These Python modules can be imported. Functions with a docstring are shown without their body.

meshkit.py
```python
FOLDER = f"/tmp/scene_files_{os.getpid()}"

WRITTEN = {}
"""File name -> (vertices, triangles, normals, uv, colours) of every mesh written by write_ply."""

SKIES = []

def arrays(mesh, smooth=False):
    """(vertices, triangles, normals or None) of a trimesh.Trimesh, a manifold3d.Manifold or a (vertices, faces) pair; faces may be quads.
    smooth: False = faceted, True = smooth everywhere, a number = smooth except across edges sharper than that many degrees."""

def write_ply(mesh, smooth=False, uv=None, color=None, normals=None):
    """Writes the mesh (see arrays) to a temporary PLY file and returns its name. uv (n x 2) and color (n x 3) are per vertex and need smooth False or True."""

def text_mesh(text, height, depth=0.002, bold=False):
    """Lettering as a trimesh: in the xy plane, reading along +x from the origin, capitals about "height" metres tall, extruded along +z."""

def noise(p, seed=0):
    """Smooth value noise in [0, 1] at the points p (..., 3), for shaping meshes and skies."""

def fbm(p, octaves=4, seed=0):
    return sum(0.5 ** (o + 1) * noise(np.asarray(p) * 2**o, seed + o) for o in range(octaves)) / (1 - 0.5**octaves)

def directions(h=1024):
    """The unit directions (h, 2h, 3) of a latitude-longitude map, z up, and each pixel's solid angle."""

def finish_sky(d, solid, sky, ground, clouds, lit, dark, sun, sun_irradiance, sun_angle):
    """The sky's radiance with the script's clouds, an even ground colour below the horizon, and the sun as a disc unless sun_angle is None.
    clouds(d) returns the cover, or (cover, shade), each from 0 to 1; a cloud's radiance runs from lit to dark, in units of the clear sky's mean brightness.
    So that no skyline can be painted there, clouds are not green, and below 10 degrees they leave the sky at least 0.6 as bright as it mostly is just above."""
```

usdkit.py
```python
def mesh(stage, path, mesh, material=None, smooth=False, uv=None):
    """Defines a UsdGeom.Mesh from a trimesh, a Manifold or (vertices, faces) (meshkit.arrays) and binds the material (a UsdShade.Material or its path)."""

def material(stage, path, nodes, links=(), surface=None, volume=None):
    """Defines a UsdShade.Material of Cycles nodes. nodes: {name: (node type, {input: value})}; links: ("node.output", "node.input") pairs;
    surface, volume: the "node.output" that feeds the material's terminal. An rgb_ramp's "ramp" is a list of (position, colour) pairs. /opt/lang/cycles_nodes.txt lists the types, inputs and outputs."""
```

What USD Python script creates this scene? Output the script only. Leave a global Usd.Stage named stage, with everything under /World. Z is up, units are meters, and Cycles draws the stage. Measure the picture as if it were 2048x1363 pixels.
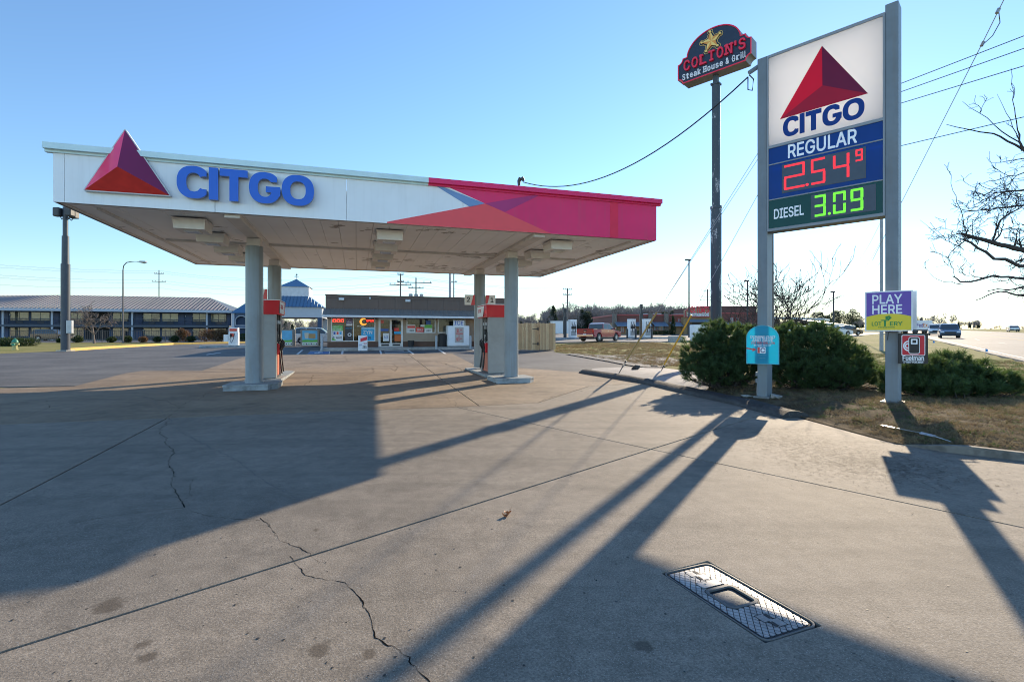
import math, random
import numpy as np, trimesh, usdkit, meshkit
import shapely.geometry as sg
from shapely import affinity
from shapely.ops import unary_union, split as shp_split
from scipy.spatial import Delaunay
from pxr import Usd, UsdGeom, UsdLux, UsdShade, Gf, Sdf, Vt

stage = Usd.Stage.CreateInMemory()
UsdGeom.SetStageUpAxis(stage, 'Z'); UsdGeom.SetStageMetersPerUnit(stage, 1.0)
UsdGeom.Xform.Define(stage, '/World')
stage.SetDefaultPrim(stage.GetPrimAtPath('/World'))
UsdGeom.Scope.Define(stage, '/World/Looks')

# ------------------------------------------------------------------ camera, sky, sun, exposure
CAM_Z, FOC, U0, HORIZON = 1.6, 1000.0, 1024.0, 670.0
cam = UsdGeom.Camera.Define(stage, '/World/camera')
cam.CreateHorizontalApertureAttr(36.0); cam.CreateVerticalApertureAttr(36.0*681/1024)
cam.CreateFocalLengthAttr(36.0*FOC/2048); cam.CreateVerticalApertureOffsetAttr(-36.0*11.5/2048)
cam.CreateClippingRangeAttr(Gf.Vec2f(0.1, 5000)); cam.CreateExposureAttr(1.06)
cam.AddTranslateOp().Set(Gf.Vec3d(0, 0, CAM_Z)); cam.AddRotateXOp().Set(90.0)

SUN_AZ, SUN_EL = math.radians(32.7), math.radians(22.5)
HAZE = 0.0
SKY_STRENGTH, SUN_INTENSITY = 0.112, 0.98
dome = UsdLux.DomeLight.Define(stage, '/World/sky')
skym = usdkit.material(stage, '/World/Looks/sky', {
    'sky': ('sky_texture', {'sky_type': 'single_scattering', 'sun_disc': False, 'sun_elevation': SUN_EL, 'sun_rotation': SUN_AZ,
                            'altitude': 100.0, 'air_density': 1.3, 'aerosol_density': 0.05, 'ozone_density': 5.5}),
    'bg': ('background_shader', {'strength': SKY_STRENGTH})}, [('sky.color', 'bg.color')], surface='bg.background')
UsdShade.MaterialBindingAPI.Apply(dome.GetPrim()).Bind(skym)
dome.GetPrim().SetCustomDataByKey('kind', 'structure')
sun = UsdLux.DistantLight.Define(stage, '/World/sun')
sun.CreateIntensityAttr(SUN_INTENSITY); sun.CreateAngleAttr(0.5); sun.CreateNormalizeAttr(True); sun.CreateColorAttr(Gf.Vec3f(1.0, 0.82, 0.59))
# light shines along -z: rotate +z onto the direction towards the sun
sun.AddRotateZOp().Set(math.degrees(-SUN_AZ)); sun.AddRotateXOp().Set(-(90-math.degrees(SUN_EL)))

# ------------------------------------------------------------------ scene helpers
used = {}
def numbered(parent, name):
    k = (parent, name); n = used.get(k, -1)+1; used[k] = n
    return name if n == 0 else f'{name}_{n:03d}'
def ppath(parent): return '/World' if parent is None else (parent if isinstance(parent, str) else str(parent.GetPath()))
def tag(p, label=None, cat=None, group=None, kind=None):
    for k, v in (('label', label), ('category', cat), ('group', group), ('kind', kind)):
        if v: p.SetCustomDataByKey(k, v)
    return p
def thing(name, label, cat, loc=(0, 0, 0), rotz=0.0, group=None, kind=None):
    x = UsdGeom.Xform.Define(stage, '/World/'+numbered('/World', name))
    x.AddTranslateOp().Set(Gf.Vec3d(*map(float, loc))); x.AddRotateZOp().Set(float(math.degrees(rotz)))
    return tag(x.GetPrim(), label, cat, group, kind)
def obj(name, mesh, mat, parent=None, smooth=False, label=None):
    if isinstance(mesh, MB): mesh = mesh.mesh()
    par = ppath(parent)
    p = usdkit.mesh(stage, par+'/'+numbered(par, name), mesh, mat, smooth=smooth).GetPrim()
    if label: p.SetCustomDataByKey('label', label)
    return p
def dup(root, loc, rotz, label=None, group=None, scale=None):
    nm = root.GetName()
    if nm[-4:-3] == '_' and nm[-3:].isdigit(): nm = nm[:-4]
    x = UsdGeom.Xform.Define(stage, '/World/'+numbered('/World', nm)); p = x.GetPrim()
    x.AddTranslateOp().Set(Gf.Vec3d(*map(float, loc))); x.AddRotateZOp().Set(float(math.degrees(rotz)))
    order = [o.GetOpName() for o in x.GetOrderedXformOps()]
    if scale: x.AddScaleOp().Set(Gf.Vec3f(*map(float, scale)))
    p.GetReferences().AddInternalReference(root.GetPath()); p.SetInstanceable(True)
    was = root.GetCustomData()
    return tag(p, label or was.get('label'), was.get('category'), group or was.get('group'))

class MB:
    """collects simple shapes into one mesh"""
    def __init__(s): s.v, s.f, s.n = [], [], 0
    def add(s, v, f=None):
        if f is None: v, f = np.array(v.vertices), np.array(v.faces)
        v = np.asarray(v, float); f = np.asarray(f, int)
        if f.shape[1] == 4: f = np.vstack([f[:, [0, 1, 2]], f[:, [0, 2, 3]]])
        s.v.append(v); s.f.append(f+s.n); s.n += len(v); return s
    def box(s, x0, x1, y0, y1, z0, z1, ch=0.0):
        if x1 < x0: x0, x1 = x1, x0
        if y1 < y0: y0, y1 = y1, y0
        if z1 < z0: z0, z1 = z1, z0
        if ch > 0:
            ch = min(ch, .45*min(x1-x0, y1-y0, z1-z0)); pts = []
            for sx in (0, 1):
                for sy in (0, 1):
                    for sz in (0, 1):
                        X, Y, Z = (x1 if sx else x0), (y1 if sy else y0), (z1 if sz else z0)
                        dx, dy, dz = (-ch if sx else ch), (-ch if sy else ch), (-ch if sz else ch)
                        pts += [(X, Y+dy, Z+dz), (X+dx, Y, Z+dz), (X+dx, Y+dy, Z)]
            h = trimesh.convex.convex_hull(np.array(pts)); return s.add(h)
        v = [(x, y, z) for x in (x0, x1) for y in (y0, y1) for z in (z0, z1)]
        f = [(0, 1, 3, 2), (4, 6, 7, 5), (0, 4, 5, 1), (2, 3, 7, 6), (0, 2, 6, 4), (1, 5, 7, 3)]
        return s.add(v, f)
    def tube(s, pts, r, n=8, cap=True):
        pts = np.asarray(pts, float); m = len(pts)
        r = np.broadcast_to(np.asarray(r, float), (m,))
        t = np.gradient(pts, axis=0); t /= np.maximum(np.linalg.norm(t, axis=1, keepdims=True), 1e-9)
        ref = np.array([0, 0, 1.0]) if abs(t[0][2]) < .9 else np.array([1.0, 0, 0])
        a = np.cross(t, ref); a /= np.maximum(np.linalg.norm(a, axis=1, keepdims=True), 1e-9); b = np.cross(t, a)
        th = np.arange(n)/n*2*np.pi
        v = pts[:, None]+r[:, None, None]*(np.cos(th)[None, :, None]*a[:, None]+np.sin(th)[None, :, None]*b[:, None])
        v = v.reshape(-1, 3); i = np.arange(m-1)[:, None]*n; j = np.arange(n)[None]; k = (j+1) % n
        f = np.stack([i+j, i+n+j, i+n+k, i+k], -1).reshape(-1, 4)
        s.add(v, f)
        if cap:
            c = len(v)
            for e, o in ((0, 0), ((m-1)*n, 1)):
                idx = np.arange(n)+e; vv = np.vstack([v[idx], pts[0 if o == 0 else -1]])
                ff = [(q, (q+1) % n, n) if o == 0 else ((q+1) % n, q, n) for q in range(n)]
                s.add(vv, ff)
        return s
    def poly(s, poly, d, M=None):
        """shapely polygon extruded by d along +z then transformed by 4x4 M"""
        for g in getattr(poly, 'geoms', [poly]):
            if g.is_empty or g.area < 1e-8: continue
            m = trimesh.creation.extrude_polygon(g, d, engine='earcut')
            if M is not None: m.apply_transform(M)
            s.add(m)
        return s
    def quad(s, a, b, c, d): return s.add([a, b, c, d], [(0, 1, 2, 3)])
    def hull(s, pts): return s.add(trimesh.convex.convex_hull(np.asarray(pts, float)))
    def mesh(s): return (np.vstack(s.v), np.vstack(s.f))
    def xf(s, M):
        s.v = [trimesh.transform_points(v, M) for v in s.v]; return s

def XZ(y=0.0, x=0.0, z=0.0):
    """takes flat shapes (x, y, +depth) to an upright plane: x->x, y->z, depth-> -y"""
    return np.array([[1, 0, 0, x], [0, 0, -1, y], [0, 1, 0, z], [0, 0, 0, 1.0]])
def YZp(x=0.0):   # faces +x : shape x -> y, shape y -> z, depth -> +x
    return np.array([[0, 0, 1, x], [1, 0, 0, 0], [0, 1, 0, 0], [0, 0, 0, 1.0]])
def YZm(x=0.0):   # faces -x : shape x -> -y, depth -> -x
    return np.array([[0, 0, -1, x], [-1, 0, 0, 0], [0, 1, 0, 0], [0, 0, 0, 1.0]])
_txt = {}
def text(t, h, bold=True, depth=.004, w=None, align='c', M=None, x=0, z=0, shear=0.0):
    """upright or flat lettering; centred at x, baseline at z in the flat plane, then moved by M"""
    key = (t, bold)
    if key not in _txt: _txt[key] = meshkit.text_mesh(t, 1.0, 1.0, bold)
    m = _txt[key].copy(); b = m.bounds
    m.apply_translation([-b[0][0], 0, 0]); wid = (b[1][0]-b[0][0])*h
    sx = h if w is None else h*w/wid
    wid = wid if w is None else w
    m.apply_scale([sx, h, depth])
    if shear: m.vertices[:, 0] += shear*m.vertices[:, 1]
    m.apply_translation([x-(wid/2 if align == 'c' else 0), z, 0])
    if M is not None: m.apply_transform(M)
    return m
def rrect(x0, x1, y0, y1, r): return sg.box(x0+r, y0+r, x1-r, y1-r).buffer(r, quad_segs=4)

# ------------------------------------------------------------------ materials
_m = {}
def mat(name, col, rough=.6, metal=0.0, var=.12, scale=3.0, bump=0.0, bscale=60.0, spec=.5, dirt=0.0, dirtcol=(.05, .045, .04), coat=0.0, emit=0.0, dscale=1.3, streak=0.0):
    if name in _m: return _m[name]
    n = {'g': ('geometry', {}), 'n': ('noise_texture', {'scale': scale, 'detail': 5.0, 'roughness': .6}),
         'r': ('rgb_ramp', {'ramp': [(.25, tuple(c*(1-var) for c in col)), (.75, tuple(min(1, c*(1+var)) for c in col))]}),
         'p': ('principled_bsdf', {'roughness': rough, 'metallic': metal, 'specular_ior_level': spec, 'coat_weight': coat})}
    l = [('g.position', 'n.vector'), ('n.fac', 'r.fac')]
    out = 'r.color'
    if dirt > 0:
        n['dn'] = ('noise_texture', {'scale': dscale, 'detail': 8.0, 'roughness': .7, 'distortion': .3})
        n['dr'] = ('map_range', {'from_min': .48, 'from_max': .72, 'to_min': 0.0, 'to_max': dirt, 'clamp': True})
        n['dm'] = ('mix', {'color2': dirtcol})
        l += [('g.position', 'dn.vector'), ('dn.fac', 'dr.value'), ('dr.result', 'dm.fac'), (out, 'dm.color1')]; out = 'dm.color'
    if streak > 0:
        n['sm'] = ('mapping', {'scale': (7.0, 7.0, .45)}); n['sn'] = ('noise_texture', {'scale': 1.3, 'detail': 6.0, 'roughness': .65}); n['sr'] = ('map_range', {'from_min': .5, 'from_max': .74, 'to_min': 0.0, 'to_max': streak, 'clamp': True}); n['sx'] = ('mix', {'color2': (.16, .14, .12)})
        l += [('g.position', 'sm.vector'), ('sm.vector', 'sn.vector'), ('sn.fac', 'sr.value'), ('sr.result', 'sx.fac'), (out, 'sx.color1')]; out = 'sx.color'
    l.append((out, 'p.base_color'))
    if emit:
        n['p'][1]['emission_strength'] = emit; l.append((out, 'p.emission_color'))
    if bump > 0:
        n['bn'] = ('noise_texture', {'scale': bscale, 'detail': 4.0}); n['b'] = ('bump', {'strength': bump, 'distance': .01})
        l += [('g.position', 'bn.vector'), ('bn.fac', 'b.height'), ('b.normal', 'p.normal')]
    _m[name] = usdkit.material(stage, '/World/Looks/'+name, n, l, surface='p.BSDF')
    return _m[name]
def flat(name, col, rough=.5, **k): return mat(name, col, rough, var=k.pop('var', .05), **k)
def emit(name, col, s):
    if name not in _m:
        _m[name] = usdkit.material(stage, '/World/Looks/'+name, {'e': ('emission', {'color': col, 'strength': s})}, [], surface='e.emission')
    return _m[name]
def pane_glass(name, tint=(.75, .8, .8), rough=.02):
    if name not in _m:
        _m[name] = usdkit.material(stage, '/World/Looks/'+name, {'f': ('fresnel', {'IOR': 1.5}), 't': ('transparent_bsdf', {'color': tint}),
            'g': ('glossy_bsdf', {'color': (.9, .9, .9), 'roughness': rough}), 'm': ('mix_closure', {})},
            [('f.fac', 'm.fac'), ('t.BSDF', 'm.closure1'), ('g.BSDF', 'm.closure2')], surface='m.closure')
    return _m[name]
def translucent(name, col, mix=.5, rough=.4, var=.05, tcol=None):
    if name not in _m:
        n = {'g': ('geometry', {}), 'n': ('noise_texture', {'scale': 1.7, 'detail': 6.0, 'roughness': .6}),
             'r': ('rgb_ramp', {'ramp': [(.3, tuple(c*(1-var) for c in col)), (.7, tuple(min(1, c*(1+var)) for c in col))]}),
             'p': ('principled_bsdf', {'roughness': rough}), 't': ('translucent_bsdf', {'color': tcol or col}), 'm': ('mix_closure', {'fac': mix})}
        _m[name] = usdkit.material(stage, '/World/Looks/'+name, n, [('g.position', 'n.vector'), ('n.fac', 'r.fac'), ('r.color', 'p.base_color'), ('p.BSDF', 'm.closure1'), ('t.BSDF', 'm.closure2')], surface='m.closure')
    return _m[name]

def ground_mat(name, cols, scales=(0.35, 6.0, 90.0), speck=.5, speckcol=(.5, .48, .45), stain=.5, staincol=(.05, .047, .043), rough=.8, bump=.5, bdist=.006, pits=.5, stainscale=.55, spots=()):
    """paving: broad tone, mid mottling, fine aggregate, light specks, dark pits, blotchy stains"""
    n = {'g': ('geometry', {}),
         'n1': ('noise_texture', {'scale': scales[0], 'detail': 6.0, 'roughness': .62}), 'n2': ('noise_texture', {'scale': scales[1], 'detail': 6.0, 'roughness': .7}),
         'n3': ('noise_texture', {'scale': scales[2], 'detail': 3.0, 'roughness': .7}),
         'r1': ('rgb_ramp', {'ramp': [(.3, cols[0]), (.5, cols[1]), (.72, cols[2])]}),
         'r2': ('map_range', {'from_min': .3, 'from_max': .7, 'to_min': .80, 'to_max': 1.18, 'clamp': True}),
         'r3': ('map_range', {'from_min': .3, 'from_max': .7, 'to_min': .58, 'to_max': 1.42, 'clamp': True}),
         'mm': ('math', {'math_type': 'multiply'}), 'm1': ('vector_math', {'math_type': 'scale'}),
         'v': ('voronoi_texture', {'scale': 150.0, 'randomness': 1.0}), 'vs': ('separate_color', {}),
         'sp': ('math', {'math_type': 'greater_than', 'value2': 1-.1*speck}), 'sd': ('math', {'math_type': 'less_than', 'value2': .36}), 'sm': ('math', {'math_type': 'multiply'}), 'smx': ('mix', {'color2': speckcol}),
         'pv': ('voronoi_texture', {'scale': 9.0, 'randomness': 1.0}), 'pl': ('math', {'math_type': 'less_than', 'value2': .07}), 'pc': ('separate_color', {}), 'pg': ('math', {'math_type': 'greater_than', 'value2': 1-.45*pits}), 'pm': ('math', {'math_type': 'multiply'}),
         'pmx': ('mix', {'color2': (.02, .02, .02)}),
         'sn': ('noise_texture', {'scale': stainscale, 'detail': 9.0, 'roughness': .68, 'distortion': .5}), 'sr': ('map_range', {'from_min': .53, 'from_max': .75, 'to_min': 0.0, 'to_max': stain, 'clamp': True}), 'stx': ('mix', {'color2': staincol}),
         'ym': ('mapping', {'rotation': (0, 0, -.30), 'scale': (.16, 1.7, 1.0)}), 'yn': ('noise_texture', {'scale': 1.1, 'detail': 5.0, 'roughness': .6}), 'yr': ('map_range', {'from_min': .50, 'from_max': .72, 'to_min': 0.0, 'to_max': .34, 'clamp': True}), 'yx': ('mix', {'color2': staincol}),
         'bs': ('math', {'math_type': 'add'}), 'b': ('bump', {'strength': bump, 'distance': bdist}),
         'p': ('principled_bsdf', {'roughness': rough, 'specular_ior_level': .3})}
    l = [('g.position', k+'.vector') for k in ('n1', 'n2', 'n3', 'v', 'pv', 'sn')]
    l += [('n1.fac', 'r1.fac'), ('n2.fac', 'r2.value'), ('n3.fac', 'r3.value'), ('r2.result', 'mm.value1'), ('r3.result', 'mm.value2'), ('r1.color', 'm1.vector1'), ('mm.value', 'm1.scale'),
          ('v.color', 'vs.color'), ('vs.r', 'sp.value1'), ('v.distance', 'sd.value1'), ('sp.value', 'sm.value1'), ('sd.value', 'sm.value2'), ('sm.value', 'smx.fac'), ('m1.vector', 'smx.color1'),
          ('sn.fac', 'sr.value'), ('sr.result', 'stx.fac'), ('smx.color', 'yx.color1'), ('g.position', 'ym.vector'), ('ym.vector', 'yn.vector'), ('yn.fac', 'yr.value'), ('yr.result', 'yx.fac'), ('yx.color', 'stx.color1'),
          ('pv.distance', 'pl.value1'), ('pv.color', 'pc.color'), ('pc.r', 'pg.value1'), ('pl.value', 'pm.value1'), ('pg.value', 'pm.value2'), ('pm.value', 'pmx.fac'), ('stx.color', 'pmx.color1'),
          ('pmx.color', 'p.base_color'), ('n3.fac', 'bs.value1'), ('n2.fac', 'bs.value2'), ('bs.value', 'b.height'), ('b.normal', 'p.normal')]
    for k, (x, y, r) in enumerate(spots):
        n[f'o{k}'] = ('vector_math', {'math_type': 'distance', 'vector2': (x, y, 0.0)}); n[f'oa{k}'] = ('math', {'math_type': 'multiply_add', 'value2': r*3.2}); n[f'or{k}'] = ('map_range', {'from_min': r*2.2, 'from_max': r*2.75, 'to_min': .7, 'to_max': 0.0, 'clamp': True}); n[f'om{k}'] = ('mix', {'color2': (.075, .058, .042)})
        prev = 'pmx.color' if k == 0 else f'om{k-1}.color'
        l += [('fl.vector', f'o{k}.vector1'), ('n2.fac', f'oa{k}.value1'), (f'o{k}.value', f'oa{k}.value3'), (f'oa{k}.value', f'or{k}.value'), (f'or{k}.result', f'om{k}.fac'), (prev, f'om{k}.color1')]
    if spots:
        n['fl'] = ('vector_math', {'math_type': 'multiply', 'vector2': (1, 1, 0)}); l.append(('g.position', 'fl.vector1'))
        l = [(f'om{len(spots)-1}.color', b) if (a, b) == ('pmx.color', 'p.base_color') else (a, b) for a, b in l]
    return usdkit.material(stage, '/World/Looks/'+name, n, l, surface='p.BSDF')
def blend_ground(name, a, b, c, scale=.5, fine=14.0, bump=.8):
    n = {'g': ('geometry', {}), 'n1': ('noise_texture', {'scale': scale, 'detail': 7.0, 'roughness': .65}), 'n2': ('noise_texture', {'scale': fine, 'detail': 6.0, 'roughness': .75}),
         'ad': ('math', {'math_type': 'multiply_add', 'value2': .55, 'value3': 0.0}), 'ad2': ('math', {'math_type': 'multiply_add', 'value2': .45}),
         'r': ('rgb_ramp', {'ramp': [(.36, a), (.48, b), (.62, c)]}), 'b': ('bump', {'strength': bump, 'distance': .04}), 'p': ('principled_bsdf', {'roughness': .95, 'specular_ior_level': .1})}
    return usdkit.material(stage, '/World/Looks/'+name, n, [('g.position', 'n1.vector'), ('g.position', 'n2.vector'), ('n1.fac', 'ad.value1'), ('n2.fac', 'ad2.value1'), ('ad.value', 'ad2.value3'), ('ad2.value', 'r.fac'), ('r.color', 'p.base_color'), ('n2.fac', 'b.height'), ('b.normal', 'p.normal')], surface='p.BSDF')

# ------------------------------------------------------------------ the lie of the land
KY = np.array([6.2, 6.65, 7.17, 9.26, 10.96, 12.7, 15.4, 18.8]); KX = np.array([6.4, 5.83, 5.49, 5.33, 5.2, 4.78, 4.25, 2.84])
PY = np.array([-60, 0, 5, 13, 18, 24, 31, 38, 60, 100, 400, 3000.]); PZ = np.array([-.1, 0, .03, .13, .19, .30, .46, .58, .72, .78, .9, 1.0])
def sstep(x, a, b):
    t = np.clip((np.asarray(x, float)-a)/(b-a), 0, 1); return t*t*(3-2*t)
def bed_d(x, y):
    x = np.asarray(x, float); y = np.asarray(y, float)
    d1 = x-np.interp(y, KY, KX); d2 = np.where(x > 5.6, y-(6.75-.6*(np.clip(x, 5.6, 8.5)-5.6)), 9.0)
    return np.where((y > 4) & (y < 19), np.minimum(d1, d2), np.where(y >= 19, np.minimum(x-2.84, 9), -1))
def g(x, y):
    x = np.asarray(x, float); y = np.asarray(y, float)
    z = sum(np.interp(y+o, PY, PZ) for o in (-3, -1.5, 0, 1.5, 3))/5
    z = z-.006*np.clip(x, -12, 12)*sstep(y, 3, 12)*(1-sstep(y, 20, 34))
    z = z+.018*np.clip(y-30, 0, 220)*sstep(x, -2, 9)*(1-.0*y)
    z = z+.15*sstep(bed_d(x, y), .0, 1.3)*(1-sstep(y, 15, 24))+.07*np.exp(-((x-7.6)**2+(y-9.6)**2)/3.0)
    z = z+np.where(x > 6, .12*sstep(x, 6, 16), 0)*(1-sstep(y, 20, 40))*sstep(y, 2, 6)
    return z
def gz(x, y): return float(g(x, y))
def P(u, v, Y): return np.array([(u-U0)/FOC*Y, Y, CAM_Z+(HORIZON-v)/FOC*Y])
_ys = np.geomspace(1.2, 900, 6000)
def Gp(u, v):
    d = CAM_Z+(HORIZON-v)/FOC*_ys-g((u-U0)/FOC*_ys, _ys)
    i = int(np.argmax(d <= 0)) if (d <= 0).any() else len(_ys)-1
    Y = _ys[i]; return np.array([(u-U0)/FOC*Y, Y, gz((u-U0)/FOC*Y, Y)])
def Gx(u, Y, dz=0): x = (u-U0)/FOC*Y; return (x, Y, gz(x, Y)+dz)
class Frame:
    def __init__(s, x, y, z, ang): s.o = np.array([x, y, z], float); s.a = ang; s.ex = np.array([math.cos(ang), math.sin(ang)]); s.ey = np.array([-math.sin(ang), math.cos(ang)])
    def sz(s, u, v, off=0.0):
        o = s.o[:2]+s.ey*off; k = (u-U0)/FOC
        # o + t*ex = (k*Y, Y)
        t = (k*o[1]-o[0])/(s.ex[0]-k*s.ex[1]); Y = o[1]+t*s.ex[1]
        return t, CAM_Z+(HORIZON-v)/FOC*Y-s.o[2]
    def w(s, x, y): p = s.o[:2]+s.ex*x+s.ey*y; return p
    def loc(s): return tuple(s.o)
def sheet(poly, zoff, step=1.0, zf=g, thick=0.0, bstep=None):
    """triangulated sheet that follows the land; thick>0 adds a skirt"""
    V, F, n = [], [], 0
    for pg in getattr(poly, 'geoms', [poly]):
        if pg.is_empty or pg.area < 1e-4: continue
        pg = pg.segmentize(bstep or step)
        rings = [np.array(pg.exterior.coords)[:-1]]+[np.array(i.coords)[:-1] for i in pg.interiors]
        b = np.vstack(rings); x0, y0, x1, y1 = pg.bounds
        xs, ys = np.arange(x0+step/2, x1, step), np.arange(y0+step/2, y1, step)
        if len(xs) and len(ys):
            q = np.stack(np.meshgrid(xs, ys), -1).reshape(-1, 2)
            import shapely
            q = q[shapely.contains_xy(pg.buffer(-step*.3), q[:, 0], q[:, 1])]
            p = np.vstack([b, q])
        else: p = b
        import shapely
        tri = Delaunay(p).simplices; c = p[tri].mean(1)
        tri = tri[shapely.contains_xy(pg, c[:, 0], c[:, 1])]
        a = p[tri]; cr = (a[:, 1, 0]-a[:, 0, 0])*(a[:, 2, 1]-a[:, 0, 1])-(a[:, 1, 1]-a[:, 0, 1])*(a[:, 2, 0]-a[:, 0, 0])
        tri = tri[np.abs(cr) > 1e-9]; cr = cr[np.abs(cr) > 1e-9]; tri[cr < 0] = tri[cr < 0][:, ::-1]
        v = np.column_stack([p, zf(p[:, 0], p[:, 1])+zoff]); V.append(v); F.append(tri+n); n += len(v)
        if thick > 0:
            k = 0
            for r in rings:
                m = len(r); top = v[k:k+m]; bot = top-[0, 0, thick]; i = np.arange(m); j = (i+1) % m
                V.append(np.vstack([top, bot])); F.append(np.vstack([np.stack([n+i, n+m+i, n+m+j], 1), np.stack([n+i, n+m+j, n+j], 1)])); n += 2*m; k += m
    return np.vstack(V), np.vstack(F)
rng = np.random.default_rng(7); random.seed(7)
# ================================================================== the setting
G2 = lambda u, v: tuple(Gp(u, v)[:2])
fc_left = [G2(530, 708), G2(492, 712), G2(403, 741), G2(284, 741), G2(250, 746), G2(147, 772), G2(0, 776)]
kerb_pts = [(8.8, 5.0), (8.2, 5.25), (7.3, 5.7), (6.4, 6.2), (5.83, 6.65), (5.49, 7.17), (5.33, 9.26), (5.2, 10.96), (4.78, 12.7), (4.25, 15.4), (2.84, 18.8)]
forecourt = sg.Polygon([(-42, 14), (-42, -20), (-12, -20)]+kerb_pts+[G2(1035, 735), G2(960, 735), G2(905, 707)]+fc_left)
road_near = [(-12, -20), (8.8, 5.0), (25, 24.5), (46.6, 55.7), (100, 128), (300, 420)]
road_c = sg.LineString(road_near)
road = road_c.buffer(-18.5, single_sided=True, join_style=1)
lane = sg.Polygon([G2(1035, 735), G2(1033, 702), G2(1110, 703), G2(1240, 722), G2(1330, 735), G2(1335, 756), G2(1300, 758), (2.84, 18.8)])
apron = sg.Polygon([(2.84, 18.8), (4.25, 15.4), (4.78, 12.7), G2(1425, 768), G2(1440, 748), G2(1330, 735), G2(1250, 733), G2(1185, 736)])
grass_edge = [G2(0, 706), G2(145, 700), G2(345, 688), G2(500, 685)]
lot = sg.Polygon([(-80, 10), (-80, 24), (-50, 29)]+grass_edge+[(-31, 70), (-6, 66), (3, 52), (3.2, 41), G2(1110, 703), G2(1033, 702), G2(1035, 735), G2(960, 735), (-5, 15), (-42, 10)]).buffer(0)
lot = lot.union(lane).difference(forecourt.buffer(-.01)).difference(apron)
motel_lot = sg.Polygon([(-110, 52), (-38, 64), (-31, 70), (-25, 70), (-20, 110), (-115, 95)])
nlot = sg.Polygon([(-6, 58), (5, 49), (14, 47.5), (18, 52), (30, 58), (46, 68), (80, 105), (60, 128), (-20, 125), (-20, 72)])
bed = sg.Polygon(kerb_pts[1:]+[G2(1440, 750), (8.2, 16), (11, 12.5), (12.3, 9.0), (11, 6.3)]).difference(apron.buffer(.02)).buffer(0)
paved = [forecourt, road, lot, apron, motel_lot, nlot]

conc = ground_mat('concrete', [(.18, .154, .122), (.222, .19, .152), (.268, .23, .186)], speck=1.2, speckcol=(.40, .37, .33), stain=.55, pits=.55, spots=[(*G2(u, v)[:2], r) for u, v, r in ((215, 1210, .085), (285, 1290, .05), (300, 1312, .045), (165, 1108, .045), (150, 1120, .03), (345, 1000, .05), (632, 1060, .03), (735, 1310, .04), (640, 1300, .06), (1290, 1290, .05))])
SPOTS = [(*G2(u, v)[:2], r) for u, v, r in ((215, 1210, .085), (285, 1290, .05), (300, 1312, .045), (632, 1060, .03), (735, 1310, .04), (640, 1300, .06), (1120, 1010, .03), (1290, 1290, .05))]
conc2 = ground_mat('concrete_worn', [(.165, .143, .116), (.205, .177, .143), (.25, .218, .178)], speck=1.2, speckcol=(.40, .37, .33), stain=.5, pits=.6, spots=SPOTS, stainscale=.75)
conc_c = ground_mat('stained_concrete_grey', [(.16, .124, .09), (.23, .18, .13), (.30, .238, .175)], scales=(.4, 5.0, 80.0), speck=.4, stain=.6, pits=.6, staincol=(.055, .045, .036), stainscale=.9)
conc_b = ground_mat('stained_concrete', [(.165, .122, .082), (.24, .182, .125), (.31, .24, .17)], scales=(.3, 5.0, 80.0), speck=.4, stain=.62, pits=.5, staincol=(.06, .045, .035), stainscale=.8)
asph = ground_mat('asphalt', [(.07, .07, .073), (.105, .104, .105), (.15, .148, .145)], speck=.8, speckcol=(.3, .3, .29), stain=.5, staincol=(.035, .035, .037), pits=.2)
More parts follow.
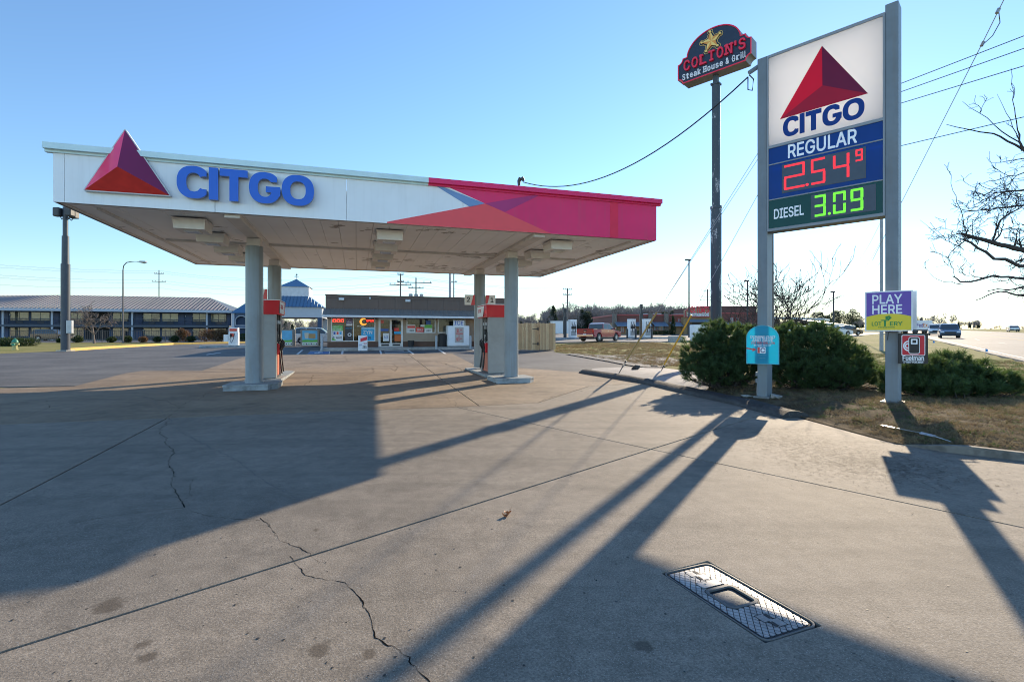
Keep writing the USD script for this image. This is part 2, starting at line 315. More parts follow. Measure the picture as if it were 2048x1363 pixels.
asph2 = ground_mat('old_asphalt', [(.13, .13, .13), (.18, .18, .178), (.24, .235, .23)], speck=.8, speckcol=(.35, .35, .34), stain=.4, pits=.2)
apronm = ground_mat('pale_concrete', [(.26, .25, .235), (.33, .32, .30), (.40, .39, .37)], speck=.8, stain=.4)
roadm = ground_mat('road_asphalt', [(.16, .155, .15), (.19, .185, .18), (.23, .225, .22)], speck=.6, speckcol=(.35, .35, .34), stain=.25, pits=.1)
gravelm = ground_mat('gravel', [(.15, .145, .14), (.22, .215, .205), (.30, .29, .27)], scales=(.8, 20.0, 60.0), bump=1.0, bdist=.03, stain=.3)
lawn = blend_ground('lawn', (.12, .155, .036), (.21, .205, .072), (.30, .25, .12), scale=.35, fine=9.0)
mulch = blend_ground('mulch', (.055, .036, .026), (.13, .10, .062), (.24, .19, .12), scale=.9, fine=30.0, bump=1.2)
jointm = mat('joint_filler', (.035, .033, .03), .9, var=.3, scale=20)
yellow_line = mat('road_paint_yellow', (.55, .36, .05), .7, var=.25, scale=9, dirt=.5)
white_line = mat('road_paint_white', (.62, .62, .6), .7, var=.2, scale=9, dirt=.55, dscale=6)

# one ground sheet to the horizon, finer near the camera, sunk below every paved sheet
def steps(lo, hi, fine, f0, f1):
    a = np.arange(f0, f1, fine)
    up = [a[-1]]; d = fine
    while up[-1] < hi: d = min(d*1.14, 160); up.append(up[-1]+d)
    dn = [a[0]]; d = fine
    while dn[-1] > lo: d = min(d*1.14, 160); dn.append(dn[-1]-d)
    return np.concatenate([dn[:0:-1], a, up[1:]])
import shapely
xs, ys = steps(-2500, 2500, .45, 0, 16), steps(-400, 3000, .45, 3, 24)
gx, gy = np.meshgrid(xs, ys, indexing='ij'); hz = g(gx, gy)
low = np.zeros_like(hz, bool)
for p in paved: low |= shapely.contains_xy(p.buffer(.12), gx, gy)
low2 = shapely.contains_xy(bed.buffer(-.15), gx, gy)
hz = hz+.015*(meshkit.fbm(np.stack([gx, gy, 0*gx], -1)*.8, 3, 3)-.5)*2*(~low)-.13*low-.06*(low2 & ~low)
nx, ny = gx.shape; ii = (np.arange(nx-1)[:, None]*ny+np.arange(ny-1)[None]).ravel()
obj('ground', (np.stack([gx, gy, hz], -1).reshape(-1, 3), np.stack([ii, ii+ny, ii+ny+1, ii+1], 1)), lawn, smooth=True)
tag(stage.GetPrimAtPath('/World/ground'), kind='structure', label='dry winter grass ground running to the horizon')

# forecourt: slabs cut by the joints
fcx = thing('forecourt', 'large concrete forecourt of joined slabs under and before the canopy', 'pavement', kind='structure')
hatch_hole = sg.Polygon([G2(*p) for p in ((1325, 1145), (1415, 1122), (1640, 1250), (1530, 1283))]).buffer(.008)
obj('joint_bed', sheet(forecourt.difference(hatch_hole), -.035, 1.5), jointm, fcx)
def ext(a, b, ea=60, eb=60):
    a, b = np.array(a, float), np.array(b, float); d = (b-a)/np.linalg.norm(b-a)
    return sg.LineString([a-d*ea, b+d*eb])
JC = [G2(0, 848), G2(320, 836), G2(700, 821), G2(813, 817), G2(912, 814), G2(1076, 805), G2(1178, 772), G2(1264, 767)]
JCl = sg.LineString([(-60, JC[0][1]-1.0)]+JC+[(30, JC[-1][1]-.5)])
JA = ext(G2(0, 1305), G2(1520, 830)); JB = ext(G2(910, 813), G2(2048, 1055)); JD = ext(G2(0, 1010), G2(330, 838))
ca, sa = math.cos(math.radians(17.3)), math.sin(math.radians(17.3)); CC = (-3.94, 16.53)
def cab(a, b): return (CC[0]+a*ca-b*sa, CC[1]+a*sa+b*ca)
def cut(polys, line):
    out = []
    for p in polys: out += [q for q in shp_split(p, line).geoms]
    return out
halves = cut([forecourt], JCl)
front = [p for p in halves if p.centroid.y < 8 or p.contains(sg.Point(0, 4))]; back = [p for p in halves if p not in front]
for l in (JA, JB, JD): front = cut(front, l)
for l in (ext(cab(-8, 5.0), cab(8, 5.4)), ext(cab(-8, 9.0), cab(8, 9.2)), ext(cab(-8, 13.2), cab(8, 13.0)), ext(cab(1.6, 4), cab(1.8, 12))): back = cut(back, l)
kk = 0
for p in front+back:
    q = p.buffer(-.013, join_style=2).difference(hatch_hole)
    if q.area < .3: continue
    obj('slab', sheet(q, 0, 1.0 if p in front else 1.5, thick=.05), (conc, conc2)[kk % 2] if p in front else (conc_b, conc_c)[kk % 2], fcx, smooth=40); kk += 1

# cracks and drips: thin irregular strips with their own shape, lying on the slabs
def crack(pts, w=.012, seed=0, z=.0016, jit=.012, n=38):
    r = np.random.default_rng(seed); pts = np.array([G2(*p) for p in pts]); out = []
    for a, b in zip(pts[:-1], pts[1:]):
        L = np.linalg.norm(b-a); k = max(3, int(L*n)); t = np.linspace(0, 1, k, endpoint=False)
        d = np.array([-(b-a)[1], (b-a)[0]])/max(L, 1e-6)
        o = np.cumsum(r.normal(0, jit, k)); o = (o-np.linspace(0, o[-1], k))*min(1, L/2)+r.normal(0, jit*.55, k)*np.sin(np.linspace(0, np.pi, k))
        out += [a+(b-a)*ti+d*oi for ti, oi in zip(t, o)]
    out = np.array(out+[pts[-1]]); tt = np.gradient(out, axis=0); tt /= np.maximum(np.linalg.norm(tt, axis=1, keepdims=True), 1e-9)
    nn = np.stack([-tt[:, 1], tt[:, 0]], 1); ww = .5*w*np.clip(np.convolve(r.normal(.6, .6, len(out)), [.3, .4, .3], 'same'), .15, 1.5)[:, None]/2
    L_, R_ = out+nn*ww, out-nn*ww
    v = np.vstack([np.column_stack([q, g(q[:, 0], q[:, 1])+z]) for q in (L_, R_)]); m = len(out); i = np.arange(m-1)
    return v, np.stack([i+m, i+m+1, i+1, i], 1)
crackm = mat('crack_dark', (.012, .011, .010), 1.0, var=.2, scale=30, spec=.0); sealm = mat('crack_sealant', (.10, .095, .09), .7, var=.3, scale=20)
cr = [([(520, 1035), (545, 1060), (560, 1082), (600, 1095), (640, 1125)], .012), ([(580, 1112), (610, 1150), (690, 1165), (720, 1195), (742, 1235), (750, 1275), (800, 1300), (860, 1363)], .016),
      ([(130, 1047), (250, 1028), (358, 1016), (372, 1018), (420, 1032), (520, 1040)], .01), ([(370, 1015), (352, 985), (340, 930), (333, 880), (338, 838)], .018), ([(386, 958), (378, 985), (384, 992)], .008),
      ([(336, 838), (352, 810), (330, 800), (270, 790)], .014), ([(250, 832), (300, 828), (330, 824), (420, 782)], .016), ([(60, 828), (100, 815), (92, 800)], .016),
      ([(890, 790), (912, 812), (908, 800)], .012), ([(1076, 805), (1130, 785), (1165, 782), (1150, 778)], .016), ([(1125, 773), (1200, 772), (1290, 768)], .012),
      ([(610, 770), (625, 750), (655, 748), (700, 744)], .03), ([(640, 728), (720, 730), (800, 733), (860, 731)], .05), ([(870, 722), (915, 735), (935, 742)], .05), ([(780, 735), (790, 742), (786, 728)], .04),
      ([(745, 735), (748, 745), (720, 752)], .03), ([(560, 728), (640, 726)], .03), ([(850, 742), (905, 741)], .03), ([(800, 716), (815, 726), (835, 728)], .03), ([(690, 712), (695, 722)], .03), ([(600, 716), (680, 716)], .03)]
for k, (pts, w) in enumerate(cr): obj('crack', crack(pts, w, k), crackm, fcx)
for k, pts in enumerate([[(336, 838), (420, 895), (520, 955), (600, 1000)], [(336, 838), (300, 800), (265, 785)]]): obj('sealed_crack', crack(pts, .02, 50+k, .0016, .008), sealm, fcx)
def blotch(u, v, rx, ry, seed, z=.003):
    r = np.random.default_rng(seed); c = Gp(u, v); th = np.linspace(0, 2*np.pi, 22, endpoint=False); k = 1+.45*r.normal(0, 1, 22)*.5
    k = np.convolve(np.r_[k[-2:], k, k[:2]], [.2, .6, .2], 'same')[2:-2]
    p = np.column_stack([c[0]+rx*k*np.cos(th), c[1]+ry*k*np.sin(th)]); pg = sg.Polygon(p).buffer(0)
    return sheet(pg, z, .2)
drip = MB()
for k in range(900):
    y = 2.2+10*rng.random()**1.6; x = rng.uniform(-1.1, 1.1)*y; s = .002+.006*rng.random()**3; th = np.arange(6)/6*2*np.pi
    if not forecourt.buffer(-.2).contains(sg.Point(x, y)): continue
    px, py = x+s*np.cos(th)*rng.uniform(.7, 1.6), y+s*np.sin(th)
    drip.add(np.column_stack([px, py, g(px, py)+.003]), [(0, 1, 2), (0, 2, 3), (0, 3, 4), (0, 4, 5)])
tag(obj('tar_flecks', drip, mat('tar', (.025, .024, .024), .6), fcx), kind='stuff')
# needle litter washed into the corner by the sign
lit = MB()
for k in range(5200):
    t = rng.uniform(0, 1); c = np.array(G2(1500+t*330, 858+t*95))+rng.normal(0, [.6, .38]);
    if not forecourt.buffer(-.05).contains(sg.Point(*c)): continue
    th = rng.uniform(0, np.pi); L = rng.uniform(.008, .035); w = .0022; d = np.array([math.cos(th), math.sin(th)]); nn = np.array([-d[1], d[0]])
    q = np.array([c-d*L+nn*w, c-d*L-nn*w, c+d*L-nn*w, c+d*L+nn*w]); lit.quad(*np.column_stack([q, g(q[:, 0], q[:, 1])+rng.uniform(.003, .007)]))
p = obj('pine_litter', lit, mat('litter', (.05, .038, .028), .8, var=.5, scale=40)); tag(p, kind='stuff', label='dark dry pine needles washed across the concrete below the price sign', cat='litter')

lotp = obj('asphalt_lot', sheet(lot, -.03, 2.0, thick=.1), asph, smooth=True); tag(lotp, kind='structure')
aprp = obj('concrete_apron', sheet(apron, -.015, .8, thick=.1), apronm, smooth=True); tag(aprp, kind='structure')
tag(obj('motel_lot', sheet(motel_lot, -.02, 4), asph), kind='structure'); tag(obj('restaurant_lot', sheet(nlot, .02, 3, thick=.15), asph2, smooth=True), kind='structure')
rd = thing('road', 'grey highway running away to the right', 'road', kind='structure')
obj('carriageway', sheet(road, .0, 3.5, thick=.15), roadm, rd, smooth=True)
def strip(line, off, w, z=.006, dash=None):
    l = line.offset_curve(off)
    segs = [l] if dash is None else [sg.LineString([l.interpolate(s), l.interpolate(s+dash[0])]) for s in np.arange(0, min(l.length, 260), sum(dash))]
    return sheet(unary_union([q.buffer(w/2, cap_style=2) for q in segs]), z, 3.0)
obj('edge_line', strip(road_c, -.55, .13), white_line, rd)
for o in (-7.6, -11.2): obj('centre_line', strip(road_c, o, .12), yellow_line, rd)
for o in (-4.0, -14.8): obj('lane_line', strip(road_c, o, .12, dash=(3, 9)), white_line, rd)
obj('far_edge_line', strip(road_c, -18.1, .13), white_line, rd)
tag(obj('mulch_bed', sheet(bed, .012, .3, zf=lambda x, y: g(x, y)+.04*(meshkit.fbm(np.stack([x, y, 0*x], -1)*2.5, 4, 5)-.4)*np.clip(bed_d(x, y), 0, .5)*2), mulch, smooth=True), kind='structure')
gravel = sg.Polygon([G2(1150, 708), G2(1215, 712), G2(1300, 708), G2(1345, 722), G2(1300, 733), G2(1235, 722)])
tag(obj('gravel_patch', sheet(gravel.buffer(.5), .012, .8), gravelm, smooth=True), kind='structure')

def sweep(pts, prof, zf=g):
    """sweeps profile (offset to the right, height) along a ground line"""
    l = sg.LineString(pts).segmentize(.35); q = np.array(l.coords); t = np.gradient(q, axis=0); t /= np.linalg.norm(t, axis=1, keepdims=True); nn = np.stack([t[:, 1], -t[:, 0]], 1)
    prof = np.array(prof); m = len(prof)
    v = np.concatenate([np.column_stack([q+nn*o, zf(q[:, 0], q[:, 1])+h]) for o, h in prof]); k = len(q); i = np.arange(k-1)
    f = np.vstack([np.stack([j*k+i, j*k+i+1, (j+1)*k+i+1, (j+1)*k+i], 1) for j in range(m-1)])
    f = np.vstack([np.stack([f[:, 0], f[:, 1], f[:, 2]], 1), np.stack([f[:, 0], f[:, 2], f[:, 3]], 1)])
    caps = [[j*k for j in range(m)], [j*k+k-1 for j in range(m)][::-1]]
    for c in caps: f = np.vstack([f, [(c[0], c[a], c[a+1]) for a in range(1, m-1)]])
    return v, f
up = kerb_pts[::-1]
gk = lambda x, y: g(x-.35, y)
akp = [(-.22, -.05), (-.2, .02), (-.1, .1), (.06, .14), (.22, .12), (.36, .04), (.4, -.06)]
ak = sweep(up[:5], akp, gk); akv = ak[0]+rng.normal(0, .006, ak[0].shape)
asphk = ground_mat('kerb_asphalt', [(.035, .035, .036), (.05, .05, .05), (.075, .074, .072)], scales=(1, 8, 70), stain=.2, bump=.9, bdist=.015)
tag(obj('asphalt_kerb', (akv, ak[1]), asphk, smooth=50), 'rolled black asphalt kerb between forecourt and pale apron', 'kerb')
ck = sweep([(5.44, 7.35), (5.83, 6.72), (6.4, 6.27), (7.3, 5.75), (8.2, 5.3), (8.8, 5.05)], [(-.14, -.05), (-.12, .07), (-.07, .115), (.06, .12), (.08, -.05)][::-1], lambda x, y: g(x-.2, y-.25)-.10*sstep(y, 6.5, 7.3)-.03*meshkit.noise(np.stack([x*2, y*2, 0*x], -1), 4))
tag(obj('concrete_kerb', ck, mat('kerb_concrete', (.17, .155, .135), .9, var=.35, scale=7, bump=.8, dirt=.8, dscale=4), smooth=40), 'low curved concrete kerb at the grass corner, right edge', 'kerb')
yk = [G2(138, 701), G2(345, 688.5), G2(500, 685)]
yks = sweep(yk, [(.1, -.05), (.1, .13), (.07, .16), (-.1, .16), (-.12, -.05)][::-1])
tag(obj('yellow_kerb', yks, mat('kerb_yellow', (.62, .42, .10), .7, var=.2, scale=3, dirt=.4, dscale=3), smooth=30), 'yellow painted kerb along the lot edge before the motel fence', 'kerb')

# parking bay marks in front of the store
def lines(name, quads, m, parent=None, z=-.018):
    for q in quads: obj(name, sheet(sg.Polygon([G2(*p) for p in q]).buffer(0), z, .8), m, parent)
lines('bay_line', [[(590, 709), (595, 709), (607, 699), (603, 699)], [(681, 708.5), (686, 708.5), (688, 698), (684.5, 698)], [(761, 708), (765, 708), (761, 697.5), (757.5, 697.5)], [(825, 707.5), (830, 707.5), (815, 697.5), (811, 697.5)], [(888, 706.5), (893, 706.5), (878, 697.5), (874, 697.5)], [(950, 702), (955, 702), (946, 697.5), (942, 697.5)],
    [(770, 705.5), (818, 704), (818, 703.2), (770, 704.7)], [(768, 702.3), (808, 700.8), (808, 700), (768, 701.5)]], white_line, lotp)
blue_pad = mat('parking_blue', (.03, .12, .30), .7, var=.2, dirt=.4)
lines('disabled_bay_square', [[(614, 707), (656, 707), (659, 702), (620, 702)]], blue_pad, lotp)
lines('disabled_bay_border', [[(611, 708), (658, 708), (658.4, 707.2), (612, 707.2)], [(619.6, 701.8), (659.4, 701.8), (659.4, 701.1), (620, 701.1)], [(657, 707.2), (659, 707.2), (660.5, 702), (658.5, 702)]], white_line, lotp, -.014)
lines('disabled_symbol', [[(628, 706), (638, 706), (640, 704.6), (630, 704.6)], [(636, 704.6), (646, 704.6), (645, 703.2), (637, 703.2)]], white_line, lotp, -.012)
lines('bay_line', [[(412, 708), (440, 704), (442, 704.6), (414, 708.8)]], white_line, lotp)

# fill port hatch in the foreground
hq = [np.array(G2(*p)) for p in ((1325, 1145), (1415, 1122), (1640, 1250), (1530, 1283))]
hc = sum(hq)/4; hx = (hq[3]-hq[0]+hq[2]-hq[1])/2; HL = np.linalg.norm(hx); ha = math.atan2(hx[1], hx[0]); HW = (np.linalg.norm(hq[1]-hq[0])+np.linalg.norm(hq[2]-hq[3]))/2
hatch = thing('tank_hatch', 'rectangular steel fuel tank hatch with crosshatched tread set in the concrete', 'hatch cover', (hc[0], hc[1], gz(*hc)), ha)
steel = mat('hatch_steel', (.27, .275, .285), .42, .75, var=.25, scale=6, dirt=.5, dscale=7); dark_steel = mat('hatch_dark', (.02, .02, .022), .7)
a_, b_ = HL/2, HW/2
TZ = lambda z: trimesh.transformations.translation_matrix([0, 0, z])
o_ = rrect(-a_, a_, -b_, b_, .05)
obj('frame', MB().poly(o_.difference(rrect(-a_+.009, a_-.009, -b_+.009, b_-.009, .045)), .05, TZ(-.050)), mat('hatch_frame', (.13, .13, .13), .6, .5, var=.3, scale=8, dirt=.6, dscale=6), hatch)
obj('seal_gap', MB().poly(rrect(-a_-.03, a_+.03, -b_-.03, b_+.03, .04), .01, TZ(-.052)), dark_steel, hatch)
lid = rrect(-a_+.020, a_-.020, -b_+.020, b_-.020, .035); win = rrect(-a_*.28, a_*.22, -b_*.5, b_*.5, .03)
keys = [(cx+dx*.035, 0) for cx in (-a_*.72, a_*.66) for dx in (-1, 1)]
kb = [(x-.021, x+.021, -.011-(.016 if i % 2 else -.016), .011-(.016 if i % 2 else -.016)) for i, (x, _) in enumerate(keys)]
lp = lid.difference(win); obj('lid', MB().poly(lp, .02, TZ(-.0285)), mat('hatch_lid', (.02, .021, .023), .6, .3, var=.3, scale=8), hatch)
padp = [unary_union([sg.box(cx-.062, -.05, cx+.002, .016), sg.box(cx-.002, -.016, cx+.062, .05)]) for cx in (-a_*.72, a_*.66)]+[sg.box(-a_*.52, -b_*.45, -a_*.36, b_*.35)]
ribs = MB(); st = .034; tread = lp.buffer(-.010).difference(unary_union(padp).buffer(.006)).difference(win.buffer(.022))
for i in range(-60, 61):
    for j in range(-60, 61):
        cx, cy = (i-j)*st*.72, (i+j)*st*.62
        if abs(cx) < a_ and abs(cy) < b_:
            c = sg.Polygon([(cx-st*.62, cy), (cx, cy-st*.53), (cx+st*.62, cy), (cx, cy+st*.53)])
            c = c.intersection(tread)
            if c.area > 1e-4: ribs.poly(c, .004, TZ(-.0083))
tag(obj('tread', ribs, steel, hatch), kind='stuff')
obj('window_rim', MB().poly(win.buffer(.016).difference(win.buffer(-.004)), .012, TZ(-.0155)), mat('hatch_frame', (.13, .13, .13)), hatch)
ip = MB().poly(win.buffer(-.006), .01, TZ(-.032))
for k in range(22):
    x = -a_*.26+k*a_*.46/22; ip.poly(sg.box(x, -b_*.42, x+.006, b_*.42).intersection(win.buffer(-.02)), .004, TZ(-.0219))
obj('inner_cover', ip, mat('inner_cover', (.10, .105, .11), .5, .6, var=.3, scale=9), hatch)
for pd in padp: obj('slot_pad', MB().poly(pd, .005, TZ(-.0083)), steel, hatch)
for q in kb: obj('lift_slot', MB().poly(sg.box(q[0], q[2], q[1], q[3]), .003, TZ(-.0045)), dark_steel, hatch)
# ================================================================== canopy
T4 = trimesh.transformations.translation_matrix
A, B, ZB, ZT = 6.95, 4.67, 4.27, 5.42
CF = Frame(CC[0], CC[1], 0.0, math.radians(17.3))
def fpt(u, v, off=-B): return CF.sz(u, v, off)
white_p = mat('fascia_white', (.81, .83, .84), .35, var=.03, scale=.7, dirt=.10, dirtcol=(.4, .38, .35), streak=.08)
red_p = mat('fascia_red', (.74, .014, .12), .35, var=.08, scale=1.0, streak=.14); red_o = mat('fascia_orange_red', (.80, .075, .085), .35, var=.05); navy_p = mat('fascia_shadow_blue', (.16, .28, .50), .4, var=.05); maroon_p = mat('fascia_maroon', (.42, .025, .16), .4, var=.06); bright_r = mat('fascia_patch_red', (.72, .012, .06), .35, var=.1)
aqua = mat('lip_aqua', (.60, .77, .78), .4, var=.05, dirt=.1)
under = None
def under_mat():
    n = {'g': ('geometry', {}), 'n1': ('noise_texture', {'scale': .9, 'detail': 6.0, 'roughness': .65}), 'r1': ('rgb_ramp', {'ramp': [(.3, (.82, .80, .79)), (.7, (.89, .885, .88))]}),
         'c': ('noise_texture', {'scale': .42, 'detail': 2.0}), 'cr': ('map_range', {'from_min': .50, 'from_max': .64, 'to_min': 0.0, 'to_max': .20, 'clamp': True}),
         'mp': ('mapping', {'rotation': (0, 0, -math.radians(17.3)), 'scale': (1.0, 1.8, 1.0)}),
         'v': ('noise_texture', {'scale': 2.6, 'detail': 5.0, 'roughness': .55}), 'ad': ('math', {'math_type': 'add'}), 'gt': ('map_range', {'from_min': .735, 'from_max': .75, 'clamp': True}),
         'mx': ('mix', {'color2': (.27, .25, .22)}), 'p': ('principled_bsdf', {'roughness': .55})}
    l = [('g.position', 'n1.vector'), ('g.position', 'c.vector'), ('g.position', 'mp.vector'), ('mp.vector', 'v.vector'), ('n1.fac', 'r1.fac'), ('c.fac', 'cr.value'), ('cr.result', 'ad.value1'), ('v.fac', 'ad.value2'), ('ad.value', 'gt.value'), ('gt.result', 'mx.fac'), ('r1.color', 'mx.color1'), ('mx.color', 'p.base_color')]
    return usdkit.material(stage, '/World/Looks/canopy_ceiling', n, l, surface='p.BSDF')
under = under_mat(); ceil_trim = mat('ceiling_trim', (.66, .62, .58), .5, var=.08, dirt=.3, dirtcol=(.3, .25, .2))
can = thing('fuel_canopy', 'wide white fuel canopy with red fascia end, blue lettering and peeling ceiling', 'canopy', CF.loc(), CF.a)
# ceiling pans, one strip of deck each
pw = .405; xa = -A+.12; k = 0
while xa < A-.15:
    x1 = min(xa+pw, A-.12); m = MB().box(xa+.004, x1-.004, -B+.12, B-.12, ZB+.03+.002*(k % 3), ZB+.09, 0); obj('ceiling_panel', m, under, can); xa = x1; k += 1
obj('roof_deck', MB().box(-A+.1, A-.1, -B+.1, B-.1, ZB+.62, ZB+.72), mat('roof_grey', (.4, .4, .4), .8), can)
for x in (-3.78, 3.48): obj('ceiling_beam', MB().box(x-.16, x+.16, -B+.14, B-.14, ZB-.07, ZB+.05, .01), ceil_trim, can)
obj('ceiling_beam', MB().box(-A+.7, A-.7, -.70, -.60, ZB-.03, ZB+.045), ceil_trim, can)
for q in ((-A+.12, A-.12, -B+.02, -B+.12), (-A+.12, A-.12, B-.12, B-.02)): obj('ceiling_edge', MB().box(*q, ZB-.0, ZB+.06), ceil_trim, can)
for q in ((-A+.02, -A+.12), (A-.12, A-.02)): obj('ceiling_edge', MB().box(*q, -B+.02, B-.02, ZB-.0, ZB+.06), ceil_trim, can)
for q in ((-A+.55, -A+.62), (A-.62, A-.55)): obj('ceiling_strip', MB().box(*q, -B+.45, B-.45, ZB-.015, ZB+.05), ceil_trim, can)
# fascia panels
joints = [-A, fpt(129, 350)[0], fpt(430, 380)[0], fpt(693, 400)[0], fpt(926, 400)[0], fpt(1134, 420)[0], fpt(1291, 440)[0], A]
for j0, j1 in zip(joints[:-1], joints[1:]):
    mid = (j0+j1)/2
    obj('fascia_panel', MB().box(j0+.004, j1-.004, -B, -B+.06, ZB, ZT-.12), white_p if mid < fpt(1134, 400)[0] else red_p, can)
for x in (-A, A):
    for y0, y1 in ((-B+.06, -1.6), (-1.6, 1.5), (1.5, B)): obj('fascia_panel', MB().box(x, x+(.06 if x < 0 else -.06), y0+.004, y1-.004, ZB, ZT-.12), white_p if x < 0 else red_p, can)
for y0 in np.linspace(-A+.06, A-.06, 6)[:-1]: obj('fascia_panel', MB().box(y0+.004, y0+(2*A-.12)/5-.004, B-.06, B, ZB, ZT-.12), white_p, can)
sx = fpt(856, 362)[0]
for q, m_ in (((-A-.12, sx), aqua), ((sx, A+.12), red_p)): obj('roof_lip', MB().box(*q, -B-.12, -B+.06, ZT-.12, ZT+.0).box(*q, -B-.04, -B+.06, ZT-.17, ZT-.12), m_, can)
obj('roof_lip', MB().box(-A-.12, -A+.06, -B+.06, B-.06, ZT-.12, ZT), aqua, can); obj('roof_lip', MB().box(A-.06, A+.12, -B+.06, B-.06, ZT-.12, ZT), red_p, can); obj('roof_lip', MB().box(-A-.12, A+.12, B-.06, B+.12, ZT-.12, ZT), aqua, can)
# LED strip under the lip, graphic swoosh
def fpoly(pts): return sg.Polygon([fpt(*p) for p in pts]).buffer(0)
zone = sg.box(-A+.004, ZB+.002, A-.004, ZT-.125)
for nm, pts, m_, d in (('red_field', [(856, 356), (1400, 395), (1400, 500), (1040, 480), (970, 407)], red_p, .003), ('swoosh_blue', [(856, 362), (970, 407), (940, 414)], navy_p, .005), ('swoosh_orange', [(774, 443.5), (970, 407), (1113, 472), (1113, 480), (774, 448)], red_o, .005), ('swoosh_maroon', [(970, 407), (1086, 387), (1010, 424)], maroon_p, .006)):
    obj(nm, MB().poly(fpoly(pts).intersection(zone), d, XZ(-B-.0005)), m_, can)
s0, s1 = fpt(1220, 430)[0], fpt(1236, 430)[0]
obj('bright_red_patch', MB().poly(sg.box(s0, ZB+.02, s1, ZT-.16), .006, XZ(-B-.0008)), bright_r, can)
# 3-D trimark
ap, le, ri, ce = [np.array(fpt(*p)) for p in ((254, 264), (174, 382), (342, 393), (253, 346))]
for q in (ap, le, ri, ce): pass
yb, yc, yt = -B-.03, -B-.42, -B-.10
tri = lambda p, y: np.array([p[0], y, p[1]])
rl, rr, rb = mat('trimark_left', (.74, .01, .10), .3, var=.05, coat=.5), mat('trimark_right', (.16, .006, .055), .3, var=.05, coat=.5), mat('trimark_lower', (.50, .03, .02), .25, var=.2, scale=4, coat=.6)
ce3 = (ap+le+ri)/3
for nm, p, q, m_ in (('trimark_left_face', ap, le, rl), ('trimark_right_face', ri, ap, rr), ('trimark_lower_face', le, ri, rb)):
    obj(nm, MB().hull([tri(p, yt), tri(q, yt), tri(ce, yc), tri(p, yt+.03), tri(q, yt+.03), tri(ce, yt+.03)]), m_, can)
obj('trimark_back', MB().poly(sg.Polygon([ap, le, ri]).buffer(.02), .09, XZ(-B-.004)), mat('trim_grey', (.55, .56, .58), .4), can)
# brand letters
def letters():
    def sup(cx, rx, ry, cy=.5, n=48, e=2.35):
        t = np.linspace(0, 2*np.pi, n, endpoint=False); c, s = np.cos(t), np.sin(t)
        return sg.Polygon(np.column_stack([cx+rx*np.sign(c)*np.abs(c)**(2/e), cy+ry*np.sign(s)*np.abs(s)**(2/e)]))
    ring = lambda w: sup(w/2, w/2, .5).difference(sup(w/2, w/2-.27, .29))
    C = ring(.97).difference(sg.Polygon([(.55, .39), (.74, .30), (1.1, .30), (1.1, .70), (.74, .70), (.55, .61)])).difference(sg.box(.86, -.1, 1.2, 1.1))
    I = sg.box(0, 0, .27, 1); Tt = unary_union([sg.box(0, .77, .84, 1), sg.box(.285, 0, .555, .8)])
    Gg = ring(.98).difference(sg.box(.55, .50, 1.2, .70)).difference(sg.box(.87, .6, 1.3, 1.2)); Gg = Gg.union(sg.box(.52, .36, .97, .55)).union(sg.box(.70, .20, .97, .5).intersection(sup(.49, .49, .5).union(sg.box(.7, .25, .97, .5))))
    O = ring(1.04)
    return [('letter_c', C, 0), ('letter_i', I, .93), ('letter_t', Tt, 1.25), ('letter_g', Gg, 2.13), ('letter_o', O, 3.15)], 4.19
cl, cw = letters()
x0, zt0 = fpt(358, 335); x1, _ = fpt(629, 380)
zb0 = fpt(385, 399)[1]; hL = fpt(440, 341)[1]-fpt(440, 404)[1]; wL = x1-x0
blue_l = mat('letter_blue', (.0, .105, .55), .35, var=.04, coat=.3)
ret = mat('letter_return', (.30, .33, .40), .4)
for nm, pg, ox in cl:
    q = affinity.translate(affinity.scale(pg, wL/cw, hL, origin=(0, 0)), x0+ox*wL/cw, ZB+(ZT-.12-ZB)*.5-hL/2+.06)
    p = obj(nm, MB().poly(q, .03, XZ(-B-.12)), blue_l, can); obj('return', MB().poly(q.buffer(-.006), .095, XZ(-B-.022)), ret, p); 
# down lights
fixm = mat('fixture_cream', (.72, .68, .64), .45, var=.06, dirt=.2, dirtcol=(.35, .25, .18)); lens = mat('fixture_lens', (.55, .55, .55), .15, var=.2)
def fixture(x, y, lab):
    w = CF.w(x, y); t = thing('canopy_light', lab, 'light', (w[0], w[1], ZB), CF.a, 'box lights under the canopy')
    obj('housing', MB().hull([(sx_*.33, sy_*.33, -.0) for sx_ in (-1, 1) for sy_ in (-1, 1)]+[(sx_*.31, sy_*.31, -.24) for sx_ in (-1, 1) for sy_ in (-1, 1)]), fixm, t)
    obj('bezel', MB().box(-.345, .345, -.345, .345, -.032, .0), fixm, t); obj('lens', MB().box(-.16, .16, -.16, .16, -.262, -.238, .01), lens, t)
for rx, row in ((-4.8, 'left'), (-.33, 'middle'), (4.4, 'right')):
    for k, ry in enumerate((-3.55, -1.85, -.15, 1.6)):
        fixture(rx, ry, f'{("nearest", "second", "third", "farthest")[k]} cream box light of the {row} row on the canopy ceiling')
# satellite bracket / service mast on the roof
mx = P(1038, 378, 18.6); mst = thing('service_mast', 'small dark weatherhead mast rising from the canopy roof', 'mast', (mx[0], mx[1], ZB+.6))
gal = mat('galvanised', (.35, .37, .39), .45, .7, var=.15); darkm = mat('dark_metal', (.03, .032, .036), .45, var=.2); black = mat('black_rubber', (.012, .012, .013), .5, var=.2)
obj('pipe', MB().tube([(0, 0, 0), (0, 0, 2.35)], .035), darkm, mst); obj('weatherhead', MB().tube([(0, 0, 2.3), (0, 0, 2.45), (.05, -.02, 2.55), (.12, -.05, 2.55), (.17, -.07, 2.45)], [.05, .07, .08, .08, .05]), darkm, mst); obj('bracket', MB().tube([(-.15, 0, 2.0), (.2, 0, 2.12)], .02).tube([(.2, 0, 2.12), (.28, 0, 2.0)], .025), gal, mst)

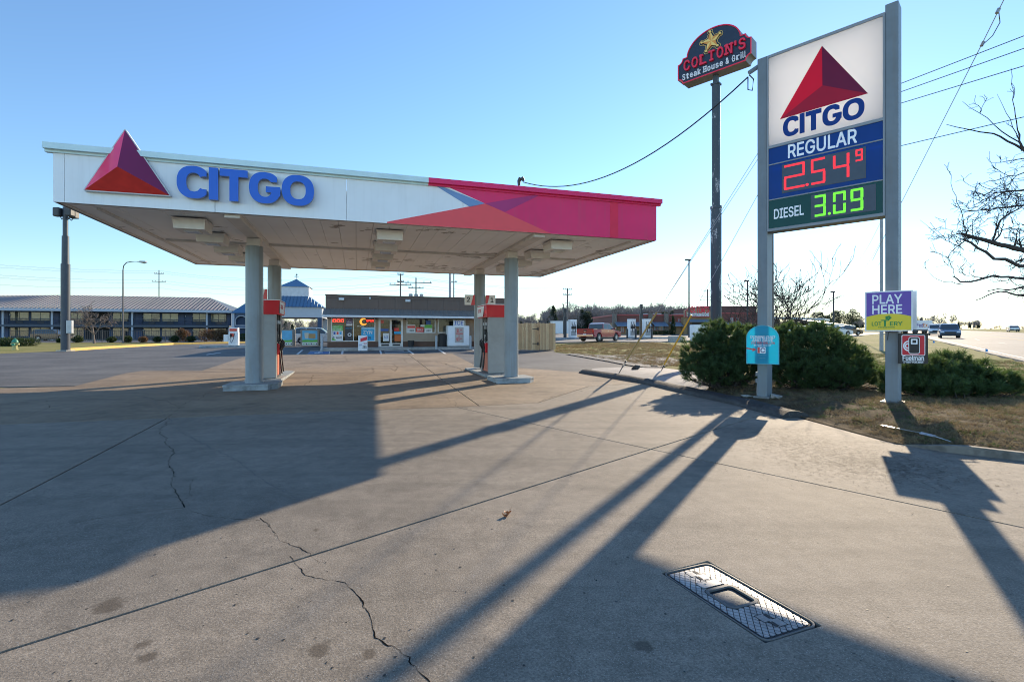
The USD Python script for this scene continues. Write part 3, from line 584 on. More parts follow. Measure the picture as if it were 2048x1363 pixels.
# columns with island pads
colg = mat('column_grey', (.23, .27, .30), .38, var=.08, scale=2, dirt=.28, dirtcol=(.12, .10, .09), streak=.45); capm = ceil_trim
padside = mat('pad_paint', (.27, .30, .32), .7, var=.25, dirt=.75, dscale=5, bump=.3); padtop = conc_b
def column(a, b, lab):
    w = CF.w(a, b); z = gz(*w)+.14; t = thing('canopy_column', lab, 'column', (w[0], w[1], z), CF.a, 'grey columns carrying the canopy')
    H = ZB-.08-z; th = np.linspace(0, 2*np.pi, 37)[:-1]
    obj('shaft', MB().tube([(0, 0, -.03), (0, 0, H-.2)], .218, 36), colg, t, smooth=40)
    obj('base_ring', MB().tube([(0, 0, -.02), (0, 0, .03)], .232, 36), colg, t, smooth=40)
    obj('cap', MB().box(-.16, .16, -.16, .16, H-.21, H+.0), capm, t); return t
column(-3.78, -2.0, 'front left grey round column on the left concrete island'); column(3.48, -2.0, 'front right grey round column on the right island'); column(-3.85, 2.0, 'rear left grey column behind the left fuel dispenser'); column(3.5, 2.3, 'rear right grey column behind the right dispenser')
def pad(poly, a, b, h, lab):
    w = CF.w(a, b); t = thing('fuel_island', lab, 'island', (w[0], w[1], gz(*w)), CF.a, 'raised concrete fuel islands')
    obj('side', MB().poly(poly, h+.06, T4([0, 0, -.08])), padside, t); obj('lip', MB().poly(poly.buffer(.012), .04, T4([0, 0, h-.045])), padside, t); obj('top', MB().poly(poly.buffer(-.03), .012, T4([0, 0, h-.018])), padtop, t)
nearp = sg.Polygon([(-.62, -.60), (.42, -.60), (.62, -.34), (.62, .60), (-.62, .60)])
pad(nearp, -3.78, -2.0, .15, 'near raised pad under the front left column'); pad(affinity.scale(nearp, 1, 1), 3.48, -2.0, .15, 'near raised pad under the front right column')
farp = sg.Polygon([(-.48, -.75), (.48, -.75), (.48, 2.6), (.3, 2.9), (-.3, 2.9), (-.48, 2.6)])
pad(farp, -3.78, .05, .10, 'rear pad under the left fuel dispenser'); pad(farp, 3.48, .05, .10, 'rear pad under the right fuel dispenser')

# fuel dispensers
dg = mat('dispenser_grey', (.30, .31, .31), .4, var=.08, scale=3, dirt=.25, dirtcol=(.15, .13, .11)); dred = mat('dispenser_red', (.55, .012, .02), .3, var=.06, coat=.4); dwh = mat('dispenser_white', (.72, .72, .72), .35, var=.04); dor = mat('dispenser_coral', (.55, .16, .10), .4, var=.1); scr = mat('screen_dark', (.02, .025, .03), .12)
def dispenser(a, b, lab):
    w = CF.w(a, b); t = thing('fuel_dispenser', lab, 'fuel dispenser', (w[0], w[1], gz(*w)+.10), CF.a, 'fuel dispensers on the canopy islands')
    for s in (-1, 1): obj('end_column', MB().box(-.33, .33, s*.60, s*.44, 0, 1.98, .02), dg, t)
    obj('lower_cabinet', MB().box(-.27, .27, -.44, .44, .03, .72, .01), dor, t); obj('upper_cabinet', MB().box(-.26, .26, -.44, .44, .72, 1.62, .01), dg, t)
    obj('plinth', MB().box(-.31, .31, -.55, .55, -.02, .05), darkm, t)
    v = obj('valance', MB().hull([(sx_*x, sy_*y, z) for sx_ in (-1, 1) for sy_ in (-1, 1) for x, y, z in ((.40, .63, 1.92), (.43, .66, 2.34))]), dred, t)
    obj('valance_cap', MB().box(-.42, .42, -.65, .65, 2.34, 2.365), dwh, t)
    for s, M in ((1, YZp(.432)), (-1, YZm(-.432))):
        fx = sg.Polygon([(-.64, 1.95), (.18, 1.95), (.36, 2.31), (-.64, 2.31)])
        tl = np.eye(4); 
        obj('valance_panel', MB().poly(fx, .006, M), dwh, t); obj('valance_lettering', text('CITGO', .11, True, .004, .42, M=M @ T4([0, 0, .006]), x=-.28, z=2.10), dred, t)
        X = s*.262
        obj('screen', MB().box(X, X+s*.02, -.10, .30, 1.32, 1.52, .004), scr, t); obj('card_reader', MB().box(X, X+s*.05, -.36, -.20, 1.12, 1.42, .01), black, t)
        obj('keypad', MB().box(X, X+s*.025, -.08, .12, 1.10, 1.26, .004), darkm, t)
        obj('no_smoking_sticker', MB().poly(sg.Point(.30, 1.20).buffer(.07), .003, YZp(.2605) if s > 0 else YZm(-.2605)), dwh, t)
        for j in range(2):
            y = -.17+j*.34
            bt = obj('nozzle_boot', MB().box(X, X+s*.10, y-.09, y+.09, .70, 1.04, .02), black if j else dred, t)
            nz = obj('nozzle', MB().tube([(X+s*.10, y, .80), (X+s*.15, y, .95), (X+s*.17, y, 1.10), (X+s*.10, y, 1.20), (X+s*.03, y, 1.10)], [.025, .038, .036, .026, .018]), black, t)
            obj('guard', MB().tube([(X+s*.16, y, .9), (X+s*.21, y, .98), (X+s*.20, y, 1.08), (X+s*.16, y, 1.1)], .012), darkm, nz)
            sw = .05*(j-1)
            kp = np.array([(.31, 0, 1.93), (.315, 0, 1.55), (.33, .01, 1.05), (.39, .05, .5), (.43, .05, .22), (.44, 0, .13+.03*j), (.43, -.05, .22), (.40, -.05, .5), (.385, -.02, .72), (.36, 0, .80)]); kp[:, 1] += sw*np.sin(np.linspace(0, np.pi, len(kp)))
            from scipy.interpolate import CubicSpline
            hp = CubicSpline(np.linspace(0, 1, len(kp)), kp)(np.linspace(0, 1, 36)); hp = np.column_stack([s*hp[:, 0], y+hp[:, 1], hp[:, 2]])
            obj('hose', MB().tube(hp, .019, 8), black, t, smooth=True)
            obj('hose_clip', MB().tube([hp[2], hp[3]], .028, 8), gal, t)
        obj('grade_button_row', MB().box(X, X+s*.012, -.38, .38, .78+.28, 1.075), dwh, t)
    return t
dispenser(-3.78, .12, 'grey fuel dispenser with red top beside the front left column'); dispenser(3.48, .12, 'grey fuel dispenser with red top beside the front right column')
flagm = mat('flag_white', (.70, .70, .68), .4, var=.04)
def flag(a, b, s, num, lab):
    w = CF.w(a+s*.218, b-.1); t = thing('pump_number_flag', lab, 'pump sign', (w[0], w[1], 2.78), CF.a, 'pump number flags on the columns')
    obj('plate', MB().box(0, s*.40, -.02, .02, 0, .40), flagm, t)
    pg = sg.Polygon([(0, 0), (s*.06, 0), (s*.16, .4), (0, .4)]) if s > 0 else sg.Polygon([(0, 0), (0, .4), (-.06, .4), (-.16, 0)])
    obj('red_edge', MB().poly(pg, .004, XZ(-.0203)), dred, t)
    if num: obj('number', text(num, .18, True, .004, M=XZ(-.0205), x=s*.26, z=.12), black, t)
flag(3.5, 2.3, -1, '2', 'pump flag reading 2 on the left side of the rear right column'); flag(3.5, 2.3, 1, '1', 'pump flag reading 1 on the right side of the rear right column')
flag(-3.85, 2.0, -1, '4', 'red edged pump flag on the rear left column')

# ================================================================== the price sign
ang = math.atan2(-1.65, 1.62); S = Frame(5.82, 11.5, 0.0, ang); SW = 2.31
sg_z = gz(5.82, 11.5)
sign = thing('price_sign', 'tall fuel price sign on two grey posts beside the clipped pines', 'sign', (5.82, 11.5, 0), ang)
polem = mat('sign_post_grey', (.165, .195, .22), .5, var=.10, scale=2, dirt=.25, streak=.35); cab_m = mat('sign_cabinet_grey', (.23, .25, .27), .45, var=.08)
zb_, zt_ = 3.97, 7.92
for x, top in ((.0, 7.93), (SW+.07, 8.06)):
    w = S.w(x, 0); z = gz(*w)
    obj('post', MB().box(x-.12, x+.09, -.14, .20, z-.1, top, .008), polem, sign)
    obj('base_plate', MB().box(x-.19, x+.16, -.21, .27, z-.01, z+.03), mat('base_plate', (.22, .22, .22), .5, .4, var=.2, dirt=.4), sign)
xl, xr = .092, SW-.052
zA, zB_, zC = S.sz(1765, 243)[1], S.sz(1765, 300)[1], S.sz(1765, 372)[1]
zA = (S.sz(1537, 300)[1]+zA)/2; zB_ = (S.sz(1537, 333)[1]+S.sz(1765, 285)[1])/2; zC = (S.sz(1537, 403)[1]+S.sz(1765, 364)[1])/2
print('sign rows', zA, zB_, zC)
wp = translucent('sign_acrylic_white', (.86, .86, .87), .72, .3, .05, (.93, .93, .94)); bp = translucent('sign_acrylic_blue', (.003, .10, .46), .45, .3, .10, (.004, .13, .62)); gpn = translucent('sign_acrylic_green', (.008, .13, .115), .35, .3, .08)
frame = MB()
for z in (zb_, zA, zt_-.03): frame.box(xl, xr, -.15, .19, z-.03, z+.03)
frame.box(xl, xl+.03, -.15, .19, zb_+.03, zA-.03).box(xl, xl+.03, -.15, .19, zA+.03, zt_-.06).box(xr-.03, xr, -.15, .19, zb_+.03, zA-.03).box(xr-.03, xr, -.15, .19, zA+.03, zt_-.06)
obj('cabinet_frame', frame, cab_m, sign)
fx0, fx1 = xl+.032, xr-.032
for nm, z0, z1, m_ in (('brand_panel', zA+.032, zt_-.062, wp), ('regular_panel', zB_+.012, zA-.032, bp), ('price_panel', zC+.012, zB_-.012, bp), ('diesel_panel', zb_+.032, zC-.012, gpn)):
    obj(nm, MB().box(fx0, fx1, -.130, -.124, z0, z1), m_, sign)
    obj('rear_panel', MB().box(fx0, fx1, .165, .171, z0, z1), wp if nm == 'brand_panel' else m_, sign)
for z in (zB_, zC): obj('divider', MB().box(fx0, fx1, -.140, -.118, z-.012, z+.012), cab_m, sign)
Y0 = -.1304
def spt(u, v): return np.array(S.sz(u, v, Y0))
sred, sdark, smid = translucent('sign_red', (.80, .012, .075), .5, .35, .05, (.95, .015, .08)), translucent('sign_dark_red', (.30, .01, .08), .4, .35), translucent('sign_mid_red', (.62, .016, .07), .45, .35)
ap, le, ri, ce = spt(1644, 92), spt(1560, 239), spt(1736, 187), spt(1645, 171)
for nm, pts, m_ in (('logo_left_face', (ap, le, ce), sred), ('logo_right_face', (ap, ce, ri), sdark), ('logo_lower_face', (le, ri, ce), smid)): obj(nm, MB().poly(sg.Polygon(pts), .004, XZ(Y0)), m_, sign)
bx0, bz0 = spt(1566, 272); bx1, bz1 = spt(1729, 205); bz0 = spt(1590, 269)[1]; hh = spt(1620, 217)[1]-spt(1620, 260)[1]
bz0 = (spt(1570, 272)[1]+spt(1720, 240)[1])/2; 
sblue = translucent('sign_blue_letter', (.004, .075, .42), .4, .35)
for nm, pg, ox in cl:
    q = affinity.translate(affinity.scale(pg, (bx1-bx0)/cw, .43, origin=(0, 0)), bx0+ox*(bx1-bx0)/cw, bz0); obj(nm, MB().poly(q, .004, XZ(Y0)), sblue, sign)
lw = mat('sign_white_letter', (.88, .89, .91), .45, var=.06)
rx0, rx1 = spt(1576, 310)[0], spt(1714, 280)[0]
obj('regular_lettering', text('REGULAR', .28, True, .004, rx1-rx0, M=XZ(Y0), x=(rx0+rx1)/2, z=(zA+zB_)/2-.135), lw, sign)
dx0, dx1 = spt(1548, 430)[0], spt(1608, 425)[0]
obj('diesel_lettering', text('DIESEL', .21, True, .004, dx1-dx0, M=XZ(Y0), x=(dx0+dx1)/2, z=(zb_+zC)/2-.10), lw, sign)
# LED modules
ledback = mat('led_module', (.045, .06, .085), .35, var=.15, scale=5); led_r = emit('led_red', (1.0, .05, .08), .72); led_g = emit('led_green', (.22, 1.0, .08), .62)
def digit(ch, x, z, w, h, st, parent, m_, name):
    segs = {'2': 'abged', '5': 'afgcd', '4': 'fgbc', '9': 'abcdfg', '3': 'abgcd', '0': 'abcdef'}[ch]
    R = {'a': (0, h-st, w, h), 'd': (0, 0, w, st), 'g': (0, h/2-st/2, w, h/2+st/2), 'f': (0, h/2, st, h), 'e': (0, 0, st, h/2), 'b': (w-st, h/2, w, h), 'c': (w-st, 0, w, h/2)}
    for s in segs:
        x0_, z0_, x1_, z1_ = R[s]; m = MB(); e = st*.18
        if s in 'adg': x0_ += st*.12; x1_ -= st*.12
        else: z0_ += st*.55 if True else 0; z1_ -= st*.55
        nxx, nzz = max(2, round((x1_-x0_)/(st/3))), max(2, round((z1_-z0_)/(st/3))); px, pz = (x1_-x0_)/nxx, (z1_-z0_)/nzz
        for i in range(nxx):
            for j in range(nzz):
                xx = x0_+i*px+ (z0_+j*pz)*0; m.box(x+xx+px*.10, x+xx+px*.90, Y0-.012, Y0-.006, z+z0_+j*pz+pz*.10, z+z0_+j*pz+pz*.90)
        obj(name, m, m_, parent)
qx0, qx1 = spt(1564, 360)[0], spt(1732, 330)[0]; mz0, mz1 = zC+.10, zB_-.06
lm = obj('price_display', MB().box(qx0, qx1, Y0-.006, Y0+.004, mz0, mz1), ledback, sign)
hd = (mz1-mz0)*.86; zz = mz0+.06
for ch, ua, ub in (('2', 1568, 1610), ('5', 1622, 1651), ('4', 1666, 1699)): digit(ch, spt(ua, 350)[0], zz, spt(ub, 350)[0]-spt(ua, 350)[0], hd, .047, lm, led_r, 'segment')
digit('9', spt(1711, 330)[0], zz+hd*.56, spt(1726, 330)[0]-spt(1711, 330)[0], hd*.44, .034, lm, led_r, 'segment')
dpx = spt(1614.5, 388)[0]; obj('decimal_point', MB().tube([(dpx, Y0-.012, zz+.03), (dpx, Y0-.004, zz+.03)], .030, 10), led_r, lm)
qx0, qx1 = spt(1622, 410)[0], spt(1752, 395)[0]; mz0, mz1 = zb_+.10, zC-.05
lm = obj('diesel_display', MB().box(qx0, qx1, Y0-.006, Y0+.004, mz0, mz1), ledback, sign)
hd = (mz1-mz0)*.86
for ch, ua, ub in (('3', 1629, 1652), ('0', 1666, 1692), ('9', 1701, 1727)): digit(ch, spt(ua, 408)[0], mz0+.045, spt(ub, 408)[0]-spt(ua, 408)[0], hd, .05, lm, led_g, 'segment')
dpx = spt(1659, 430)[0]; obj('decimal_point', MB().tube([(dpx, Y0-.012, mz0+.075), (dpx, Y0-.004, mz0+.075)], .028, 10), led_g, lm)
# conduit box near the foot of the left post
w = S.w(0, 0); zf_ = gz(*w)
for k in range(2): obj('junction_box', MB().box(-.19, -.12, -.06, .04, zf_+.32+.16*k, zf_+.42+.16*k, .006), cab_m, sign)
obj('conduit', MB().tube([(-.16, 0, zf_-.05), (-.17, 0, zf_+.12), (-.155, -.01, zf_+.34)], .018), gal, sign)
# download board on the left post
bx = P(1528, 690, 11.2); Bd = Frame(bx[0], bx[1], 0, math.radians(-36))
db = thing('app_board', 'arched cyan download board strapped to the left sign post', 'sign board', (bx[0], bx[1], P(1528, 727, 11.2)[2]), Bd.a)
bw, bh = .66, .86; arch = unary_union([sg.box(-bw/2, 0, bw/2, bh-bw*.44), affinity.scale(sg.Point(0, bh-bw*.44).buffer(bw/2, quad_segs=16), 1, .88)])
cyan = translucent('board_cyan', (.03, .52, .72), .5, .35, .25, (.08, .66, .82)); pale = translucent('board_edge', (.25, .72, .82), .4, .4)
obj('panel', MB().poly(arch, .012, XZ(-.19)), cyan, db); obj('rim', MB().poly(arch.difference(arch.buffer(-.014)), .004, XZ(-.2025)), pale, db)
wl, nv, rdm = mat('print_white', (.78, .80, .82), .4, var=.03), mat('print_navy', (.015, .04, .16), .4), mat('print_red', (.62, .06, .05), .4)
XB = XZ(-.2025)
for k, (dy) in enumerate((.003,)): pass
for s_, h_, w_, z_ in (('DOWNLOAD', .062, .50, .565), ('AND SAVE', .062, .42, .495)):
    obj('lettering_shadow', text(s_, h_, True, .002, w_, M=XB, x=.004, z=z_-.005, shear=.1), nv, db); obj('lettering', text(s_, h_, True, .004, w_, M=XB, x=0, z=z_, shear=.1), wl, db)
obj('lettering', text('25¢ PER GALLON', .042, True, .004, .48, M=XB, x=.01, z=.444), rdm, db); obj('lettering', text('IN FIRST FILL-UP', .03, True, .004, .34, M=XB, x=.0, z=.400), wl, db)
obj('arrow', MB().poly(sg.Polygon([(-.33, .335), (-.20, .312), (-.20, .275), (-.12, .318), (-.19, .362), (-.195, .338), (-.33, .365)]), .004, XB), rdm, db)
obj('app_icon', MB().poly(rrect(-.10, .065, .235, .375, .015), .004, XB), wl, db); obj('app_icon_stripe', MB().poly(sg.box(-.095, .24, -.05, .37), .003, XZ(-.2066)), rdm, db); obj('app_icon_letter', text('C', .10, True, .003, M=XZ(-.2066), x=.008, z=.257), nv, db)
for k in range(2): obj('fine_print', text('see app for terms and details' if 0 else 'CLUB CITGO' if k == 0 else 'citgo.com', .022, True, .002, .16 if k == 0 else .12, M=XB, x=0, z=.185-.06*k), pale, db)
for z in (.14, .62): obj('strap', MB().box(-.14, .13, -.185, -.16, z, z+.03), black, db)
# lottery sign and hanging fuel card sign on the right post
px_ = P(1778, 624, 9.72); Lf = Frame(px_[0], px_[1], 0, math.radians(-40)); zl = P(1778, 662, 9.7)[2]
lo = thing('lottery_sign', 'purple and yellow lottery sign tied to the right sign post', 'sign', (px_[0], px_[1], zl), Lf.a)
lw_, lh_ = .735, .77; fm = mat('lottery_white', (.74, .74, .76), .4); pur = mat('lottery_purple', (.13, .06, .36), .4, var=.1); yel = mat('lottery_yellow', (.72, .55, .02), .4, var=.05); grn = mat('lottery_green', (.015, .22, .05), .4)
obj('board', MB().box(-lw_/2, lw_/2, -.21, -.195, 0, lh_), fm, lo); obj('second_board', MB().box(-lw_/2+.05, lw_/2+.05, .21, .225, .015, lh_+.01), fm, lo)
XL = XZ(-.2104)
obj('purple_field', MB().poly(sg.box(-lw_/2+.025, .27, lw_/2-.025, lh_-.025), .003, XL), pur, lo)
cv = np.linspace(-lw_/2+.025, lw_/2-.025, 16); obj('yellow_field', MB().poly(sg.Polygon([(-lw_/2+.025, .02), (lw_/2-.025, .02)]+[(x, .285-.5*(x*x-.1)) for x in cv[::-1]]), .005, XL), yel, lo)
XM = XZ(-.2156)
obj('lettering', text('PLAY', .165, True, .004, .46, M=XZ(-.2136), x=-.02, z=.53), wl, lo); obj('lettering', text('HERE', .165, True, .004, .46, M=XZ(-.2136), x=-.02, z=.335), wl, lo)
obj('lettering', text('LOT', .075, True, .004, .15, M=XM, x=-.18, z=.105), grn, lo); obj('lettering', text('T', .12, True, .004, .13, M=XM, x=-.05, z=.095), grn, lo); obj('lettering', text('ERY', .075, True, .004, .19, M=XM, x=.12, z=.105), grn, lo); obj('lettering', text('TENNESSEE', .022, True, .003, .26, M=XM, x=-.03, z=.062), grn, lo)
fl = MB()
for k in range(5): fl.poly(affinity.translate(affinity.scale(sg.Point(0, 0).buffer(.024), 1, .7), .0+.028*math.cos(k*1.257), .255+.024*math.sin(k*1.257)), .004, XM)
obj('flower_emblem', fl, grn, lo)
fx_ = P(1826, 697, 9.55); Ff = Frame(fx_[0], fx_[1], 0, math.radians(-8)); zf2 = P(1826, 727, 9.55)[2]
fu = thing('fuel_card_sign', 'black and red hanging fuel card sign beside the right post', 'sign', (fx_[0], fx_[1], zf2), Ff.a)
obj('board', MB().poly(rrect(-.255, .255, 0, .585, .02), .012, XZ(.006)), mat('sign_black', (.012, .012, .014), .35), fu)
XF = XZ(-.0064); obj('white_border', MB().poly(rrect(-.205, .205, .155, .55, .025), .003, XF), wl, fu); obj('red_field', MB().poly(rrect(-.193, .193, .167, .538, .02), .0045, XF), mat('fuel_red', (.52, .012, .03), .35), fu)
ic = rrect(-.075, .10, .20, .50, .03); obj('pump_emblem', MB().poly(ic.buffer(.012), .006, XF), wl, fu); blk = mat('sign_ink', (.012, .012, .014), .4); obj('pump_emblem_body', MB().poly(ic, .0075, XF), blk, fu)
obj('pump_emblem_window', MB().poly(rrect(-.045, .07, .37, .475, .012).difference(rrect(-.02, .045, .395, .45, .005)), .009, XF), wl, fu)
arc = sg.Point(-.08, .34).buffer(.10).difference(sg.Point(-.08, .34).buffer(.075)).intersection(sg.box(-.3, .2, -.09, .5)); obj('nozzle_emblem', MB().poly(unary_union([arc, sg.Point(-.10, .34).buffer(.05).difference(sg.Point(-.10, .34).buffer(.028)).intersection(sg.box(-.3, .2, -.088, .5))]), .006, XF), wl, fu)
obj('lettering', text('Fuelman', .085, True, .004, .37, M=XF, x=0, z=.068), wl, fu); obj('underline', MB().box(-.19, .19, -.0094, -.0064, .048, .053), wl, fu); obj('phone_lettering', text('1-800-FUELMAN', .028, True, .003, .34, M=XF, x=0, z=.014), wl, fu)
obj('hanger', MB().tube([(-.2, 0, .58), (-.2, 0, .63)], .006).tube([(.2, 0, .58), (.2, 0, .63)], .006).tube([(-.42, .05, .64), (.25, 0, .64)], .012).tube([(-.42, .05, .45), (-.40, .05, .60), (-.3, .03, .64)], .010), darkm, fu)
# ================================================================== restaurant pole sign
cs = Frame(8.35, 24.7, 0, math.atan2(-2.4, 2.45)); 
rp = thing('restaurant_sign', 'dark arched steak house sign with red letters and gold star on tall pole', 'sign', (cs.o[0], cs.o[1], 0), cs.a)
W_ = 3.43; zbot = (cs.sz(1362, 176)[1]+cs.sz(1508, 124)[1])/2; print('restaurant sign z', zbot)
H1, H2 = 1.22, 2.12
body = sg.box(0, 0, W_, H1)
for x, z in ((0, 0), (W_, 0), (0, H1), (W_, H1)): body = body.difference(sg.Point(x, z).buffer(.24, quad_segs=8))
body = body.union(affinity.scale(sg.Point(W_*.5, H1-.05).buffer(1, quad_segs=24), W_*.37, H2-H1+.05).intersection(sg.box(0, H1-.1, W_, 9)))
ns = mat('night_blue', (.012, .022, .045), .4, var=.15); nred = mat('neon_red', (.75, .02, .06), .35, var=.05); side_w = mat('sign_side_grey', (.18, .18, .18), .5, var=.1, dirt=.3)
pc = cs.sz(1432, 150)[0]
obj('cabinet', MB().poly(body, .62, XZ(.31, 0, zbot)), side_w, rp); obj('face', MB().poly(body.buffer(-.02), .012, XZ(-.31, 0, zbot)), ns, rp); obj('rear_face', MB().poly(body.buffer(-.02), .012, XZ(.322, 0, zbot)), ns, rp)
obj('red_border', MB().poly(body.difference(body.buffer(-.05)), .04, XZ(-.31, 0, zbot)), nred, rp)
def slab(t, h, w, bold=True): return text(t, h, bold, .06, w)
def serif_text(s, x0, x1, z0, h, m_, name, depth, yy):
    n = len(s); wts = [1.0 if c not in "'il " else .45 for c in s]; tot = sum(wts); x = x0
    for c, wt in zip(s, wts):
        wd = (x1-x0)*wt/tot; cx = x+wd/2; x += wd
        if c == ' ': continue
        m = MB(); k = text(c, h, True, depth, wd*.74 if c not in "'il" else wd*.45, M=XZ(yy, 0, zbot), x=cx, z=z0); m.add(k)
        e = h*.17; sw = wd*.46
        def sf(xa, zz): m.poly(sg.box(cx+xa-sw/2, z0+zz, cx+xa+sw/2, z0+zz+e), depth*1.0+.002, XZ(yy, 0, zbot))
        for xa, zz in {'L': [(-wd*.22, 0), (-wd*.22, h-e)], 'T': [(0, 0)], 'N': [(-wd*.27, 0), (-wd*.27, h-e), (wd*.27, h-e)], 'H': [(-wd*.25, 0), (-wd*.25, h-e), (wd*.25, 0), (wd*.25, h-e)], 'k': [(-wd*.2, 0)], 'i': [(0, 0)], 'l': [(0, 0)], 'r': [(-wd*.1, 0)]}.get(c, []): sf(xa, zz)
        obj(name, m, m_, rp)
white_n = mat('letter_white', (.70, .72, .76), .4, var=.08)
serif_text("COLTON'S", .28, W_-.18, .56, .46, nred, 'red_letter', .10, -.322)
serif_text('Steak House & Grill', .22, W_-.22, .16, .27, white_n, 'white_letter', .05, -.322)
def star(R, r, n=5, rot=90): return [(R*math.cos(math.radians(rot+k*36)), R*math.sin(math.radians(rot+k*36))) if k % 2 == 0 else (r*math.cos(math.radians(rot+k*36)), r*math.sin(math.radians(rot+k*36))) for k in range(10)]
gold, gold2 = mat('star_gold', (.80, .56, .16), .35, var=.1), mat('star_amber', (.66, .28, .05), .35, var=.1)
sp_ = star(.45, .20, rot=96); scx, scz = W_*.48, 1.50
halo = unary_union([sg.Polygon(sp_)]+[sg.Point(*sp_[k]).buffer(.05) for k in range(0, 10, 2)])
obj('star_halo', MB().poly(affinity.translate(halo.buffer(.075).difference(halo.buffer(.06)), scx, scz), .02, XZ(-.322, 0, zbot)), gold, rp)
for k in range(10):
    q = sg.Polygon([(0, 0), sp_[k], sp_[(k+1) % 10]]); obj('star_facet', MB().poly(affinity.translate(q, scx, scz), .05, XZ(-.322, 0, zbot)), gold if k % 2 else gold2, rp)
for k in range(0, 10, 2): obj('star_ball', MB().poly(affinity.translate(sg.Point(*sp_[k]).buffer(.05), scx, scz), .07, XZ(-.322, 0, zbot)), gold, rp)
pm_ = mat('pole_dark_peeling', (.035, .05, .065), .5, var=.2, scale=3, dirt=.0)
def peel():
    n = {'g': ('geometry', {}), 'mp': ('mapping', {'scale': (1.4, 1.4, .55)}), 'n': ('noise_texture', {'scale': 1.6, 'detail': 9.0, 'roughness': .72}), 'r': ('map_range', {'from_min': .55, 'from_max': .575, 'clamp': True}), 'n2': ('noise_texture', {'scale': 30.0, 'detail': 3.0}), 'r2': ('map_range', {'from_min': .40, 'from_max': .52, 'clamp': True}), 'mu': ('math', {'math_type': 'multiply'}),
         'mx': ('mix', {'color1': (.04, .055, .07), 'color2': (.42, .43, .44)}), 'p': ('principled_bsdf', {'roughness': .5})}
    return usdkit.material(stage, '/World/Looks/peeling_pole', n, [('g.position', 'mp.vector'), ('mp.vector', 'n.vector'), ('g.position', 'n2.vector'), ('n.fac', 'r.value'), ('n2.fac', 'r2.value'), ('r.result', 'mu.value1'), ('r2.result', 'mu.value2'), ('mu.value', 'mx.fac'), ('mx.color', 'p.base_color')], surface='p.BSDF')
pm_ = peel()
pb = cs.w(pc, 0); zp = gz(*pb); zj = P(1433, 415, pb[1])[2]
obj('lower_pole', MB().tube([(pc, 0, zp-.2), (pc, 0, zj)], .245, 24), pm_, rp, smooth=40); obj('pole_collar', MB().tube([(pc, 0, zj-.06), (pc, 0, zj+.05)], .262, 24), pm_, rp, smooth=40)
obj('upper_pole', MB().tube([(pc, 0, zj), (pc, 0, zbot-.42)], .18, 20), pm_, rp, smooth=40); obj('neck', MB().box(pc-.10, pc+.10, -.1, .1, zbot-.42, zbot+.1).box(pc-.19, pc+.19, -.19, .19, zbot-.46, zbot-.38), pm_, rp)

# ================================================================== convenience store
SF = Frame(-13.3, 36.0, .56, math.radians(18)); st_z = SF.o[2]
beige = mat('wall_beige', (.33, .255, .19), .8, var=.08, dirt=.25, dscale=.7); brownw = mat('wall_brown', (.115, .062, .042), .8, var=.12, dirt=.2); sidm = mat('siding_brown', (.12, .082, .064), .7, var=.10, scale=1.5, streak=.25); awn = mat('awning_metal', (.215, .19, .165), .6, .0, var=.12); gut = mat('gutter_white', (.62, .63, .64), .4, var=.05, dirt=.15); walk = apronm; alu = mat('door_aluminium', (.62, .63, .63), .35, .2, var=.05)
store = thing('convenience_store', 'low brown convenience store with metal awning and poster covered windows', 'shop', SF.loc(), SF.a)
SL = SF.sz(1012, 650)[0]; zc = SF.sz(700, 683)[1]; zpar = SF.sz(653, 590)[1]; zaw = SF.sz(660, 617)[1]; sw_ = .16
def sp(u, v, off=0.): return SF.sz(u, v, off)
holes = {}
for nm, (u0, v0, u1, v1) in {'w1': (662.5, 634.8, 750.6, 682.5), 'd': (757, 635.5, 806, 691.5), 'w2': (813, 635.8, 871, 665.5), 'w3': (875.6, 636.8, 931, 665.5)}.items():
    a0, z0 = sp(u0, v1); a1, z1 = sp(u1, v0); z0b = sp(u1, v1)[1]; holes[nm] = (a0, a1, (z0+z0b)/2, z1)
holes['d'] = (holes['d'][0], holes['d'][1], sw_, holes['d'][3])
hu = unary_union([sg.box(a, z, b, d) for a, b, z, d in holes.values()])
zt_w = zaw+.1
lowp = sg.box(0, 0, SL, zc).difference(hu); upp = sg.box(0, zc, SL, zt_w).difference(hu)
obj('lower_wall', MB().poly(lowp, .15, XZ(.15)), brownw, store); obj('upper_wall', MB().poly(upp, .15, XZ(.151)), beige, store)
D_ = 11.0
obj('wall', MB().box(0, .15, .15, D_, 0, zt_w).box(SL-.15, SL, .15, D_, 0, zt_w).box(0, SL, D_, D_+.15, 0, zt_w), beige, store)
obj('roof', MB().box(-.05, SL+.05, .1, D_+.1, zt_w, zt_w+.12), mat('roof_felt', (.12, .12, .12), .9), store)
px0 = sp(651, 600)[0]
ztr = sp(660, 595.5)[1]
xe = px0
while xe < SL+.2:
    x1 = min(xe+1.22, SL+.2); obj('parapet_panel', MB().box(xe+.006, x1-.006, -.06, .02, zt_w-.1, ztr-.01), sidm, store); obj('parapet_panel', MB().box(xe+.006, x1-.006, -.05, .02, ztr+.01, zpar), sidm, store); xe = x1
obj('parapet_backing', MB().box(px0+.01, SL+.19, .025, .10, zt_w-.1, zpar-.01), sidm, store)
obj('parapet_cap', MB().box(px0-.03, SL+.23, -.10, .125, zpar, zpar+.06).box(px0, px0+.08, .12, D_, zt_w, zpar).box(SL+.12, SL+.2, .12, D_, zt_w, zpar), sidm, store)
ze, AO = sp(700, 630.5, -1.3)[1], -1.3
ax0, ax1 = sp(644, 631, AO)[0], SL+.4; za = zaw
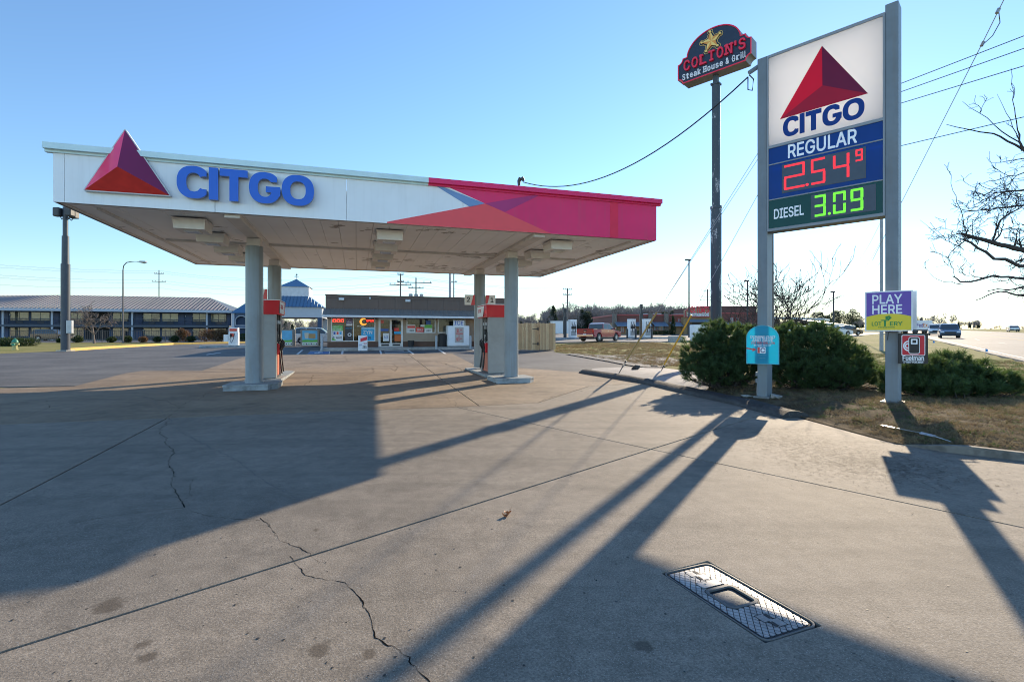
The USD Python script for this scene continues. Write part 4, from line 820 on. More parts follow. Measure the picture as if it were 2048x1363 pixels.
rf = MB(); rf.quad((ax0, AO, ze), (ax1, AO, ze), (ax1, -.06, za), (px0-.1, -.06, za)); rf.quad((ax0, AO, ze-.03), (px0-.1, -.06, za-.03), (ax1, -.06, za-.03), (ax1, AO, ze-.03)); aw = obj('awning', rf, awn, store)
x = ax0+.2
while x < ax1:
    obj('seam', MB().hull([(x-.018, AO, ze), (x+.018, AO, ze), (x-.018, -.06, za), (x+.018, -.06, za), (x-.012, AO, ze+.035), (x+.012, AO, ze+.035), (x-.012, -.06, za+.035), (x+.012, -.06, za+.035)]), awn, aw); x += .30
obj('gutter', MB().box(ax0, ax1, AO-.10, AO, ze-.13, ze+.01, .015), gut, store); obj('soffit', MB().box(ax0+.05, ax1-.05, AO+.0, -.003, ze-.11, ze-.08), beige, store)
obj('walkway', MB().box(-.4, SL+.3, -1.5, -.002, -.3, sw_, .02), walk, store)
# interior, windows and doors
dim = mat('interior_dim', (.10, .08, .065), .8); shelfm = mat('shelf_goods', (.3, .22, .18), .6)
def goods():
    n = {'g': ('geometry', {}), 'v': ('voronoi_texture', {'scale': 5.0, 'metric': 'chebychev', 'randomness': .7}), 'h': ('hsv', {'saturation': .75, 'value': .55}), 'p': ('principled_bsdf', {'roughness': .4})}
    return usdkit.material(stage, '/World/Looks/packaged_goods', n, [('g.position', 'v.vector'), ('v.color', 'h.color'), ('h.color', 'p.base_color')], surface='p.BSDF')
goodm = goods()
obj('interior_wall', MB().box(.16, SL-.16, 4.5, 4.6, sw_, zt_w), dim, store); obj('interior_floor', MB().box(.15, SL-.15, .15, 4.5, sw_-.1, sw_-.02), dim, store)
gm = MB()
for z in np.arange(sw_+.1, 2.2, .36):
    for x in np.arange(.8, SL-.8, .22):
        h = rng.uniform(.14, .30); d = rng.uniform(2.4, 2.7); gm.box(x, x+rng.uniform(.1, .2), d, d+.15, z, z+h)
tag(obj('shelf_goods', gm, goodm, store), kind='stuff')
glass = pane_glass('shop_glass', (.62, .66, .66))
def window(nm, mull, frame_m=alu):
    a, b, z0, z1 = holes[nm]; f = MB(); t_ = .06
    f.box(a, b, -.02, .10, z0, z0+t_).box(a, b, -.02, .10, z1-t_, z1).box(a, a+t_, -.02, .10, z0+t_, z1-t_).box(b-t_, b, -.02, .10, z0+t_, z1-t_)
    for u in mull: q = sp(u, 650)[0]; f.box(q-.03, q+.03, -.015, .10, z0+t_, z1-t_)
    w = obj('window', f, frame_m, store); obj('pane', MB().box(a+t_, b-t_, .03, .036, z0+t_, z1-t_), glass, w); return w
w1 = window('w1', [706.8]); w2 = window('w2', []); w3 = window('w3', [])
a, b, z0, z1 = holes['d']; f = MB(); f.box(a, a+.07, -.02, .12, z0, z1).box(b-.07, b, -.02, .12, z0, z1).box(a+.07, b-.07, -.02, .12, z1-.07, z1); obj('door_frame', f, alu, store)
for k in (0, 1):
    x0_ = a+.075+k*(b-a-.15)/2; x1_ = x0_+(b-a-.15)/2-.006; f = MB().box(x0_, x0_+.07, 0, .05, z0+.01, z1-.075).box(x1_-.07, x1_, 0, .05, z0+.01, z1-.075).box(x0_+.07, x1_-.07, 0, .05, z0+.01, z0+.28).box(x0_+.07, x1_-.07, 0, .05, z1-.15, z1-.075)
    dr = obj('door', f, alu, store); obj('pane', MB().box(x0_+.07, x1_-.07, .02, .026, z0+.28, z1-.15), glass, dr); xx = x1_-.10 if k == 0 else x0_+.10
    obj('handle', MB().tube([(xx, 0, z0+.9), (xx, -.06, z0+.92), (xx, -.06, z0+1.25), (xx, 0, z0+1.27)], .014), gal, dr); obj('door_sign', MB().box(x0_+.12, x1_-.12, -.006, .0, z0+.08, z0+.22), black, dr)
pgn, pbl, pwh, pcy, pyw = mat('poster_green', (.12, .42, .06), .4), mat('poster_blue', (.03, .10, .35), .4), mat('poster_white', (.66, .66, .66), .4, var=.04), mat('poster_cyan', (.02, .33, .60), .4), mat('poster_yellow', (.62, .50, .06), .4)
neon = emit('neon_red_light', (1.0, .05, .03), 1.6); neon_o = emit('neon_orange', (1.0, .35, .05), .8)
def poster(u0, v0, u1, v1, m_, name='poster', parent=None, y=-.004, d=.004, off=0):
    a0, z1_ = sp(u0, v0, off); a1, z0_ = sp(u1, v1, off); return obj(name, MB().box(a0, a1, y-d, y, z0_, z1_), m_, parent or store), a0, a1, z0_, z1_
def ptext(s, u0, u1, v0, v1, m_, parent=None, y=-.0085, bold=True):
    a0, z1_ = sp(u0, v0); a1, z0_ = sp(u1, v1); obj('lettering', text(s, abs(z1_-z0_), bold, .003, a1-a0, M=XZ(y), x=(a0+a1)/2, z=z0_), m_, parent or store)
ink = blk
yw = .026
p_, *_ = poster(663.7, 650, 686, 680.5, pwh, y=yw); poster(663.9, 650.2, 685.8, 661, pgn, y=yw-.005, parent=p_)
ptext('RIGHT on', 665, 684, 652.2, 655, pwh, p_, yw-.0095); ptext('the MONEY', 665, 684.5, 656.5, 659.5, pwh, p_, yw-.0095); ptext('460', 672, 684, 672.5, 677, ink, p_, yw-.0045); ptext('$', 666.5, 669, 673, 676, ink, p_, yw-.0045)
for k in range(3): obj('print_panel', MB().box(*(sp(667+6*k, 662)[0], sp(671+6*k, 662)[0]), yw-.0075, yw-.0045, sp(667, 668.5)[1], sp(667, 663)[1]), (pbl, dred, pcy)[k], p_)
pl_ = obj('print_corner', MB().poly(sg.Polygon([sp(664, 680.3), sp(673, 680.3), sp(664, 674)]), .003, XZ(yw-.0045)), pgn, p_)
p_, *_ = poster(692, 636.5, 705, 651.5, mat('poster_purple', (.09, .05, .20), .4), y=yw); ptext('PLAY', 693.5, 703.5, 637.5, 641, pwh, p_, yw-.0045); ptext('HERE', 693.5, 703.5, 642.5, 645.5, pwh, p_, yw-.0045); poster(692.5, 647, 704.5, 651, pwh, 'poster_band', p_, yw-.005)
p_, *_ = poster(690, 652.5, 704.5, 681, mat('poster_dark', (.02, .03, .045), .3), y=yw); ptext('ON SALE NOW', 691, 703.5, 655, 657, pcy, p_, yw-.0045); obj('print_disc', MB().poly(affinity.translate(sg.Point(0, 0).buffer(.13).difference(sg.Point(0, 0).buffer(.08)), *sp(699, 669)), .003, XZ(yw-.0045)), pwh, p_)
for k in range(3):
    q0 = sp(665.5+8*k, 640.5)
    r_ = sg.box(q0[0], q0[1]-.13, q0[0]+.22, q0[1]+.09); obj('led_board_digit', MB().poly(r_.difference(sg.box(q0[0]+.05, q0[1]-.09, q0[0]+.17, q0[1]+.05)), .02, XZ(yw)), neon, store)
# round drink brand glyph and OPEN sign
cpt = np.array(sp(727, 643)); arcp = sg.Point(*cpt).buffer(.27).difference(affinity.translate(sg.Point(*cpt).buffer(.17), .05, 0)).difference(sg.box(cpt[0]+.08, cpt[1]-.12, cpt[0]+.5, cpt[1]+.13))
obj('drink_logo', MB().poly(arcp, .006, XZ(yw)), neon_o, store); ptext('CELSIUS', 714, 728, 650.6, 653, pwh, None, yw)
p_ = obj('open_sign', MB().box(sp(731, 642)[0], sp(748.5, 642)[0], yw-.02, yw, sp(740, 644.5)[1], sp(740, 637.5)[1]), black, store); ptext('OPEN', 732.5, 747.5, 638.8, 643, neon, p_, yw-.0205)
p_, *_ = poster(722.5, 654, 749, 681, pcy, y=yw); ptext('ZYN', 726.5, 744.5, 660.5, 667.5, pwh, p_, yw-.0045); ptext('29', 735, 741.5, 673, 679, ink, p_, yw-.0045); poster(723, 654.4, 748.6, 658, mat('poster_sky', (.3, .55, .7), .4), 'poster_band', p_, yw-.005)
for (u0, v0, u1, v1, m_) in [(760, 640, 767.5, 646, dred), (760.5, 657, 777, 662, pbl), (766, 666, 778, 682, pwh), (788.5, 655.5, 798, 662, dred), (788, 662.5, 803, 667.5, pcy), (789, 669, 803, 682, mat('poster_orange', (.5, .12, .03), .4))]: poster(u0, v0, u1, v1, m_, y=.016, d=.003)
ptext('4.5', 768, 776, 671, 676, pbl, None, .0125)
for (u0, v0, u1, v1, m_) in [(814.5, 649, 830.5, 664.5, pwh), (832, 654, 847, 664, dred), (849, 649, 864.5, 664.5, pwh), (852, 640.5, 861.5, 648.5, pbl), (841, 649, 849, 653, pwh)]: poster(u0, v0, u1, v1, m_, y=yw)
poster(814.7, 651, 830, 656, dred, 'poster_band', y=yw-.005); poster(849.2, 649.2, 864.3, 656, pgn, 'poster_band', y=yw-.005); ptext('385', 819, 828, 659, 662.5, ink, None, yw-.0045); ptext('460', 853, 861.5, 659, 662.5, ink, None, yw-.0045); ptext('DEALS', 834, 845.5, 657, 661, pwh, None, yw-.0045)
obj('window_blind', MB().box(holes['w3'][0]+.06, holes['w3'][1]-.5, .05, .07, holes['w3'][2]+.06, holes['w3'][3]-.06), mat('blind_grey', (.22, .23, .22), .6), store)
lamp = mat('wall_lamp', (.62, .64, .64), .3)
for u, v in ((683, 597.5), (815.5, 601)): q = sp(u, v); obj('wall_pack', MB().hull([(q[0]+sx_*.19, -.06, q[1]+z) for sx_ in (-1, 1) for z in (-.09, .10)]+[(q[0]+sx_*.17, -.22, q[1]+z) for sx_ in (-1, 1) for z in (-.09, .03)]), lamp, store)
for u, v in ((740, 596.5), (656, 635), (751.5, 636.5), (811, 637.5)): q = sp(u, v); obj('camera_dome', MB().add(trimesh.creation.icosphere(2, .07).apply_translation((q[0], -.12, q[1]))).box(q[0]-.05, q[0]+.05, -.12, -.0, q[1]+.03, q[1]+.08), lamp if v < 600 else darkm, store)
def on_walk(u, v, off, name, lab, cat, group=None):
    s_, z_ = SF.sz(u, v, off); w = SF.w(s_, off); return thing(name, lab, cat, (w[0], w[1], st_z+sw_), SF.a, group)
ic_ = on_walk(915, 691, -.55, 'ice_freezer', 'white ice freezer with red price poster under the awning', 'ice freezer'); fw = abs(SF.sz(937, 670, -.95)[0]-SF.sz(893.5, 670, -.95)[0])/2
fz = mat('freezer_white', (.70, .72, .74), .3, var=.03, dirt=.1)
obj('cabinet', MB().box(-fw, fw, -.42, .40, .05, 1.60, .03), fz, ic_); obj('door', MB().box(-fw+.04, .25, -.45, -.421, .12, 1.55, .01), fz, ic_); obj('door', MB().box(.27, fw-.04, -.45, -.421, .12, 1.55, .01), fz, ic_)
obj('price_poster', MB().box(-.30, .38, -.458, -.451, .32, 1.48), mat('freezer_poster', (.40, .36, .33), .5), ic_); obj('price_bar', MB().box(-.22, .32, -.461, -.4582, .97, 1.03), dred, ic_)
for s_, z_, h_, w_x in (('$1', 1.10, .24, .22), ('99', 1.22, .10, .14), ('2', .76, .13, .10), ('$3', .46, .22, .26), ('50', .56, .10, .14)): obj('lettering', text(s_, h_, True, .003, w_x, M=XZ(-.4582), x=.02 if len(s_) == 1 else -.06 if s_[0] == '$' else .19, z=z_), dred, ic_)
hb = obj('ice_sign', MB().box(-fw*.46, fw*.56, -.30, -.24, 1.60, 2.02), fz, ic_); obj('lettering', text('ICE', .29, True, .004, fw*.84, M=XZ(-.3003), x=fw*.05, z=1.665), mat('ice_blue', (.02, .10, .45), .4), hb)
tb = on_walk(885, 691, -.45, 'trash_bin', 'large black trash bin left of the ice freezer', 'bin'); obj('body', MB().tube([(0, 0, 0), (0, 0, .85)], [.30, .34], 18), black, tb, smooth=40); obj('lid', MB().tube([(0, 0, .85), (0, 0, .90), (0, 0, 1.0)], [.36, .36, .22], 18), black, tb, smooth=40)
tb = on_walk(822, 691, -.45, 'waste_basket', 'small black bucket right of the store door', 'bin'); m = MB(); m.tube([(0, 0, 0), (0, 0, .46)], [.19, .24], 18); obj('body', m, black, tb, smooth=40); obj('rim', MB().tube([(0, 0, .44), (0, 0, .48)], .255, 18), black, tb)
bol = mat('bollard_grey', (.33, .36, .38), .5, var=.1, dirt=.2)
b0 = None
for u, lab in ((872.5, 'grey bollard beside the black trash bin'), (941, 'grey bollard right of the ice freezer'), (644, 'grey bollard at the left corner of the store')):
    s_, _ = SF.sz(u, 690, -1.7); w = SF.w(s_, -1.7); z = gz(*w)
    if b0 is None:
        b0 = thing('bollard', lab, 'bollard', (w[0], w[1], z), 0, 'grey bollards along the store front'); obj('post', MB().tube([(0, 0, 0), (0, 0, .95)], .085, 14), bol, b0, smooth=40); obj('cap', MB().tube([(0, 0, .95), (0, 0, .99), (0, 0, 1.01)], [.088, .07, .02], 14), bol, b0, smooth=40)
    else: dup(b0, (w[0], w[1], z), 0, lab)
s_, _ = SF.sz(725.5, 690, -2.0); w = SF.w(s_, -2.0); af = thing('sandwich_board', 'white sandwich board with red panel before the store window', 'sign board', (w[0], w[1], gz(*w)), SF.a)
for s2, nm in ((1, 'front_panel'), (-1, 'rear_panel')): obj(nm, MB().hull([(x, -s2*.22+dy, 0) for x in (-.31, .31) for dy in (0, .02)]+[(x, -s2*.02+dy, 1.06) for x in (-.31, .31) for dy in (0, .02)]), pwh, af)
tilt = trimesh.transformations.rotation_matrix(-math.atan2(.20, 1.06), (1, 0, 0), (0, -.22, 0))
def af_(m_, mesh): obj('print', MB().add(mesh).xf(tilt), m_, af)
af_(dred, MB().poly(sg.Polygon([(-.16, .62), (.29, .76), (.29, 1.0), (-.16, .86)]), .004, XZ(-.2205)).mesh() if 0 else trimesh.Trimesh(*MB().poly(sg.Polygon([(-.16, .62), (.29, .76), (.29, 1.0), (-.16, .86)]), .004, XZ(-.2205)).mesh()))
af_(ink, text('385', .20, True, .004, .28, M=XZ(-.2205), x=.12, z=.16)); af_(pbl, text('2 FOR', .09, True, .004, .2, M=XZ(-.2205), x=-.17, z=.36)); af_(dred, text('MARLBORO' if 0 else 'SALE', .10, True, .004, .2, M=XZ(-.2205), x=.16, z=.46))
# rear roof unit with lime frame
w = SF.w(SL-1.0, 4.5); rb_ = thing('roof_unit', 'dark roof box with lime green frame behind the store parapet', 'roof unit', (w[0], w[1], st_z+zt_w), SF.a)
obj('box', MB().box(-.9, 1.1, -.5, .5, 0, zpar-zt_w+.25), mat('unit_dark', (.03, .045, .06), .5), rb_); lime = mat('lime', (.45, .55, .03), .4)
for x in (-.35, 1.0): obj('frame', MB().box(x-.09, x+.09, -.56, -.505, 0, zpar-zt_w+.35), lime, rb_)
obj('frame', MB().box(-.6, 1.2, -.56, -.505, zpar-zt_w+.355, zpar-zt_w+.52), lime, rb_)

# wooden dumpster enclosure: every board
wq = [G2(1033, 699), G2(1080, 701.5), G2(1111, 699.5)]; 
wood = [mat(f'fence_wood_{n}', c, .8, var=.2, scale=4, dirt=.35, dirtcol=(.12, .07, .03), dscale=4) for n, c in (('a', (.52, .35, .19)), ('b', (.60, .42, .24)), ('c', (.43, .27, .14)))]
we = thing('wooden_enclosure', 'pale wooden dumpster enclosure right of the store', 'fence', (wq[0][0]-1.6, wq[0][1], gz(*wq[0])), 0)
o_ = np.array([wq[0][0]-1.6, wq[0][1]]); wl_ = [np.array([wq[0][0]-1.6, wq[0][1]-.3])-o_, np.array(wq[1])-o_, np.array(wq[2])-o_, np.array(wq[2])+np.array([-1.2, 3.2])-o_]
for p0, p1 in zip(wl_[:-1], wl_[1:]):
    L = np.linalg.norm(p1-p0); d = (p1-p0)/L; nn = np.array([-d[1], d[0]]); k = 0; s_ = 0
    for zz in (.35, 1.0, 1.6):
        c = [p0+d*0+nn*.03, p1+nn*.03, p1+nn*.08, p0+nn*.08]; obj('rail', MB().hull([(*q, zz+dz) for q in c for dz in (0, .09)]), wood[2], we)
    while s_ < L-.05:
        w_ = min(.15, L-s_); q = [p0+d*(s_+.007), p0+d*(s_+w_-.007)]; h = 1.88+rng.uniform(-.03, .02); tt_ = -.012*rng.random()
        obj('board', MB().hull([(*(a_q+nn*t), z) for a_q in q for t in (tt_, .022+tt_) for z in (.03, h-.04)]+[(*(a_q+nn*t+d*e), h) for a_q, e in ((q[0], .025), (q[1], -.025)) for t in (tt_, .022+tt_)]), wood[int(rng.integers(3))], we); s_ += w_
hq_ = wl_[1]-np.array([.1, .03])
for z in (.45, 1.45): obj('hinge', MB().box(hq_[0]-.42, hq_[0], hq_[1]-.045, hq_[1]-.012, z, z+.05).box(hq_[0]-.08, hq_[0], hq_[1]-.048, hq_[1]-.010, z-.08, z+.13), black, we)
# ================================================================== motel
MF = Frame(-85.0, 83.0, .70, math.atan2(9, 34)); mz = MF.o[2]
mroof = mat('motel_roof', (.085, .097, .118), .5, .0, var=.06); mwall = mat('motel_blue', (.018, .045, .10), .7, var=.12); mtrim = mat('motel_trim', (.34, .38, .44), .6, var=.05); mdoor = mat('motel_door', (.015, .04, .115), .5, var=.08); curt2 = mat('curtain_tan', (.36, .32, .25), .8, var=.15, scale=5); curt = mat('curtain_cream', (.50, .46, .37), .8, var=.10, scale=6); railm = mat('motel_rail', (.03, .04, .06), .5); slabm = mat('motel_slab', (.06, .075, .10), .7)
motel = thing('motel', 'long two storey blue motel under a grey metal roof', 'motel', MF.loc(), MF.a)
X0, X1 = -14.0, MF.sz(462, 650, 1.8)[0]; e1 = MF.sz(470, 622)[1]; zs = MF.sz(300, 650)[1]; He = (MF.sz(300, 618.5)[1]+e1)/2
MD = 15.0
obj('wall', MB().box(X0, X1, 1.8, MD, -.3, He-.05), mwall, motel)
obj('walkway_slab', MB().box(X0, X1, 0, 1.798, zs-.35, zs), slabm, motel); obj('ground_walkway', MB().box(X0, X1, 0, 1.798, -.3, .08), apronm, motel)
ry = MD/2; rz = MF.sz(420, 595, ry)[1]; rx1 = MF.sz(420, 595, ry)[0]; rx0 = MF.sz(116, 583, ry)[0]
ov = .8; E = [(X0-ov, -ov, He), (X1+ov, -ov, He), (X1+ov, MD+ov, He), (X0-ov, MD+ov, He)]; R_ = [(rx0-.0, ry, rz), (rx1, ry, rz)]
rl0 = (X0-ov, ry, rz-.6)
rm = MB(); rm.add([E[0], E[1], R_[1], R_[0], rl0], [(0, 1, 2), (0, 2, 3), (0, 3, 4)]).add([E[1], E[2], R_[1]], [(0, 1, 2)]).add([E[2], E[3], rl0, R_[0], R_[1]], [(0, 1, 2), (0, 2, 3), (0, 3, 4)]).add([E[0], E[1], E[2], E[3]], [(0, 2, 1), (0, 3, 2)])
mr = obj('roof', rm, mroof, motel); rbm = MB(); sl = (rz-He)/(ry+ov)
x = X0-ov+.3
while x < X1+ov:
    y1 = ry if x < rx1 else -ov+(X1+ov-x)/(X1+ov-rx1)*(ry+ov)
    zt2 = He+sl*(y1+ov)
    if x < rx0: zt2 = He+(zt2-He)*(1-.6*(rx0-x)/(rx0-X0+ov)/(rz-He))
    rbm.hull([(x-.04, -ov, He), (x+.04, -ov, He), (x-.04, y1, zt2), (x+.04, y1, zt2), (x, -ov, He+.09), (x, y1, zt2+.09)]); x += .62
tag(obj('roof_rib', rbm, mroof, mr), kind='stuff')
obj('fascia', MB().box(X0-ov, X1+ov, -ov-.03, -ov+.0, He-.42, He+.02), mtrim, motel)
obj('soffit', MB().box(X0-ov, X1+ov, -ov+.02, 1.79, He-.15, He-.08), slabm, motel)
ms = lambda u, off=1.8: MF.sz(u, 640, off)[0]
wu = [(20.5, 58), (62.5, 100), (142, 168), (225.5, 257.5), (286.5, 320.5), (324, 357), (385.5, 412), (422, 453)]
du = [(4, 17), (106, 118), (272, 285.5), (357, 369), (372, 385), (454, 461)]
mglass = pane_glass('motel_glass', (.8, .82, .82), .05)
for k, (u0, u1) in enumerate(wu):
    a_, b_ = ms(u0), ms(u1)
    for z0_, z1_ in ((.75, 2.15), (zs+.75, zs+2.15)):
        f = MB().box(a_, b_, 1.74, 1.797, z0_-.06, z0_).box(a_, b_, 1.74, 1.797, z1_, z1_+.06).box((a_+b_)/2-.04, (a_+b_)/2+.04, 1.74, 1.797, z0_, z1_).box(a_, a_+.05, 1.74, 1.797, z0_, z1_).box(b_-.05, b_, 1.74, 1.797, z0_, z1_)
        w_ = obj('window', f, railm, motel); obj('pane', MB().box(a_+.05, b_-.05, 1.745, 1.75, z0_, z1_), mglass, w_)
        cm = MB(); n_ = 14; cut_ = (1, .78, 1, .55, .9)[(k*7+int(z0_*3)) % 5]
        for i in range(int(n_*cut_)):
            xa = a_+.06+(b_-a_-.12)*i/n_; xb = a_+.06+(b_-a_-.12)*(i+1)/n_; xm = (xa+xb)/2; cm.quad((xa, 1.79, z0_), (xm, 1.772, z0_), (xm, 1.772, z1_), (xa, 1.79, z1_)); cm.quad((xm, 1.772, z0_), (xb, 1.79, z0_), (xb, 1.79, z1_), (xm, 1.772, z1_))
        obj('curtain', cm, curt2 if (k*5+int(z0_)) % 3 == 0 else curt, w_); obj('air_conditioner', MB().box((a_+b_)/2-.5, (a_+b_)/2+.5, 1.70, 1.80, z0_-.5, z0_-.1), railm, motel)
for u0, u1 in du:
    a_, b_ = ms(u0), ms(u1)
    for z0_ in (.08, zs): obj('door', MB().box(a_, a_+min(1.0, b_-a_), 1.74, 1.797, z0_, z0_+2.1), mdoor, motel); obj('wall_lamp', MB().box(a_+1.1, a_+1.22, 1.66, 1.797, z0_+1.6, z0_+1.85), mtrim, motel)
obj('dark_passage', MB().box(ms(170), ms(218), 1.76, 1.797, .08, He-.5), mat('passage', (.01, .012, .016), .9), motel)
for u in (5, 103.5, 264, 413.5): q = ms(u, 0); obj('post', MB().box(q-.14, q+.14, .02, .30, -.2, He-.4), mtrim, motel)
rp_ = MB().box(X0, X1, .03, .08, zs+1.0, zs+1.07).box(X0, X1, .03, .08, zs+.1, zs+.15); x = X0
while x < X1: rp_.box(x-.012, x+.012, .04, .07, zs+.15, zs+1.0); x += .16
tag(obj('balcony_rail', rp_, railm, motel), kind='stuff')
# entrance arch bay of the motel
q0, q1 = MF.sz(465.5, 690, -2.2)[0], MF.sz(498, 690, -2.2)[0]; zg = MF.sz(480, 626, -2.2)[1]
eb = sg.box(q0, -.3, q1+.6, zg); cx_ = MF.sz(482.5, 640, -2.2)[0]; aw_ = abs(MF.sz(493, 640, -2.2)[0]-MF.sz(471, 640, -2.2)[0])/2; az_ = MF.sz(480, 632, -2.2)[1]; ah = sg.box(cx_-aw_, zs+.05, cx_+aw_, az_-aw_*.9).union(affinity.scale(sg.Point(cx_, az_-aw_*.9).buffer(aw_), 1, .9).intersection(sg.box(-99, az_-aw_*.9-.01, 99, 99))).union(sg.box(cx_-aw_, .1, cx_+aw_, zs-.5))
obj('arch_bay', MB().poly(eb.difference(ah), .3, XZ(-1.9)), mat('arch_blue', (.05, .085, .15), .7), motel); obj('arch_trim', MB().poly(ah.buffer(.12).difference(ah).intersection(eb), .34, XZ(-1.88)), mtrim, motel)
obj('bay_roof', MB().hull([(q0-.3, -2.7, zg), (q1+1.2, -2.7, zg), (q0-.3, 1.5, zg), (q1+1.2, 1.5, zg), (cx_+.3, -.6, zg+1.9)]), mat('pavilion_roof', (.055, .12, .21), .35, .2, var=.06), motel)
obj('bay_wall', MB().box(q0+.05, q1+1.0, -1.5, 1.9, -.3, zg-.02), mwall, motel); obj('corner_post', MB().box(q0-.15, q0+.3, -2.35, -2.21, -.3, zg), mtrim, motel)
# pavilion (drive-in porch with cupola)
PC = P(593, 640, 75); proof = _m['pavilion_roof']; PF = Frame(PC[0], PC[1], .75, MF.a); pz = .75
pav = thing('motel_pavilion', 'blue roofed motel drive-through porch topped by a white cupola', 'porch', PF.loc(), PF.a)
zz = lambda v: P(593, v, 75)[2]-pz
hw = 4.0; cw_ = 1.98
obj('band', MB().box(-hw, hw, -hw, -hw+.3, zz(636), zz(616.5)).box(-hw, hw, hw-.3, hw, zz(636), zz(616.5)).box(-hw, -hw+.3, -hw+.3, hw-.3, zz(636), zz(616.5)).box(hw-.3, hw, -hw+.3, hw-.3, zz(636), zz(616.5)), mtrim, pav); obj('ceiling', MB().box(-hw+.3, hw-.3, -hw+.3, hw-.3, zz(634), zz(632)), slabm, pav)
lr = obj('lower_roof', MB().hull([(sx_*(hw+.25), sy_*(hw+.25), zz(616.5)) for sx_ in (-1, 1) for sy_ in (-1, 1)]+[(sx_*cw_, sy_*cw_, zz(594)) for sx_ in (-1, 1) for sy_ in (-1, 1)]), proof, pav)
for k in range(17):
    x = -hw+.1+k*(2*hw-.2)/16; xt = max(-cw_, min(cw_, x)); t_ = 1 if abs(x) <= cw_ else (hw+.25-abs(x))/(hw+.25-cw_); z1_ = zz(616.5)+(zz(594)-zz(616.5))*t_; y1_ = -(hw+.25)+(hw+.25-cw_)*t_
    obj('seam', MB().hull([(x-.03, -hw-.25, zz(616.5)), (x+.03, -hw-.25, zz(616.5)), (x-.03, y1_, z1_), (x+.03, y1_, z1_), (x, -hw-.25, zz(616.5)+.07), (x, y1_, z1_+.07)]), proof, lr)
obj('cupola', MB().box(-cw_, cw_, -cw_, cw_, zz(595), zz(575)), mat('cupola_white', (.5, .52, .55), .6), pav); obj('cupola_roof', MB().hull([(sx_*(cw_+.12), sy_*(cw_+.12), zz(575.5)) for sx_ in (-1, 1) for sy_ in (-1, 1)]+[(0, 0, zz(558))]), proof, pav)
obj('weather_vane', MB().tube([(0, 0, zz(558.5)), (0, 0, zz(546))], .035).tube([(-.3, 0, zz(553)), (.3, 0, zz(553))], .03).hull([(-.28, 0, zz(552)), (.1, .03, zz(550)), (.1, -.03, zz(550)), (.25, 0, zz(547.5)), (-.05, 0, zz(549))]), darkm, pav)
for sx_, sy_ in ((-1, -1), (1, -1), (-1, 1), (1, 1)): obj('pillar', MB().box(sx_*hw-sx_*.6, sx_*hw, sy_*hw-sy_*.6, sy_*hw, -.2, zz(636)-.003), mwall if sx_ > 0 and sy_ < 0 else mtrim, pav)
# motel iron fence
FF0, FF1 = np.array(Gx(20, 64)[:2]), np.array(Gx(462, 73)[:2]); fa = math.atan2(*(FF1-FF0)[::-1]); FL = np.linalg.norm(FF1-FF0)
fz_ = .78; mf = thing('iron_fence', 'dark iron picket fence in front of the motel', 'fence', (*FF0, fz_), fa)
for z in (.25, 1.35): obj('rail', MB().box(0, FL, -.02, .02, z, z+.05), darkm, mf)
for x in np.arange(0, FL+.1, 2.4): obj('post', MB().box(x-.05, x+.05, -.05, .05, -.3, 1.55), darkm, mf)
pk = MB()
for x in np.arange(.2, FL, .2): pk.box(x-.014, x+.014, -.014, .014, .0, 1.47)
tag(obj('pickets', pk, darkm, mf), kind='stuff')

# ================================================================== foliage builders
def bush_mat(name, c, tr): 
    n = {'o': ('geometry', {}), 'nz': ('noise_texture', {'scale': 5.5, 'detail': 3.0}), 'nm': ('map_range', {'from_min': .36, 'from_max': .66, 'to_min': .0, 'to_max': .75, 'clamp': True}), 'na': ('math', {'math_type': 'multiply_add', 'value2': .3}), 'r': ('rgb_ramp', {'ramp': [(0, tuple(x*.5 for x in c)), (.5, c), (1, tuple(x*1.8 for x in c))]}), 'p': ('principled_bsdf', {'roughness': .5, 'specular_ior_level': .35}), 't': ('translucent_bsdf', {'color': tr}), 'm': ('mix_closure', {'fac': .32})}
    return usdkit.material(stage, '/World/Looks/'+name, n, [('o.position', 'nz.vector'), ('nz.fac', 'nm.value'), ('nm.result', 'na.value3'), ('o.random_per_island', 'na.value1'), ('na.value', 'r.fac'), ('r.color', 'p.base_color'), ('p.BSDF', 'm.closure1'), ('t.BSDF', 'm.closure2')], surface='m.closure')
pine_m = bush_mat('pine_needles', (.078, .14, .062), (.14, .22, .045)); hedge_m = bush_mat('hedge_leaves', (.035, .06, .02), (.05, .08, .015)); tan_m = bush_mat('tan_leaves', (.19, .12, .065), (.2, .1, .04)); cedar_m = bush_mat('evergreen_leaves', (.065, .085, .06), (.09, .12, .05))
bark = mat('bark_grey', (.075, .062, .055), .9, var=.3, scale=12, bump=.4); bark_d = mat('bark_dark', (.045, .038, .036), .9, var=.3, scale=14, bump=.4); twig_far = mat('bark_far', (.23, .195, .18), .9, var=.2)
def needles_tuft(r, n, L, up):
    """n thin needle triangles radiating from a short shoot"""
    d = r.normal(0, 1, (n, 3)); d[:, 2] = np.abs(d[:, 2])*.7+up; d /= np.linalg.norm(d, axis=1, keepdims=True)
    base = np.column_stack([np.zeros(n), np.zeros(n), r.uniform(0, .10, n)]); a = np.cross(d, r.normal(0, 1, (n, 3))); a /= np.linalg.norm(a, axis=1, keepdims=True)
    ln = L*r.uniform(.7, 1.2, n)[:, None]; w = .0042
    v = np.stack([base-a*w, base+a*w, base+d*ln*.6+a*w*.9, base+d*ln], 1)
    return v
def orient(v, dirs, r):
    """tuft verts (n,4,3) with +z turned to each direction"""
    z = dirs; x = np.cross(z, r.normal(0, 1, z.shape)); x /= np.linalg.norm(x, axis=1, keepdims=True); y = np.cross(z, x)
    M = np.stack([x, y, z], -1)
    return np.einsum('kij,nqj->knqi', M, v)
